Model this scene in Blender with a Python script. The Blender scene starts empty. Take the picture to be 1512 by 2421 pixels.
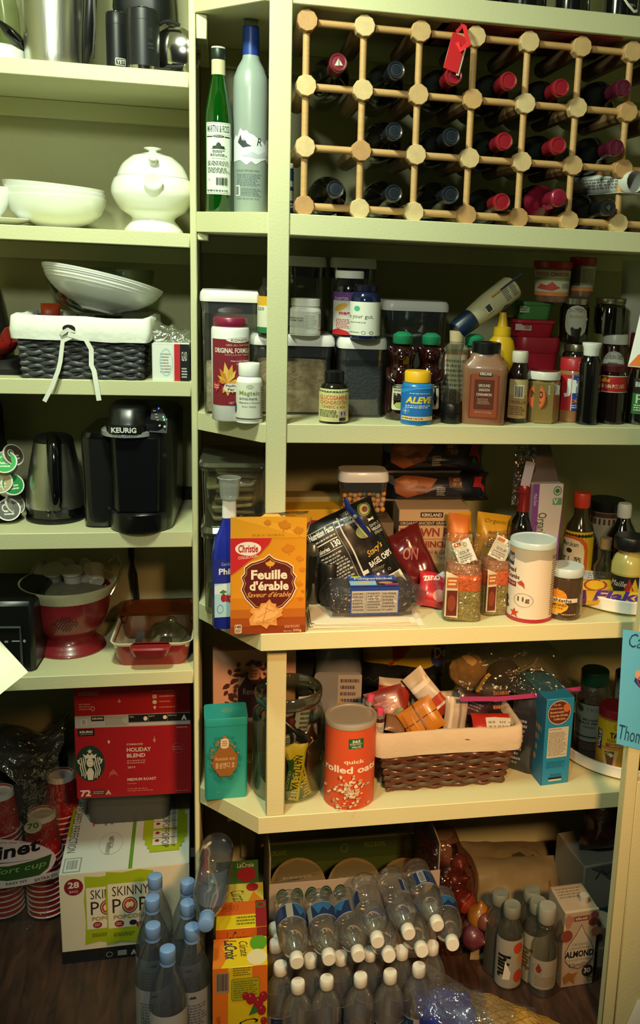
import bpy, bmesh, math, random
from math import sin, cos, pi, radians, atan2, sqrt
from mathutils import Vector, Matrix, noise
SC = bpy.context.scene
COL = SC.collection
# ------------------------------------------------------------------ camera (a cropped phone picture: off-centre principal point -> lens shift)
F, PX, PY, YAW, PITCH, ROLL, D, H = 2289.03, 1008.4, 1122.0, .2121, .2133, .0451, 1.85, 1.62
CAM = Vector((0, -D, H))
_fw = Vector((sin(YAW)*cos(PITCH), cos(YAW)*cos(PITCH), -sin(PITCH)))
_r0 = Vector((cos(YAW), -sin(YAW), 0)); _u0 = _r0.cross(_fw)
_rt = _r0*cos(ROLL) + _u0*sin(ROLL); _up = _u0*cos(ROLL) - _r0*sin(ROLL)
cd = bpy.data.cameras.new('camera'); cam = bpy.data.objects.new('camera', cd); COL.objects.link(cam)
cam.matrix_world = Matrix(((_rt.x, _up.x, -_fw.x, CAM.x), (_rt.y, _up.y, -_fw.y, CAM.y), (_rt.z, _up.z, -_fw.z, CAM.z), (0, 0, 0, 1)))
cd.sensor_fit = 'HORIZONTAL'; cd.sensor_width = 36; cd.lens = 36*F/1512
cd.shift_x = -(PX-756)/1512; cd.shift_y = -(1210.5-PY)/1512; cd.clip_start = .02
SC.camera = cam
# ------------------------------------------------------------------ world, lamps, exposure
w = bpy.data.worlds.new('room_light'); SC.world = w; w.use_nodes = True
w.node_tree.nodes['Background'].inputs[0].default_value = (.92, .95, .85, 1); w.node_tree.nodes['Background'].inputs[1].default_value = .015
def area(name, loc, target, size, power, col, shape='DISK', sy=None):
    l = bpy.data.lights.new(name, 'AREA'); l.shape = shape; l.size = size; l.energy = power; l.color = col
    if sy: l.size_y = sy
    o = bpy.data.objects.new(name, l); COL.objects.link(o); o.location = loc
    o.rotation_euler = (Vector(target)-Vector(loc)).to_track_quat('-Z', 'Y').to_euler()
    return o
area('ceiling_lamp', (-.22, -.52, H+.80), (-.22, -.30, 0), .18, 17, (.86, 1, .72))
def spot(name, loc, target, power, col, deg, blend, r):
    l = bpy.data.lights.new(name, 'SPOT'); l.energy = power; l.color = col; l.spot_size = math.radians(deg); l.spot_blend = blend; l.shadow_soft_size = r
    o = bpy.data.objects.new(name, l); COL.objects.link(o); o.location = loc; o.rotation_euler = (Vector(target)-Vector(loc)).to_track_quat('-Z', 'Y').to_euler()
spot('kitchen_spot_lamp', (.55, -2.0, H+.35), (.42, 0, H-1.02), 240, (1, .54, .21), 37, 1, .12)
area('hall_lamp', (-.25, -1.75, H+.70), (-.15, 0, H-.1), .16, 11, (.92, 1, .79))
SC.view_settings.view_transform = 'Standard'; SC.view_settings.look = 'None'; SC.view_settings.gamma = 1
SC.view_settings.use_curve_mapping = False; SC.view_settings.exposure = .28
SC.cycles.transparent_max_bounces = 40; SC.cycles.max_bounces = 8; SC.cycles.caustics_reflective = False; SC.cycles.caustics_refractive = False
SC.cycles.use_denoising = True
# ------------------------------------------------------------------ pixel -> world (used to measure sizes off the photograph on real planes)
def ray(x, y): return _fw + _rt*((x-PX)/F) - _up*((y-PY)/F)
def atY(x, y, Y):
    r = ray(x, y); return CAM + r*((Y+D)/r.y)
def atZ(x, y, Z):
    r = ray(x, y); return CAM + r*((Z-H)/r.z)
def pj(p):
    v = Vector(p)-CAM; d = v.dot(_fw); return PX+F*v.dot(_rt)/d, PY-F*v.dot(_up)/d
def basepx(x, Y, Z):
    py = 1200
    for _ in range(6): py = pj((atY(x, py, Y).x, Y, Z))[1]
    return py
def fit(x0, x1, yt, Y, Z, rnd=True):
    xc = (x0+x1)/2; pb = basepx(xc, Y, Z); pm = (pb+yt)/2
    a, b, c = atY(x0, pm, Y).x, atY(x1, pm, Y).x, atY(xc, pb, Y).x
    wd = abs(b-a); th = atan2(c, Y+D)
    if rnd: wd *= cos(th)
    return c, wd, atY(xc, yt, Y).z - Z
def face(X, Y): return atan2(-X, Y+D)
# ------------------------------------------------------------------ materials
def lin(h):
    h = h.lstrip('#'); h = h if len(h) == 6 else ''.join(q+q for q in h); c = [int(h[i:i+2], 16)/255 for i in (0, 2, 4)]
    return tuple(x/12.92 if x <= .04045 else ((x+.055)/1.055)**2.4 for x in c)+(1,)
_M = {}
def nn(nt, t, **k):
    n = nt.nodes.new(t)
    for a, b in k.items(): setattr(n, a, b)
    return n
def mat(h, r=.5, m=0.0, var=.10, vs=18, bump=0, bs=200, coat=0, sheen=0, trans=0, stretch=None):
    key = (h, r, m, var, vs, bump, bs, coat, trans, stretch)
    if key in _M: return _M[key]
    a = bpy.data.materials.new('paint_'+h); a.use_nodes = True; nt = a.node_tree; b = nt.nodes['Principled BSDF']
    c = lin(h); b.inputs['Base Color'].default_value = c; b.inputs['Roughness'].default_value = r; b.inputs['Metallic'].default_value = m
    b.inputs['Coat Weight'].default_value = coat
    if var or bump:
        tc = nn(nt, 'ShaderNodeTexCoord'); src = tc.outputs['Object']
        if stretch:
            mp = nn(nt, 'ShaderNodeMapping'); mp.inputs['Scale'].default_value = stretch; nt.links.new(src, mp.inputs[0]); src = mp.outputs[0]
    if var:
        n = nn(nt, 'ShaderNodeTexNoise'); n.inputs['Scale'].default_value = vs; n.inputs['Detail'].default_value = 3
        mx = nn(nt, 'ShaderNodeMix', data_type='RGBA'); nt.links.new(src, n.inputs['Vector']); nt.links.new(n.outputs[0], mx.inputs[0])
        mx.inputs[6].default_value = tuple(x*(1-var*1.4) for x in c[:3])+(1,); mx.inputs[7].default_value = tuple(min(1, x*(1+var*1.4)) for x in c[:3])+(1,)
        nt.links.new(mx.outputs[2], b.inputs['Base Color'])
    if bump:
        n2 = nn(nt, 'ShaderNodeTexNoise'); n2.inputs['Scale'].default_value = bs; n2.inputs['Detail'].default_value = 4
        bp = nn(nt, 'ShaderNodeBump'); bp.inputs['Strength'].default_value = bump; bp.inputs['Distance'].default_value = .004
        nt.links.new(src, n2.inputs['Vector']); nt.links.new(n2.outputs[0], bp.inputs['Height']); nt.links.new(bp.outputs[0], b.inputs['Normal'])
    _M[key] = a; return a
def ink(h, r=.45): return mat(h, r, 0, 0)
def clear(h='ffffff', gl=.06, rough=.04, haze=0, hz='ffffff', bump=0, bs=40, k=.55):
    """thin clear plastic or glass wall: mostly see-through, glossy at grazing angles, a little haze"""
    key = ('clear', h, gl, rough, haze, hz, bump, bs, k)
    if key in _M: return _M[key]
    a = bpy.data.materials.new('clear_'+h); a.use_nodes = True; nt = a.node_tree; nt.nodes.clear()
    t = nn(nt, 'ShaderNodeBsdfTransparent'); t.inputs[0].default_value = lin(h)
    g = nn(nt, 'ShaderNodeBsdfGlossy'); g.inputs['Roughness'].default_value = rough
    lw = nn(nt, 'ShaderNodeLayerWeight'); lw.inputs[0].default_value = .35
    ma = nn(nt, 'ShaderNodeMath', operation='MULTIPLY_ADD'); ma.inputs[1].default_value = k; ma.inputs[2].default_value = gl
    mx = nn(nt, 'ShaderNodeMixShader'); out = nn(nt, 'ShaderNodeOutputMaterial')
    nt.links.new(lw.outputs['Facing'], ma.inputs[0]); nt.links.new(ma.outputs[0], mx.inputs[0])
    ma2 = nn(nt, 'ShaderNodeMath', operation='POWER'); ma2.inputs[1].default_value = 2.0
    nt.links.new(lw.outputs['Facing'], ma2.inputs[0]); nt.links.new(ma2.outputs[0], ma.inputs[0])
    last = t
    if haze:
        df = nn(nt, 'ShaderNodeBsdfDiffuse'); df.inputs[0].default_value = lin(hz); m2 = nn(nt, 'ShaderNodeMixShader'); m2.inputs[0].default_value = haze
        nt.links.new(t.outputs[0], m2.inputs[1]); nt.links.new(df.outputs[0], m2.inputs[2]); last = m2
    nt.links.new(last.outputs[0], mx.inputs[1]); nt.links.new(g.outputs[0], mx.inputs[2]); nt.links.new(mx.outputs[0], out.inputs[0])
    if bump:
        tc = nn(nt, 'ShaderNodeTexCoord'); n2 = nn(nt, 'ShaderNodeTexNoise'); n2.inputs['Scale'].default_value = bs; n2.inputs['Detail'].default_value = 2; n2.inputs['Distortion'].default_value = 1.5
        bp = nn(nt, 'ShaderNodeBump'); bp.inputs['Strength'].default_value = bump; bp.inputs['Distance'].default_value = .02
        nt.links.new(tc.outputs['Object'], n2.inputs['Vector']); nt.links.new(n2.outputs[0], bp.inputs['Height'])
        nt.links.new(bp.outputs[0], g.inputs['Normal'])
    _M[key] = a; return a
def glow(h, s):
    a = bpy.data.materials.new('lamp_'+h); a.use_nodes = True; b = a.node_tree.nodes['Principled BSDF']
    b.inputs['Base Color'].default_value = lin(h); b.inputs['Emission Color'].default_value = lin(h); b.inputs['Emission Strength'].default_value = s; return a
# ------------------------------------------------------------------ geometry
def rring(w, d, r, k):
    r = min(r, w/2, d/2); o = []
    for cx, cy, a0 in ((w/2-r, -d/2+r, -90), (w/2-r, d/2-r, 0), (-w/2+r, d/2-r, 90), (-w/2+r, -d/2+r, 180)):
        for i in range(k+1):
            a = radians(a0+90*i/k); o.append((cx+r*cos(a), cy+r*sin(a)))
    return o
class G:
    def __init__(s): s.v = []; s.f = []; s.mi = []; s.m = []
    def mx(s, m):
        if m not in s.m: s.m.append(m)
        return s.m.index(m)
    def add(s, vs, fs, m, M=None):
        o = len(s.v); i = s.mx(m)
        s.v += [tuple(M@Vector(v)) for v in vs] if M else [tuple(v) for v in vs]
        for f in fs: s.f.append([o+x for x in f]); s.mi.append(i)
        return s
    def rings(s, R, m, M=None, cb=True, ct=True, closed=True):
        n = len(R[0]); vs = [p for r in R for p in r]; fs = []
        for j in range(len(R)-1):
            for i in range(n if closed else n-1):
                a = j*n+i; b = j*n+(i+1) % n; fs.append((a, b, b+n, a+n))
        if cb: fs.append(tuple(range(n-1, -1, -1)))
        if ct: fs.append(tuple((len(R)-1)*n+i for i in range(n)))
        return s.add(vs, fs, m, M)
    def loft(s, secs, m, k=3, M=None, cb=True, ct=True):
        R = []
        for q in secs:
            z, w_, d_, r_ = q[:4]; ox, oy = (q[4], q[5]) if len(q) > 4 else (0, 0)
            R.append([(x+ox, y+oy, z) for x, y in rring(w_, d_, r_, k)])
        return s.rings(R, m, M, cb, ct)
    def lathe(s, prof, m, n=28, M=None, cb=True, ct=True):
        return s.rings([[(max(r, 1e-5)*cos(2*pi*i/n), max(r, 1e-5)*sin(2*pi*i/n), z) for i in range(n)] for z, r in prof], m, M, cb, ct)
    def box(s, c, sz, m, b=.0008, M=None, r=.0008):
        x, y, z = c; w_, d_, h_ = sz; b = min(b, w_/3, d_/3, h_/3)
        T = Matrix.Translation((x, y, z-h_/2)); T = (M@T) if M else T
        if b <= 0: return s.loft([(0, w_, d_, 0), (h_, w_, d_, 0)], m, 1, T)
        return s.loft([(0, w_-2*b, d_-2*b, r), (b, w_, d_, r+b), (h_-b, w_, d_, r+b), (h_, w_-2*b, d_-2*b, r)], m, 1, T)
    def tube(s, pts, r, m, n=8, M=None, closed=False, flat=1):
        P = [Vector(p) for p in pts]; R = []; N = len(P); up = Vector((0.13, .2, 1)).normalized()
        for i, p in enumerate(P):
            t = (P[(i+1) % N]-P[i-1]) if closed else (P[min(i+1, N-1)]-P[max(i-1, 0)])
            t.normalize(); a = t.cross(up)
            if a.length < 1e-3: a = t.cross(Vector((1, 0, 0)))
            a.normalize(); b = a.cross(t); rr = r[i] if isinstance(r, (list, tuple)) else r
            R.append([tuple(p+a*rr*cos(2*pi*j/n)+b*rr*flat*sin(2*pi*j/n)) for j in range(n)])
            up = b
        if closed: return s.rings(R+[R[0]], m, M, False, False)
        return s.rings(R, m, M)
    def grid(s, fn, nu, nv, m, M=None):
        vs = [fn(i/nu, j/nv) for j in range(nv+1) for i in range(nu+1)]
        fs = [(j*(nu+1)+i, j*(nu+1)+i+1, (j+1)*(nu+1)+i+1, (j+1)*(nu+1)+i) for j in range(nv) for i in range(nu)]
        return s.add(vs, fs, m, M)
    def ball(s, c, r, m, n=10, M=None):
        rx, ry, rz = r if isinstance(r, tuple) else (r, r, r)
        R = []
        for j in range(n//2+2):
            a = pi*(j/(n//2+1))*.98+.02; R.append([(c[0]+rx*sin(a)*cos(2*pi*i/n), c[1]+ry*sin(a)*sin(2*pi*i/n), c[2]-rz*cos(a)) for i in range(n)])
        return s.rings(R, m, M)
def mk(name, g, parent=None, ang=38, **props):
    me = bpy.data.meshes.new(name); me.from_pydata(g.v, [], g.f)
    for m in g.m: me.materials.append(m)
    if len(g.m) > 1: me.polygons.foreach_set('material_index', g.mi)
    me.polygons.foreach_set('use_smooth', [True]*len(g.f)); me.update()
    try: me.set_sharp_from_angle(angle=radians(ang))
    except Exception: pass
    o = bpy.data.objects.new(name, me); COL.objects.link(o)
    if parent: o.parent = parent
    for k_, v_ in props.items():
        if v_: o[k_] = v_
    return o
def thing(name, label, cat, loc=(0, 0, 0), rz=0, group=None, rot=None):
    o = bpy.data.objects.new(name, None); COL.objects.link(o); o.location = loc; o.rotation_euler = rot or (0, 0, rz); o.empty_display_size = .02
    o['label'] = label; o['category'] = cat
    if group: o['group'] = group
    return o
def T(x=0, y=0, z=0): return Matrix.Translation((x, y, z))
def RX(a): return Matrix.Rotation(radians(a), 4, 'X')
def RY(a): return Matrix.Rotation(radians(a), 4, 'Y')
def RZ(a): return Matrix.Rotation(radians(a), 4, 'Z')
# ------------------------------------------------------------------ flat print: lettering, marks
_TX = {}
def textmesh(s, bold=0, it=0):
    key = (s, bold, it)
    if key in _TX: return _TX[key]
    c = bpy.data.curves.new('t', 'FONT'); c.body = s; c.resolution_u = 2; c.offset = bold; c.shear = it; c.fill_mode = 'FRONT'
    o = bpy.data.objects.new('t', c); COL.objects.link(o)
    me = bpy.data.meshes.new_from_object(o.evaluated_get(bpy.context.evaluated_depsgraph_get()))
    vs = [(v.co.x, v.co.y) for v in me.vertices]; fs = [tuple(p.vertices) for p in me.polygons]
    bpy.data.objects.remove(o); bpy.data.curves.remove(c); bpy.data.meshes.remove(me)
    if not vs: vs = [(0, 0), (1, 0), (1, 1)]; fs = []
    x0 = min(v[0] for v in vs); x1 = max(v[0] for v in vs); y0 = min(v[1] for v in vs); y1 = max(v[1] for v in vs)
    r = ([((x-x0)/max(1e-6, x1-x0)-.5, (y-y0)/max(1e-6, y1-y0)-.5) for x, y in vs], fs); _TX[key] = r; return r
LEAF = [(0, 1), (.13, .72), (.33, .78), (.28, .45), (.5, .62), (.55, .48), (.95, .42), (.8, .22), (.9, .08), (.5, -.22), (.56, -.4), (.12, -.33), (.05, -.85)]
LEAF = LEAF+[(-x, y) for x, y in reversed(LEAF)]
def decal(name, w_, h_, ops, mp, parent=None, eps=.00035, ustep=None, vstep=None, rnd=random):
    """ops use fractions of the label, y down; mp(u, v, e) carries (u right, v up, e off the surface) onto the thing"""
    g = G(); lay = 0
    for op in ops:
        k = op[0]; lay += 1; e = eps+lay*.00009
        polys = []; opt = op[-1] if isinstance(op[-1], dict) else {}
        if k in 'retRbfs':
            if k == 't': txt, x0, y0, x1, y1, c = op[1:7]
            else: x0, y0, x1, y1, c = op[1:6]
            cx, cy = (x0+x1)/2*w_, (1-(y0+y1)/2)*h_; sx, sy = (x1-x0)*w_, (y1-y0)*h_
        if k == 'r': polys.append(([(-.5, -.5), (.5, -.5), (.5, .5), (-.5, .5)], [(0, 1, 2, 3)]))
        elif k == 'R':
            rr = opt.get('r', .25)*min(sx, sy); P = rring(sx, sy, rr, 3); polys.append(([(x/sx, y/sy) for x, y in P], [tuple(range(len(P)))]))
        elif k == 'e':
            n = opt.get('n', 20); polys.append(([(.5*cos(2*pi*i/n), .5*sin(2*pi*i/n)) for i in range(n)], [tuple(range(n))]))
            if 'ring' in opt:
                q = 1-opt['ring']; polys = [([(.5*cos(2*pi*i/n)*z, .5*sin(2*pi*i/n)*z) for z in (1, q) for i in range(n)], [(i, (i+1) % n, n+(i+1) % n, n+i) for i in range(n)])]
        elif k == 't': polys.append(textmesh(txt, opt.get('b', 0), opt.get('i', 0)))
        elif k == 's':
            P = opt['p']; polys.append(([(x/2, y/2) for x, y in P], [tuple(range(len(P)))]))
        elif k == 'f':
            n = opt.get('n', 4); q = random.Random(int(x0*997+y0*331+n)); vs = []; fs = []
            for i in range(n):
                yy = .5-(i+.5)/n; hh = .26/n; x = -.5; end = .5-q.random()*.25
                while x < end:
                    l = .03+q.random()*.12; a = len(vs); vs += [(x, yy-hh), (min(x+l, .5), yy-hh), (min(x+l, .5), yy+hh), (x, yy+hh)]; fs.append((a, a+1, a+2, a+3)); x += l+.03
            polys.append((vs, fs))
        elif k == 'b':
            q = random.Random(7); vs = []; fs = []; x = -.5
            while x < .48:
                l = .012+q.random()*.035; a = len(vs); vs += [(x, -.5), (min(.5, x+l), -.5), (min(.5, x+l), .5), (x, .5)]; fs.append((a, a+1, a+2, a+3)); x += l+.012+q.random()*.03
            polys.append((vs, fs))
        elif k == 'p':
            P, c = op[1], op[2]; polys.append(([(x, 1-y) for x, y in P], [tuple(range(len(P)))])); cx = cy = 0; sx, sy = w_, h_
        a = radians(opt.get('rot', 0)); m = c if not isinstance(c, str) else ink(c)
        for vs, fs in polys:
            pts = [(x*sx, y*sy) for x, y in vs]
            pts = [(cx+x*cos(a)-y*sin(a), cy+x*sin(a)+y*cos(a)) for x, y in pts]
            if ustep or vstep:
                bm = bmesh.new(); bv = [bm.verts.new((x, y, 0)) for x, y in pts]
                for f in fs:
                    try: bm.faces.new([bv[i] for i in f])
                    except ValueError: pass
                for st, ax in ((ustep, 0), (vstep, 1)):
                    if not st or not pts: continue
                    lo = min(p[ax] for p in pts); hi = max(p[ax] for p in pts); t = math.ceil(lo/st)*st
                    while t < hi:
                        co = [0, 0, 0]; no = [0, 0, 0]; co[ax] = t; no[ax] = 1
                        bmesh.ops.bisect_plane(bm, geom=bm.verts[:]+bm.edges[:]+bm.faces[:], plane_co=co, plane_no=no); t += st
                bm.verts.index_update(); pts = [(v.co.x, v.co.y) for v in bm.verts]; fs = [tuple(v.index for v in f.verts) for f in bm.faces]; bm.free()
            g.add([mp(x, y, e) for x, y in pts], fs, m)
    return mk(name, g, parent)
def planar(o, U, V, N):
    o, U, V, N = map(Vector, (o, U, V, N)); return lambda u, v, e: tuple(o+U*u+V*v+N*e)
def around(Rf, z0, wd, a0=0):
    """wrap on a turned body about local Z, centred on -Y turned by a0"""
    def f(u, v, e):
        z = z0+v; R = Rf(z)+e; Rm = Rf(z0+.5*f.h) if f.h else R; a = (u-wd/2)/Rm+a0; return (R*sin(a), -R*cos(a), z)
    f.h = 0; return f
def interp(P, z):
    if z <= P[0][0]: return P[0][1]
    for (a, b), (c, d) in zip(P, P[1:]):
        if z <= c: return b+(d-b)*((z-a)/max(1e-9, c-a))
    return P[-1][1]
# ------------------------------------------------------------------ makers
def smooth_prof(P, n=3):
    """round a turned profile by Catmull-Rom between its points"""
    o = []
    for i in range(len(P)-1):
        p0 = P[max(0, i-1)]; p1 = P[i]; p2 = P[i+1]; p3 = P[min(len(P)-1, i+2)]
        for j in range(n):
            t = j/n; z = p1[0]+(p2[0]-p1[0])*t
            r = .5*((2*p1[1])+(-p0[1]+p2[1])*t+(2*p0[1]-5*p1[1]+4*p2[1]-p3[1])*t*t+(-p0[1]+3*p1[1]-3*p2[1]+p3[1])*t*t*t); o.append((z, r))
    o.append(P[-1]); return o
def turned(parent, w_, h_, body, bm, parts=(), decals=(), sq=None, dr=1, inner=None, n=28, bodyname='body', k=3):
    """body: [(zf, rf)], parts: (name, [(zf, rf)], material), decals: (name, zf0, zf1, width as fraction of w, ops)"""
    R = w_/2
    def shape(prof, m, s=1, cb=True, ct=True, rnd=False):
        g = G()
        if sq is None or rnd: g.lathe([(z*h_, r*R*s) for z, r in prof], m, n, None, cb, ct)
        else: g.loft([(z*h_, r*w_*s, r*w_*dr*s, min(sq*w_, r*w_/2*s)) for z, r in prof], m, k, None, cb, ct)
        return g
    b = mk(bodyname, shape(body, bm), parent)
    if inner:
        z1, im = inner[:2]; s = .93; P = [(body[0][0]+.012, body[0][1]*.9)]+[(z, r) for z, r in body[1:] if z < z1 and z > body[0][0]+.012]+[(z1, interp(body, z1))]
        mk(inner[2] if len(inner) > 2 else 'contents', shape(P, im, s), parent)
    for q in parts: mk(q[0], shape(q[1], q[2], rnd=len(q) > 3 and q[3]), parent, label=q[4] if len(q) > 4 else None)
    for q in decals:
        nm, z0, z1, wf, ops = q[:5]; a0 = radians(q[5]) if len(q) > 5 else 0; hh = (z1-z0)*h_
        if sq is None:
            Rf = lambda z, P=body: interp(P, z/h_)*R
            wd = wf*w_; mp = around(Rf, z0*h_, wd, a0); mp.h = hh; decal(nm, wd, hh, ops, mp, parent, eps=.0006, ustep=R*.22, vstep=hh/7)
        else:
            wd = wf*w_; dd = interp(body, (z0+z1)/2)*w_*dr/2; M = Matrix.Rotation(a0, 4, 'Z'); dd = dd if not a0 else interp(body, .5)*w_/2
            o = M@Vector((-wd/2, -dd, z0*h_)); decal(nm, wd, hh, ops, planar(o, M@Vector((1, 0, 0)), (0, 0, 1), M@Vector((0, -1, 0))), parent)
    return b
def jar(name, label, cat, bb, Y, Z, body, bm, parts=(), decals=(), sq=None, dr=1, inner=None, group=None, turn=0, n=28, bodyname='body', k=3):
    X, w_, h_ = fit(bb[0], bb[1], bb[2], Y, Z)
    t = thing(name, label, cat, (X, Y, Z), face(X, Y)+radians(turn), group)
    turned(t, w_, h_, body, bm, parts, decals, sq, dr, inner, n, bodyname, k); return t, w_, h_
def carton(name, label, cat, bb, Y, Z, d, m, prints=(), rz=0, group=None, bev=.0012, bodyname='carton', loc=None, size=None, rot=None):
    """a box whose front face stands at Y; prints: (face f/r/l/t, partname, ops)"""
    if loc: X, Y, Z = loc; w_, h_ = size
    else: X, w_, h_ = fit(bb[0], bb[1], bb[2], Y, Z, False)
    t = thing(name, label, cat, (X, Y, Z), radians(rz), group, rot)
    g = G(); g.box((0, d/2, h_/2), (w_, d, h_), m, bev); mk(bodyname, g, t)
    for fc, nm, ops in prints:
        if fc == 'f': a = (w_, h_, planar((-w_/2, 0, 0), (1, 0, 0), (0, 0, 1), (0, -1, 0)))
        elif fc == 'r': a = (d, h_, planar((w_/2, 0, 0), (0, 1, 0), (0, 0, 1), (1, 0, 0)))
        elif fc == 'l': a = (d, h_, planar((-w_/2, d, 0), (0, -1, 0), (0, 0, 1), (-1, 0, 0)))
        elif fc == 't': a = (w_, d, planar((-w_/2, 0, h_), (1, 0, 0), (0, 1, 0), (0, 0, 1)))
        decal(nm, a[0], a[1], ops, a[2], t)
    return t, w_, h_, d
def nz(x, y, z, s, a): return (noise.noise(Vector((x*s, y*s, z*s)))*a)
def pouch(parent, name, w_, h_, th, m, ops=None, seed=0, M=None, wr=.004, pname='print', sag=0, nu=14, nv=16, back=True, p=4, seam=.03, fl=None):
    """a filled film bag, local X right, Z up, front -Y"""
    M = M or Matrix()
    def tk(u, v):
        a = 1-abs(2*u-1)**p; vv = min(1, max(0, (v-seam)/(1-2*seam))); b = 1-abs(2*vv-1)**p
        q = max(0, a)*max(0, b); q = q**.6
        return th/2*q*(1+sag*(.5-v))
    def fr(u, v, e=0, sgn=-1):
        x = (u-.5)*w_*(1-.06*(1-abs(2*v-1)**3)*(abs(2*u-1)**4)); z = v*h_; t = tk(u, v)
        n_ = nz(x+seed*3.1, z, seed, 28, wr)+nz(x, z*.6+seed, seed*2, 70, wr*.5)
        if fl: x += fl[0]*(v**2); 
        return tuple(M@Vector((x+nz(z, seed, 1, 20, wr*.6), sgn*(t+e)+n_*(.35+t/th), z+nz(x, seed, 5, 20, wr*.6))))
    g = G(); g.grid(lambda u, v: fr(u, v), nu, nv, m)
    g.grid(lambda u, v: fr(1-u, v, 0, 1), nu, nv, m)
    o = mk(name, g, parent, 60)
    if ops: decal(pname, w_, h_, ops, lambda u, v, e: fr(u/w_, v/h_, e+.0006), o, ustep=w_/nu, vstep=h_/nv)
    return o
def heap(parent, name, w_, d_, h_, m, seed=0, amp=.01, n=14, M=None, r=.2, stuff=False):
    """a loose filling with a lumpy top"""
    g = G(); R = []
    for j in range(5):
        z = h_*min(1, j/3); s = 1 if j < 4 else .0
        R.append([(x*s, y*s, z+(nz(x, y, seed, 40, amp) if j >= 3 else 0)) for x, y in rring(w_, d_, r*w_, 4)])
    R.insert(4, [(x*.55, y*.55, h_+nz(x, y, seed+1, 40, amp)) for x, y in rring(w_, d_, r*w_, 4)])
    g.rings(R, m, M, True, False); return mk(name, g, parent, 60, kind='stuff' if stuff else None)
def film(parent, name, fn, nu, nv, m, amp=.006, fs=30, seed=0):
    def q(u, v):
        p = Vector(fn(u, v)); d = Vector((nz(p.x, p.y, p.z+seed, fs, amp), nz(p.y+9, p.z, p.x+seed, fs, amp), nz(p.z+5, p.x, p.y+seed, fs, amp)))
        return tuple(p+d)
    g = G(); g.grid(q, nu, nv, m); return mk(name, g, parent, 180)
# ------------------------------------------------------------------ heights (floor = 0, eye = H)
ZR = [H+.4379, H+.0422, H-.3476, H-.7532, H-1.1838]      # undersides of the right shelves
ZRT = [H+.4753, H+.0807, H-.3106, H-.7169, H-1.1448]     # tops
ZL = [H+.3053, H+.0118, H-.2801, H-.5946, H-.8991]
ZLT = [H+.3330, H+.0387, H-.2501, H-.5613, H-.8697]
YL, XP0, XP1, XD0, XD1 = .13875, .0798, .1195, -.0625, -.0500
WL, WR = .45, .46
XC = .0722; WLL = .64; XE = 1.42; XW = -1.0; CE = H+.98
cream = mat('d0cfa4', .42, 0, .03, 6, .10, 260)
cream2 = mat('cccba0', .55, 0, .04, 5, .12, 180)
wallp = mat('aeac85', .7, 0, .04, 4, .15, 160)
def struct(name, g): o = mk(name, g); o['kind'] = 'structure'; return o
def slab(x0, x1, y0, y1, z0, z1, m, b=.0015): g = G(); g.box(((x0+x1)/2, (y0+y1)/2, (z0+z1)/2), (x1-x0, y1-y0, z1-z0), m, b); return g
def woodfloor():
    a = bpy.data.materials.new('dark_wood_floor'); a.use_nodes = True; nt = a.node_tree; b = nt.nodes['Principled BSDF']
    tc = nn(nt, 'ShaderNodeTexCoord'); mp = nn(nt, 'ShaderNodeMapping'); mp.inputs['Scale'].default_value = (9, 1.6, 1); n = nn(nt, 'ShaderNodeTexNoise')
    n.inputs['Scale'].default_value = 6; n.inputs['Detail'].default_value = 8; n.inputs['Distortion'].default_value = .7
    cr = nn(nt, 'ShaderNodeValToRGB'); cr.color_ramp.elements[0].position = .3; cr.color_ramp.elements[0].color = lin('23150f'); cr.color_ramp.elements[1].position = .7; cr.color_ramp.elements[1].color = lin('4a3023')
    nt.links.new(tc.outputs['Object'], mp.inputs[0]); nt.links.new(mp.outputs[0], n.inputs[0]); nt.links.new(n.outputs[0], cr.inputs[0]); nt.links.new(cr.outputs[0], b.inputs['Base Color'])
    b.inputs['Roughness'].default_value = .5; return a
struct('floor', slab(-1.6, 2.0, -3.2, .6, -.04, 0, woodfloor()))
struct('ceiling', slab(-1.6, 2.0, -1.0, .6, CE, CE+.04, mat('e4e2cc', .8)))
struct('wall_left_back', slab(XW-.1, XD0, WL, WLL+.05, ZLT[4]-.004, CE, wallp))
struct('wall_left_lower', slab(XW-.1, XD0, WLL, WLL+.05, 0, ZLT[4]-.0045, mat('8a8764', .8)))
struct('wall_right_back', slab(XD1, XE+.1, WR, WR+.05, 0, CE, wallp))
struct('wall_left', slab(XW-.06, XW, -1.0, WLL, 0, CE, wallp))
struct('wall_right', slab(XE, XE+.05, -1.0, WR, 0, CE, wallp))
g = slab(XD0, XD1, YL, WLL-.001, 0, CE, cream); o = mk('divider_panel', g); o['label'] = 'tall cream painted panel between the narrow left shelves and the right shelves'; o['category'] = 'panel'
grp = 'cream painted pantry shelves'
pos = ['topmost left shelf, with steel pot and black tumblers on it', 'left shelf under the white bowls and tureen', 'left shelf carrying the dark wicker basket with white liner', 'left shelf carrying the kettle and coffee maker', 'left shelf carrying the red colander and red baking dish']
for i in range(5):
    t = thing('pantry_shelf', 'cream painted '+pos[i], 'shelf', (-.5, .3, ZL[i]), 0, grp)
    y0 = YL+(.0 if i else .0)
    g = G(); g.box(((XW+XD0)/2+.5, (y0+WL)/2-.3, (ZLT[i]-ZL[i])/2), (XD0-XW, WL-y0, ZLT[i]-ZL[i]), cream, .0012); mk('board', g, t)
    if i < 4: g = G(); g.box(((XW+XD0)/2+.5, WL-.3-.010, -.0185), (XD0-XW-.002, .018, .036), cream2, .001); mk('back_cleat', g, t)
pos = ['topmost right shelf above the wine rack, wine bottles standing on it', 'right shelf under the wooden wine rack', 'right shelf crowded with vitamin bottles, jars and spices', 'right shelf carrying the orange biscuit box and bread', 'lowest right shelf carrying the oats tin and wicker basket']
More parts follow.
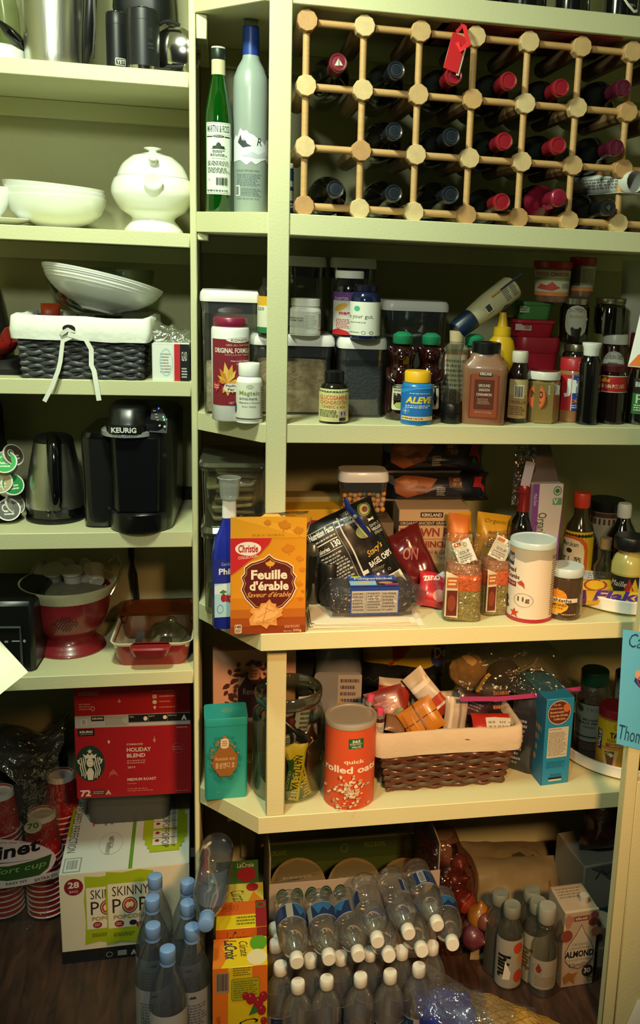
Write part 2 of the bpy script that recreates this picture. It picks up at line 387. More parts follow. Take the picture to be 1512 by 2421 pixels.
for i in range(5):
    t = thing('pantry_shelf', 'cream painted '+pos[i], 'shelf', (XP0, .0, ZR[i]), 0, grp)
    YF = -.05 if i == 3 else 0
    P = [(XD1-XP0, YL), (XC-XP0, YF), (XE-XP0, YF), (XE-XP0, WR), (XD1-XP0, WR)]; th = ZRT[i]-ZR[i]; b = .0012
    C = Vector((.4, .25))
    def ins(p, q): v = Vector(p); dd = (C-v); return (v.x+(q if dd.x > 0 else -q), v.y+(q if dd.y > 0 else -q))
    R = [[(*ins(p, b), 0) for p in P], [(*p, b) for p in P], [(*p, th-b) for p in P], [(*ins(p, b), th) for p in P]]
    g = G(); g.rings(R, cream); mk('board', g, t, 20)
    g = G(); g.box(((XD1+XE)/2-XP0, WR-.010, -.019), (XE-XD1-.002, .018, .038), cream2, .001); mk('back_cleat', g, t)
    if i < 2: ch_z = .043 if i == 0 else .014; g = G(); g.box((XD1-XP0+.011, (YL+WR)/2-.012, -.0005-ch_z/2), (.020, WR-YL-.03, ch_z), cream, .001); mk('side_cleat', g, t)
pb = [(ZRT[3]+.0003, CE, -.0005, -.0215, XP0, XP1, 'tall cream post in front of the upper right shelves'), (ZRT[4]+.0003, ZR[3]-.0003, .024, .003, atY(629.5, 1750, .003).x, atY(674.5, 1750, .003).x, 'short cream post between the two lowest right shelves, before the glass jar')]
pb[0] = (ZRT[3]+.0003, CE, -.0005, -.0035, XP0, XP1, pb[0][6])
for a, b, y1, y0, x0, x1, nm in pb:
    g = slab(x0, x1, y0, y1, a, b, cream); o = mk('shelf_post', g); o['label'] = nm; o['category'] = 'post'
# closing post at the right-hand end, a board on edge
YJ = -.172; a = atY(1484, 1763, YJ); b = atY(1421.6, 2421, YJ); XQ = (a.x+b.x)/2; a2 = atY(1510, 1790, YJ).x; b2 = atY(1453, 2421, YJ).x; XQ2 = (a2+b2)/2
g = slab(XQ, XQ2, YJ, YJ+.024, 0, CE, mat('c9c79c', .45, 0, .03, 6, .1, 260)); o = mk('shelf_post', g); o['label'] = 'cream end post at the right with a blue note stuck on it'; o['category'] = 'post'
g = slab(XQ2+.0005, XE, YJ+.002, YJ+.022, 0, H-1.02, cream2); o = mk('filler_board', g); o['label'] = 'cream board beside the right end post, below the blue note'; o['category'] = 'board'
g = G(); a_ = atY(640, 1978, .20); b_ = atY(596, 2045, .30); M = Matrix()
t = thing('shelf_bracket', 'cream painted wooden strut under the front corner of the lowest right shelf', 'bracket', (XD1+.06, .22, ZR[4]-.0005)); g.rings([[(x, y, z) for x, z in ((0, 0), (.05, 0), (.05, -.012), (.012, -.10), (0, -.10))] for y in (0, .02)], cream2); mk('strut', g, t, 20)
# ================================================================== LEFT SHELVES
steel = mat('cfcdc2', .32, 1, .08, 6, .05, 300, stretch=(1, 1, .05)); steel2 = mat('d8d6cc', .12, 1, .03)
blk = mat('0d0e10', .35, 0, .1); blkm = mat('131416', .6, 0, .1); blkg = mat('08090b', .12, 0, .05, coat=.5); white = mat('eef0ea', .25, 0, .02, coat=.4)
wplast = mat('e9e9e6', .4, 0, .03); rub = mat('0b0b0c', .7)
Z0 = ZLT[0]
# steel urn
t, w_, h_ = jar('steel_urn', 'large brushed stainless steel urn with black side handle, top left shelf', 'pot', (50, 205, -170), .24, Z0,
    [(0, .84), (.02, .87), (.1, .88), (.9, 1.04), (1, 1.04)], steel, [('base_ring', [(0, .80), (.012, .83), (.02, .8)], blk)], n=48)
g = G(); g.tube([(w_*.48, -.02, .015), (w_*.53, -.035, .05), (w_*.58, -.04, .12), (w_*.60, -.04, .25), (w_*.5, -.03, .3)], [.006, .011, .012, .012, .008], blk, 10); mk('handle', g, t)
g = G(); g.tube([(w_*.60, -.05, .02), (w_*.64, -.054, .08), (w_*.65, -.054, .25)], .0025, steel2, 6); mk('handle_trim', g, t)
# glass carafe at the frame edge
t, w_, h_ = jar('glass_carafe', 'clear glass coffee carafe with black lower band, half out of view beside the steel urn', 'carafe', (-75, 55, -60), .27, Z0,
    [(.0, .8), (.02, .86), (.25, 1), (.6, .95), (1, .7)], clear('e8efe0', .10), n=36)
g = G(); g.tube([(w_*.1, -.05, .075), (w_*.25, -.055, .06), (w_*.40, -.05, .048), (w_*.5, -.02, .035), (w_*.52, .0, .012)], [.004, .01, .011, .01, .01], blkg, 10); mk('handle', g, t)
g = G(); g.lathe([(.0, .055), (.004, .060), (.035, .060), (.038, .056)], white, 32); mk('base', g, t)
# tumblers
for i, (bb, Y, lab, ops) in enumerate([((252, 304, 30), .25, 'narrow black insulated tumbler behind the wider one, top left shelf', [('R', .40, .76, .95, .89, 'c9cabd', {'r': .2}), ('R', .43, .775, .92, .875, '111214', {'r': .2}), ('t', 'YETI', .47, .79, .89, .86, 'd9dacd', {'b': .03})]),
                          ((300, 379, 22), .19, 'wide black insulated tumbler with engraved mark, top left shelf', [('e', .62, .30, .88, .5, '2b2d2e', {'ring': .12}), ('e', .66, .33, .84, .46, '2b2d2e', {'ring': .15}), ('r', .70, .30, .73, .5, '303233'), ('r', .76, .30, .79, .5, '303233'), ('R', .64, .56, .82, .61, '2b2d2e'), ('R', .66, .63, .86, .67, '2b2d2e')])]):
    t, w_, h_ = jar('insulated_tumbler', lab, 'tumbler', bb, Y, Z0, [(.09, .98), (.8, 1), (.97, .97), (.99, .90)], mat('14161a', .42, 0, .05), [('steel_base', [(0, .86), (.01, .92), (.09, .95)], steel2), ('rim', [(.985, .80), (1.0, .80), (1.0, .7), (.985, .7)], steel2)],
        [('engraved_mark', .05, .95, .95, ops)], n=36, group='black insulated tumblers')
    g = G(); r_ = w_/2*.995; g.lathe([(h_*.795, r_), (h_*.80, r_*1.012), (h_*.806, r_)], blkm, 36, None, False, False); mk('seam', g, t)
# coffee maker behind
X, w_, h_ = fit(278, 412, -60, .36, Z0, False)
t = thing('coffee_maker', 'steel and black coffee machine behind the two black tumblers', 'coffee maker', (X, .36, Z0), -.1)
g = G(); g.loft([(0, w_*.9, .12, .03), (h_*.55, w_*.88, .12, .03)], steel2); mk('steel_body', g, t)
g = G(); g.loft([(h_*.552, w_*.95, .13, .03), (h_*.66, w_, .14, .03), (h_*1.1, w_*.9, .13, .03)], mat('16181b', .4)); mk('black_top', g, t)
# chrome maker with cord
X, w_, h_ = fit(385, 448, 60, .20, Z0, False)
t = thing('waffle_maker', 'round chrome waffle maker on edge, black cord looped round it, at the panel', 'appliance', (X, .22, Z0+.001), -.35)
g = G(); M = T(0, 0, h_*.5)@RX(90); g.lathe([(-.03, h_*.3), (-.026, h_*.42), (-.008, h_*.5), (.008, h_*.5), (.026, h_*.42), (.034, h_*.25), (.036, .001)], steel2, 40, M); mk('shell', g, t)
g = G(); g.tube([(h_*.47*cos(a)*.95, -.034+.004*sin(3*a), h_*.52+h_*.50*sin(a)) for a in [k*.26 for k in range(4, 22)]]+[(.0, -.05, .01)], .0035, rub, 8); g.tube([(-h_*.3, -.03, h_*.6), (-h_*.62, -.035, h_*.35), (-h_*.55, -.05, .012), (-h_*.2, -.055, .005), (.01, -.05, .006)], .0035, rub, 8); mk('cord', g, t)
# ---------- shelf 2
Z0 = ZLT[1]
def bowl(parent, R_, h_, m, foot=.45, th=.0035, z=0, name='bowl', M=None, n=48, rib=0):
    P = [(0, R_*foot*.95), (.004, R_*foot), (h_*.22, R_*.70), (h_*.5, R_*.88), (h_*.8, R_*.97), (h_, R_), (h_, R_-th), (h_*.8, R_*.97-th), (h_*.5, R_*.88-th), (h_*.25, R_*.70-th), (.009, R_*foot*.8), (.009, .0001)]
    P = [(z+a, b) for a, b in P]; g = G(); g.lathe(P, m, n, M, True, False); return mk(name, g, parent, 50)
X, w_, h_ = fit(14, 257, 466, .28, Z0)
for i in range(3):
    zz = i*.0105
    t = thing('serving_bowl', ['white porcelain bowl at the bottom of the stack of three', 'white porcelain bowl in the middle of the stack of three', 'white porcelain bowl on top of the stack, tilted up to one side'][i], 'bowl', (X-.003*i, .28, Z0+zz+.0005*i), 0, 'stacked white bowls', rot=(0, radians([0, 1.2, 3.0][i]), 0) if i else None)
    bowl(t, w_/2, h_, white)
X, w_, h_ = fit(265, 462, 350, .27, Z0)
t = thing('tureen', 'round white porcelain tureen with lid and spout beside the stacked bowls', 'tureen', (X, .27, Z0), face(X, .27))
R_ = w_/2; g = G(); g.lathe(smooth_prof([(0, R_*.70), (h_*.02, R_*.72), (h_*.10, R_*.60), (h_*.17, R_*.52), (h_*.26, R_*.78), (h_*.42, R_*.98), (h_*.52, R_), (h_*.62, R_*.93), (h_*.66, R_*.84)], 4), white, 56); mk('body', g, t, 60)
g = G(); g.lathe(smooth_prof([(h_*.655, R_*.86), (h_*.665, R_*.85), (h_*.80, R_*.72), (h_*.90, R_*.48), (h_*.94, R_*.2)], 4), white, 56); l = mk('lid', g, t, 60)
g = G(); g.lathe(smooth_prof([(h_*.93, R_*.11), (h_*.965, R_*.1), (h_*.985, R_*.2), (h_*1.0, R_*.2), (h_*1.012, R_*.06)], 3), white, 24); mk('knob', g, l, 60)
g = G(); g.tube([(0, -R_*.62, h_*.72), (0, -R_*.80, h_*.88), (0, -R_*.98, h_*.87)], [.008, .009, .0095], white, 12); mk('ladle_handle', g, t, 60)
g = G(); g.rings([[(R_*q*cos(a), -R_*(.8+p)-.0, h_*z+R_*q*.8*sin(a)) for a in [2*pi*i/16 for i in range(16)]] for p, q, z in ((0, .26, .40), (.15, .20, .47), (.26, .22, .55), (.30, .235, .58), (.30, .19, .585), (.2, .12, .52))], white); mk('spout', g, t, 60)
X, w_, h_ = fit(-80, 36, 442, .24, Z0)
t = thing('saucer', 'white saucer under the white cup at the frame edge', 'saucer', (X+.012, .24, Z0)); g = G(); g.lathe([(0, .03), (.004, .045), (.013, .066), (.014, .064), (.006, .044), (.005, .001)], white, 36); mk('plate', g, t)
t = thing('teacup', 'white rounded cup mostly out of view, left of the bowls', 'cup', (X, .24, Z0+.0152)); bowl(t, w_*.46, h_*.8, white, .5, name='cup')
# ---------- shelf 3
Z0 = ZLT[2]
def wicker(parent, name, w_, d_, h_, m, taper=.9, rows=9, ribs=7, r=.0055, seed=0, dense=True, m2=None):
    """interlaced willow: each weaver strand runs in and out round the upright stakes"""
    g = G(); N = ribs*2
    def ringpt(s, z, off):
        k = taper+(1-taper)*z/h_; W, Dd = w_*k/2, d_*k/2; per = [(-W, -Dd), (W, -Dd), (W, Dd), (-W, Dd)]; L = [2*W, 2*Dd, 2*W, 2*Dd]; tot = sum(L); q = (s % 1)*tot
        for i in range(4):
            if q <= L[i]: break
            q -= L[i]
        i = min(i, 3); a = Vector(per[i]); b = Vector(per[(i+1) % 4]); p = a.lerp(b, q/L[i]); dd = (b-a).normalized(); nn_ = Vector((dd.y, -dd.x)); p = p+nn_*off
        c_ = .02; x = max(-W-abs(off)+0, min(W+abs(off), p.x)); return (p.x, p.y, z)
    tot = int(2*(w_+d_)/(w_/ribs)); NP = tot*5
    for j in range(rows):
        z = h_*(j+.5)/rows; pts = [ringpt(i/NP, z+.0015*sin(i*.9+j), r*.95*cos(pi*(i/5)+pi*j)) for i in range(NP)]
        g.tube(pts, r*(.9+.2*((j*37 % 10)/10)), (m2 if m2 and j % 3 == 1 else m), 5, closed=True, flat=1.25)
    o = mk(name, g, parent, 70)
    g = G()
    for i in range(tot):
        g.tube([ringpt((i+.5)/tot+0.0, h_*z, 0) for z in (0.0, .5, 1)], r*.55, m, 5)
    mk('stakes', g, parent, 70)
    g = G(); k = taper*.94; g.loft([(0.002, w_*k, d_*k, .01), (.006, w_*k, d_*k, .01)], m); g.loft([(0.01, w_*k*.97, d_*k*.95, .01), (h_*.99, w_*.955, d_*.94, .01)], m, 2, None, False, False); mk('inner_wall', g, parent)
    return o
def liner(parent, w_, d_, z0, z1, m, fl=.006, seed=0, name='cloth_liner'):
    g = G(); R = []
    for z, o_, inn in ((z0, fl, 0), (z0+(z1-z0)*.35, fl*1.2, 0), (z1-.004, fl, 0), (z1, fl*.3, 0), (z1-.004, -.006, 0), (z0, -.012, 0)):
        ring = []
        for x, y in rring(w_+2*o_, d_+2*o_, .016, 4):
            ring.append((x, y, z))
        dense = []
        for a, b in zip(ring, ring[1:]+ring[:1]):
            k = max(1, int(Vector(a).__sub__(Vector(b)).length/.018))
            for q in range(k): p = Vector(a).lerp(Vector(b), q/k); dense.append(p)
        R.append([(p.x+nz(p.x, p.y, seed+z*9, 30, .004), p.y+nz(p.y, p.x, seed+z*7, 30, .004), p.z+(nz(p.x, p.y, seed, 14, .004))) for p in dense])
    n = min(len(r) for r in R); 
    n0 = len(R[0]); R = [[r[int(i*len(r)/n)] for i in range(n)] for r in R]
    g.rings(R, m, None, False, False); return mk(name, g, parent, 80)
dark_w = mat('3a3b3d', .45, 0, .25, 40); wbx = fit(44, 352, 745, YL-.004, Z0, False)
X, w_, h_ = wbx; d_ = .22; rzb = -2
t = thing('wicker_basket', 'dark grey wicker basket with white cloth liner and hanging ties', 'basket', (X, YL+.002+d_/2, Z0+.0005), radians(rzb))
hb = h_*.97; wicker(t, 'woven_sides', w_*.98, d_, hb*.93, dark_w, .93, 17, 9, .0034)
liner(t, w_, d_, hb*.62, hb, mat('e6e8df', .85, 0, .03, 20, .3, 90), .009, 3)
tie = mat('dfe2d6', .85); g = G()
def ribbon(g, pts, wd, m, nrm=(0, -1, 0)):
    L = []; P = [Vector(p) for p in pts]
    for i, p in enumerate(P):
        d = (P[min(i+1, len(P)-1)]-P[max(i-1, 0)]).normalized(); s = d.cross(Vector(nrm)).normalized()*wd/2; nv = Vector(nrm)*.0007
        L.append([p-s+nv, p+s+nv, p+s-nv, p-s-nv])
    return g.rings(L, m)
yf = -d_/2-.016
ribbon(g, [(-.035, yf+.003, hb*.72), (-.02, yf-.004, hb*.80), (.0, yf-.004, hb*.74), (-.03, yf-.004, hb*.62), (-.036, yf-.002, hb*.3), (-.04, yf-.004, .02), (-.052, yf-.006, -.012), (-.068, yf-.004, -.042)], .008, tie)
mk('cloth_tie', g, t); g = G()
ribbon(g, [(-.02, yf-.005, hb*.73), (.012, yf-.005, hb*.66), (.022, yf-.004, hb*.5), (.021, yf-.002, hb*.25), (.026, yf-.004, .02), (.034, yf-.005, -.038)], .009, tie); mk('cloth_tie', g, t)
decal('eyelet_gap', .03, .016, [('e', .1, 0, .9, 1, '0f1012')], planar((-.034, -d_/2-.0145, hb*.745), (1, 0, 0), (0, 0, 1), (0, -1, 0)), t)
# things in the basket
bx, by, bz = X, YL+d_/2, Z0
X2, w2, h2 = fit(88, 380, 690, by, Z0)
t = thing('serving_bowl', 'wide ribbed white bowl lying tilted on top of the wicker basket', 'bowl', (X2, by+.005, Z0+hb+.012), 0, rot=(radians(-8), radians(11.5), 0))
R_ = w2/2; P = smooth_prof([(-.008, .03), (0, R_*.35), (.015, R_*.65), (.034, R_*.86), (.052, R_*.96), (.062, R_*1.0)], 6); P = [(z, r+(.0006*(-1)**i if 2 < i < len(P)-3 else 0)) for i, (z, r) in enumerate(P)]
g = G(); g.lathe(P+[(.062, R_-.003), (.045, R_*.9), (.02, R_*.6), (.004, .001)], white, 60, None, True, False); mk('bowl', g, t, 30)
X2, w2, h2 = fit(112, 368, 640, by+.05, Z0)
t = thing('glass_bowl', 'clear glass bowl behind the tilted white bowl on the basket', 'bowl', (X2, by+.07, Z0+h2-.086), 0)
g = G(); R_ = w2/2*1.02; g.lathe(smooth_prof([(0, R_*.5), (.02, R_*.75), (.05, R_*.93), (.088, R_), (.090, R_-.003), (.05, R_*.90), (.02, R_*.7), (.004, R_*.4)], 3), clear('e0eadf', .10), 56, None, True, False); mk('glass', g, t, 60)
g = G(); 
t = thing('red_cloth', 'crumpled red cloth inside the clear glass bowl', 'cloth', (X2-.012, by+.07, Z0+h2-.058)); g.ball((0, 0, .012), (.062, .05, .024), mat('9b1b1f', .8, 0, .3, 40), 20); o = mk('bundle', g, t, 60)
for v in o.data.vertices: v.co += Vector((0, 0, nz(v.co.x, v.co.y, 3, 60, .01)))
t = thing('snack_bag', 'orange and white crumpled bag sticking out behind the white bowl', 'bag', (atY(110, 700, by+.02).x, by+.06, Z0+hb*.55), .2); pouch(t, 'bag', .04, .07, .03, mat('b5421c', .4, 0, .3, 30), [('r', .1, .5, .9, .95, 'cfc8b8')], 3)
# small carton at right
t, w_, h_, d = carton('tissue_carton', 'small white, red and black carton beside the wicker basket', 'box', (360, 447, 813), YL+.008, Z0, .09, mat('e4e5dd', .5, 0, .03), [
    ('f', 'front_print', [('r', .0, 0, .58, 1, 'cfdcd6'), ('r', .03, .03, .56, .97, 'e6e8e0'), ('f', .22, .24, .5, .8, '8b8d88', {'n': 7}), ('e', .20, .12, .56, .88, 'a9d3d2', {'ring': .12}), ('r', .6, 0, .76, 1, 'c2262c'), ('r', .76, 0, 1, 1, '111214'), ('t', 'GLAD', .8, .2, .95, .45, 'd9d9d0', {'rot': 0}), ('f', .8, .62, .95, .92, 'c9c9c0', {'n': 4})]),
    ('r', 'side_print', [('r', 0, 0, 1, 1, '7f8680'), ('b', .2, .15, .8, .5, '33373a')])], rz=-2)
g = G(); g.grid(lambda u, v: (-w_/2+w_*1.0*u, .03+.05*v, h_+.0+.04*sin(pi*v)*(1-u*.4)+nz(u, v, 1, 5, .01)), 8, 6, clear('cfd3c0', .15, .1, .25, '9a9a86', .5)); mk('plastic_liner', g, t, 180)
# red pan left
X, w_, h_ = fit(-110, 50, 832, .27, Z0)
t = thing('red_pan', 'red enamel pan with pouring lip, cut by the frame, on a dark cloth', 'pan', (X, .27, Z0+.026)); redm = mat('a62b22', .3, 0, .08, coat=.4)
bowl(t, w_/2, .035, redm, .6, name='pan'); g = G(); g.loft([(.03, .02, .012, .004), (.05, .022, .02, .004, .004, -.006), (.065, .008, .03, .004, .008, -.012)], redm, 3, T(w_*.35, -.03, 0)); mk('pouring_lip', g, t, 60)
t = thing('dark_cloth', 'folded black cloth under the red pan', 'cloth', (X+.01, .27, Z0)); g = G(); g.loft([(0, .155, .16, .03), (.012, .16, .17, .03), (.024, .15, .15, .04)], rub, 5); mk('cloth', g, t, 60)
X, w_, h_ = fit(-60, 20, 650, .38, Z0)
t = thing('vase', 'tall dark grey vase standing at the frame edge behind the red pan', 'vase', (X, .38, Z0)); g = G(); g.lathe(smooth_prof([(0, w_*.5), (h_*.3, w_*.62), (h_*.75, w_*.42), (h_, w_*.3)], 4), mat('33352f', .4), 30); mk('body', g, t)
# ---------- shelf 4: kettle, coffee maker, pod tower
Z0 = ZLT[3]
X, w_, h_ = fit(61, 206, 1022, .26, Z0)
t = thing('electric_kettle', 'brushed steel electric kettle with black handle, lid and base', 'kettle', (X, .26, Z0), face(X, .26)); R_ = w_/2
g = G(); g.lathe([(0, R_*.98), (h_*.03, R_*1.0), (h_*.055, R_*.98), (h_*.06, R_*.95)], blk, 40); b = mk('power_base', g, t)
g = G(); g.lathe([(h_*.062, R_*.97), (h_*.16, R_*.99)], blkg, 40); cl = mk('lower_band', g, t)
g = G(); g.lathe([(h_*.162, R_*.985), (h_*.3, R_*.97), (h_*.55, R_*.86), (h_*.8, R_*.71), (h_*.9, R_*.655)], steel, 48); mk('steel_body', g, t)
g = G(); g.lathe(smooth_prof([(h_*.901, R_*.66), (h_*.95, R_*.6), (h_*.98, R_*.45), (h_*1.0, R_*.15)], 3), blkm, 40); mk('lid', g, t)
g = G(); pts = [(0, -R_*.5, h_*.97), (0, -R_*.72, h_*.95), (0, -R_*.92, h_*.88), (0, -R_*1.12, h_*.7), (0, -R_*1.2, h_*.5), (0, -R_*1.2, h_*.3), (0, -R_*1.08, h_*.2)]; g.tube(pts, [.012, .014, .0145, .014, .0135, .0125, .010], blkg, 14, flat=1); mk('handle', g, t, 60)
decal('switch', .05, .02, [('R', .45, 0, 1, 1, '2c2e31'), ('R', .5, .15, .95, .6, '3b3d41'), ('e', .15, .1, .22, .35, '9a9a95', {'ring': .3}), ('r', .17, .6, .2, .85, '9a9a95')], around(lambda z: R_*.995, h_*.085, .05), t, ustep=.01)
# pod coffee maker
X, w_, h_ = fit(190, 417, 955, .16, Z0, False)
Y0 = .145; t = thing('coffee_maker', 'black single-serve coffee maker with silver collar beside the kettle', 'coffee maker', (X+.006, Y0, Z0), -.06)
kb = mat('0c0d0f', .3, 0, .05, coat=.2); ks = mat('9a9c9d', .3, .1, .05)
W_ = w_*.62; g = G(); ox = w_*.11
g.loft([(0, W_, .25, .035, ox, .125), (.008, W_+.004, .254, .036, ox, .125), (h_*.80, W_+.012, .262, .04, ox, .125), (h_*.86, W_+.012, .262, .04, ox, .127), (h_*.905, W_*.96, .22, .04, ox, .135), (h_*.915, W_*.9, .2, .04, ox, .135)], kb, 5); mk('housing', g, t, 45)
g = G(); g.loft([(0, W_*1.0, .12, .055, ox*.75, .04), (.008, W_*1.04, .125, .058, ox*.75, .038), (h_*.15, W_*1.05, .125, .06, ox*.75, .036), (h_*.16, W_, .12, .055, ox*.75, .038)], kb, 6); dt = mk('drip_tray', g, t, 45)
decal('grate', .10, .03, [('r', .1+.2*i, .1, .2+.2*i, .9, '26282b') for i in range(4)], planar((ox*.75-.05, .0, h_*.162), (1, 0, 0), (0, 1, 0), (0, 0, 1)), dt)
g = G(); g.loft([(h_*.17, W_*.72, .02, .008, ox*.75, .0), (h_*.75, W_*.80, .02, .008, ox*.75, -.004)], mat('101114', .18, coat=.5), 4); mk('front_recess', g, t)
g = G(); g.loft([(h_*.012, .060, .19, .02, -w_*.36, .12), (h_*.70, .072, .20, .02, -w_*.345, .12), (h_*.73, .070, .20, .02, -w_*.345, .12)], mat('1b1c1c', .15, 0, .05, coat=.6), 4); tank = mk('water_tank', g, t)
g = G(); g.loft([(h_*.731, .074, .205, .022, -w_*.34, .12), (h_*.765, .07, .20, .022, -w_*.33, .12)], blkg, 4); mk('tank_lid', g, tank)
hx = -w_*.02; g = G(); g.loft([(h_*.755, .080, .1, .038, hx, .035), (h_*.765, .104, .13, .05, hx, .035), (h_*.80, .106, .13, .052, hx, .035), (h_*.805, .09, .11, .045, hx, .035)], ks, 6); mk('silver_collar', g, t, 45)
g = G(); g.loft([(h_*.79, .078, .12, .03, hx, .03), (h_*.85, .078, .13, .03, hx, .032), (h_*.86, .074, .12, .03, hx, .034), (h_*.97, .070, .11, .028, hx, .04), (h_*.995, .062, .10, .026, hx, .045)], kb, 6); hd = mk('brew_head', g, t, 45)
decal('maker_name', .048, .012, [('t', 'KEURIG', 0, .05, 1, .95, 'd8dad8', {'b': .035})], planar((hx-.024, .030-.0655, h_*.805), (1, 0, 0), (0, 0, 1), (0, -1, 0)), hd)
ops = [('e', .42, .08, .50, .16, glow('5a78ff', 1.2)), ('e', .72, .40, .80, .48, glow('58ffa0', 1)), ('e', .78, .50, .86, .58, glow('58ffa0', 1)), ('e', .93, .5, .98, .55, 'aaaaaa'), ('r', .15, .2, .3, .22, '9a9a98'), ('r', .25, .33, .4, .35, '9a9a98'), ('r', .3, .44, .45, .46, '9a9a98'), ('r', .38, .55, .5, .57, '9a9a98'),
       ('e', .20, .70, .34, .78, '8a8c8a'), ('e', .50, .72, .64, .80, '8a8c8a'), ('e', .80, .76, .94, .84, '8a8c8a')]
g = G(); px0, px1 = hx+.045, ox+W_/2-.004; g.rings([[(px0, -.008, h_*.80), (px1, -.004, h_*.79), (px1, .01, h_*.88), (px0+.02, .03, h_*.96), (px0, .03, h_*.96)], [(px0, .05, h_*.80), (px1, .05, h_*.79), (px1, .06, h_*.88), (px0+.02, .06, h_*.96), (px0, .06, h_*.96)]], mat('121316', .65)); cp = mk('control_panel', g, t)
decal('buttons', px1-px0, .055, ops, planar((px0, -.0092, h_*.80), (1, 0.05, 0), (0, .032/.05*.9, .9), (0, -.8, .6)), cp)
# plug and cord
X = atY(437, 1175, .40); t = thing('power_plug', 'black plug and adapter on the wall behind the coffee maker', 'plug', (X.x, .43, X.z)); g = G(); g.box((0, 0, 0), (.05, .035, .03), rub, .004); g.box((.018, -.01, .004), (.02, .03, .02), rub, .003); mk('plug_body', g, t)
X = atY(306, 1300, .42); X3 = atY(318, 1425, .42); t = thing('power_cable', 'two black power cords hanging behind the red colander', 'cord', (X.x, .43, ZLT[4]))
g = G(); zt = ZL[3]-ZLT[4]
for s in (0, 1):
    g = G(); g.tube([(-.004+.012*s, 0, zt-.002), (.0+.006*s, 0, zt*.6), (.012-.010*s, 0, zt*.45), (.016-.006*s, 0, zt*.2), (.022, -.004, .004)], .0038, rub, 8); mk('cable', g, t)
# pod tower
Z0 = ZLT[3]; X = atY(-22, 1200, .27).x
t = thing('pod_carousel', 'black wire carousel tower for coffee pods at the frame edge', 'rack', (X, .27, Z0)); g = G(); g.lathe([(0, .058), (.004, .06), (.008, .056), (.010, .01)], rub, 32); mk('base', g, t)
g = G(); g.lathe([(.010, .012), (.33, .012), (.335, .001)], rub, 16); mk('mast', g, t)
g = G(); 
for zz in (.055, .10, .145): g.tube([(.028*cos(a), .028*sin(a), zz-.012) for a in [2*pi*i/16 for i in range(16)]], .0015, rub, 6, closed=True)
mk('ring_wires', g, t)
pods = [(12, 1092, 0, '1fae49'), (32, 1075, 50, '5a4a3a'), (30, 1145, 34, '1d8d3e'), (2, 1140, -6, 'b5a67a'), (20, 1205, 14, '3f3a33'), (36, 1190, 55, '8a8278')]
labs = ['green-lidded coffee pod, upper row facing out', 'brown-lidded coffee pod behind the upper green one', 'green-lidded coffee pod in the middle row facing the kettle', 'tan-lidded coffee pod in the middle row at the frame edge', 'dark-lidded coffee pod in the bottom row', 'grey-lidded coffee pod behind the dark one, bottom row']
for (px, py, az, c), lb in zip(pods, labs):
    a = radians(az); rr = .036; yy = .27-rr*cos(a)-.02; P = atY(px, py, yy)
    q = thing('coffee_pod', lb, 'coffee pod', (P.x, P.y, P.z), 0, 'coffee pods on the carousel', rot=(radians(62), 0, a))
    g = G(); g.lathe([(0, .0235), (-.0015, .0235), (-.002, .021), (-.038, .0165), (-.040, .015)], wplast, 28); mk('cup', g, q)
    decal('lid_print', .042, .042, [('e', 0, 0, 1, 1, c), ('e', .2, .2, .55, .6, 'd5d8cc', {'ring': .3}), ('f', .3, .5, .8, .8, 'e8eae0', {'n': 2})], planar((-.021, -.021, 0), (1, 0, 0), (0, 1, 0), (0, 0, 1)), q)
X = atY(-5, 1000, .38); t = thing('storage_tower', 'black appliance corner rising behind the coffee pods', 'appliance', (X.x-.05, .38, Z0)); g = G(); g.loft([(0, .12, .08, .01), (.21, .11, .08, .01), (.24, .10, .07, .01)], rub, 3); mk('housing', g, t)
# ---------- shelf 5
Z0 = ZLT[4]
X, w_, h_ = fit(-160, 92, 1425, YL+.03, Z0, False)
t = thing('toaster_oven', 'black toaster oven, front corner showing behind the white note', 'oven', (X, YL+.03, Z0), radians(-4)); g = G(); g.box((0, .1, h_/2), (w_*.97, .2, h_), mat('0c0e10', .35), .008); hs = mk('housing', g, t)
g = G(); g.tube([(-w_*.3, -.004, h_*.66), (w_*.36, -.004, h_*.66), (w_*.36, -.004, h_*.1)], .003, mat('3b4347', .3), 6); mk('door_trim', g, t)
decal('dial_marks', w_*.9, h_*.3, [('r', .72, .45, .76, .55, '8c8f90'), ('r', .8, .45, .9, .5, 'b8bab8'), ('r', .8, .6, .86, .63, 'c8cac8'), ('e', .92, .4, .95, .55, 'a0a0a0'), ('r', .78, .25, .88, .3, '777')] if 0 else [('r', .72, .45, .76, .55, '8c8f90'), ('r', .8, .45, .9, .5, 'b8bab8'), ('e', .92, .4, .95, .55, 'a0a0a0')], planar((-w_*.45, -.0005, h_*.3), (1, 0, 0), (0, 0, 1), (0, -1, 0)), t)
X, w_, h_ = fit(50, 282, 1365, .30, Z0)
t = thing('colander', 'red enamel colander on a foot ring, wire handle at the side', 'colander', (X, .30, Z0), face(X, .30)); R_ = w_/2; cr = mat('7d1f24', .3, 0, .06, coat=.4)
R_ *= .86; g = G(); g.lathe(smooth_prof([(0, R_*.86), (.005, R_*.87), (h_*.12, R_*.70), (h_*.2, R_*.62)], 3), cr, 44); mk('foot_ring', g, t)
P = smooth_prof([(h_*.2, R_*.62), (h_*.35, R_*.84), (h_*.6, R_*.98), (h_*.86, R_*1.03)], 4); g = G(); g.lathe(P+[(z, r-.003) for z, r in reversed(P)], cr, 48, None, True, False); cb = mk('bowl', g, t)
ops = [('e', .5+.42*dx-.025, .5+.36*dy-.04, .5+.42*dx+.025, .5+.36*dy+.04, '22080a') for dx, dy in [(a*.22+(.11 if b % 2 else 0), b*.3) for a in range(-4, 5) for b in range(-3, 4) if abs(a)+abs(b)*.8 < 4.2]]
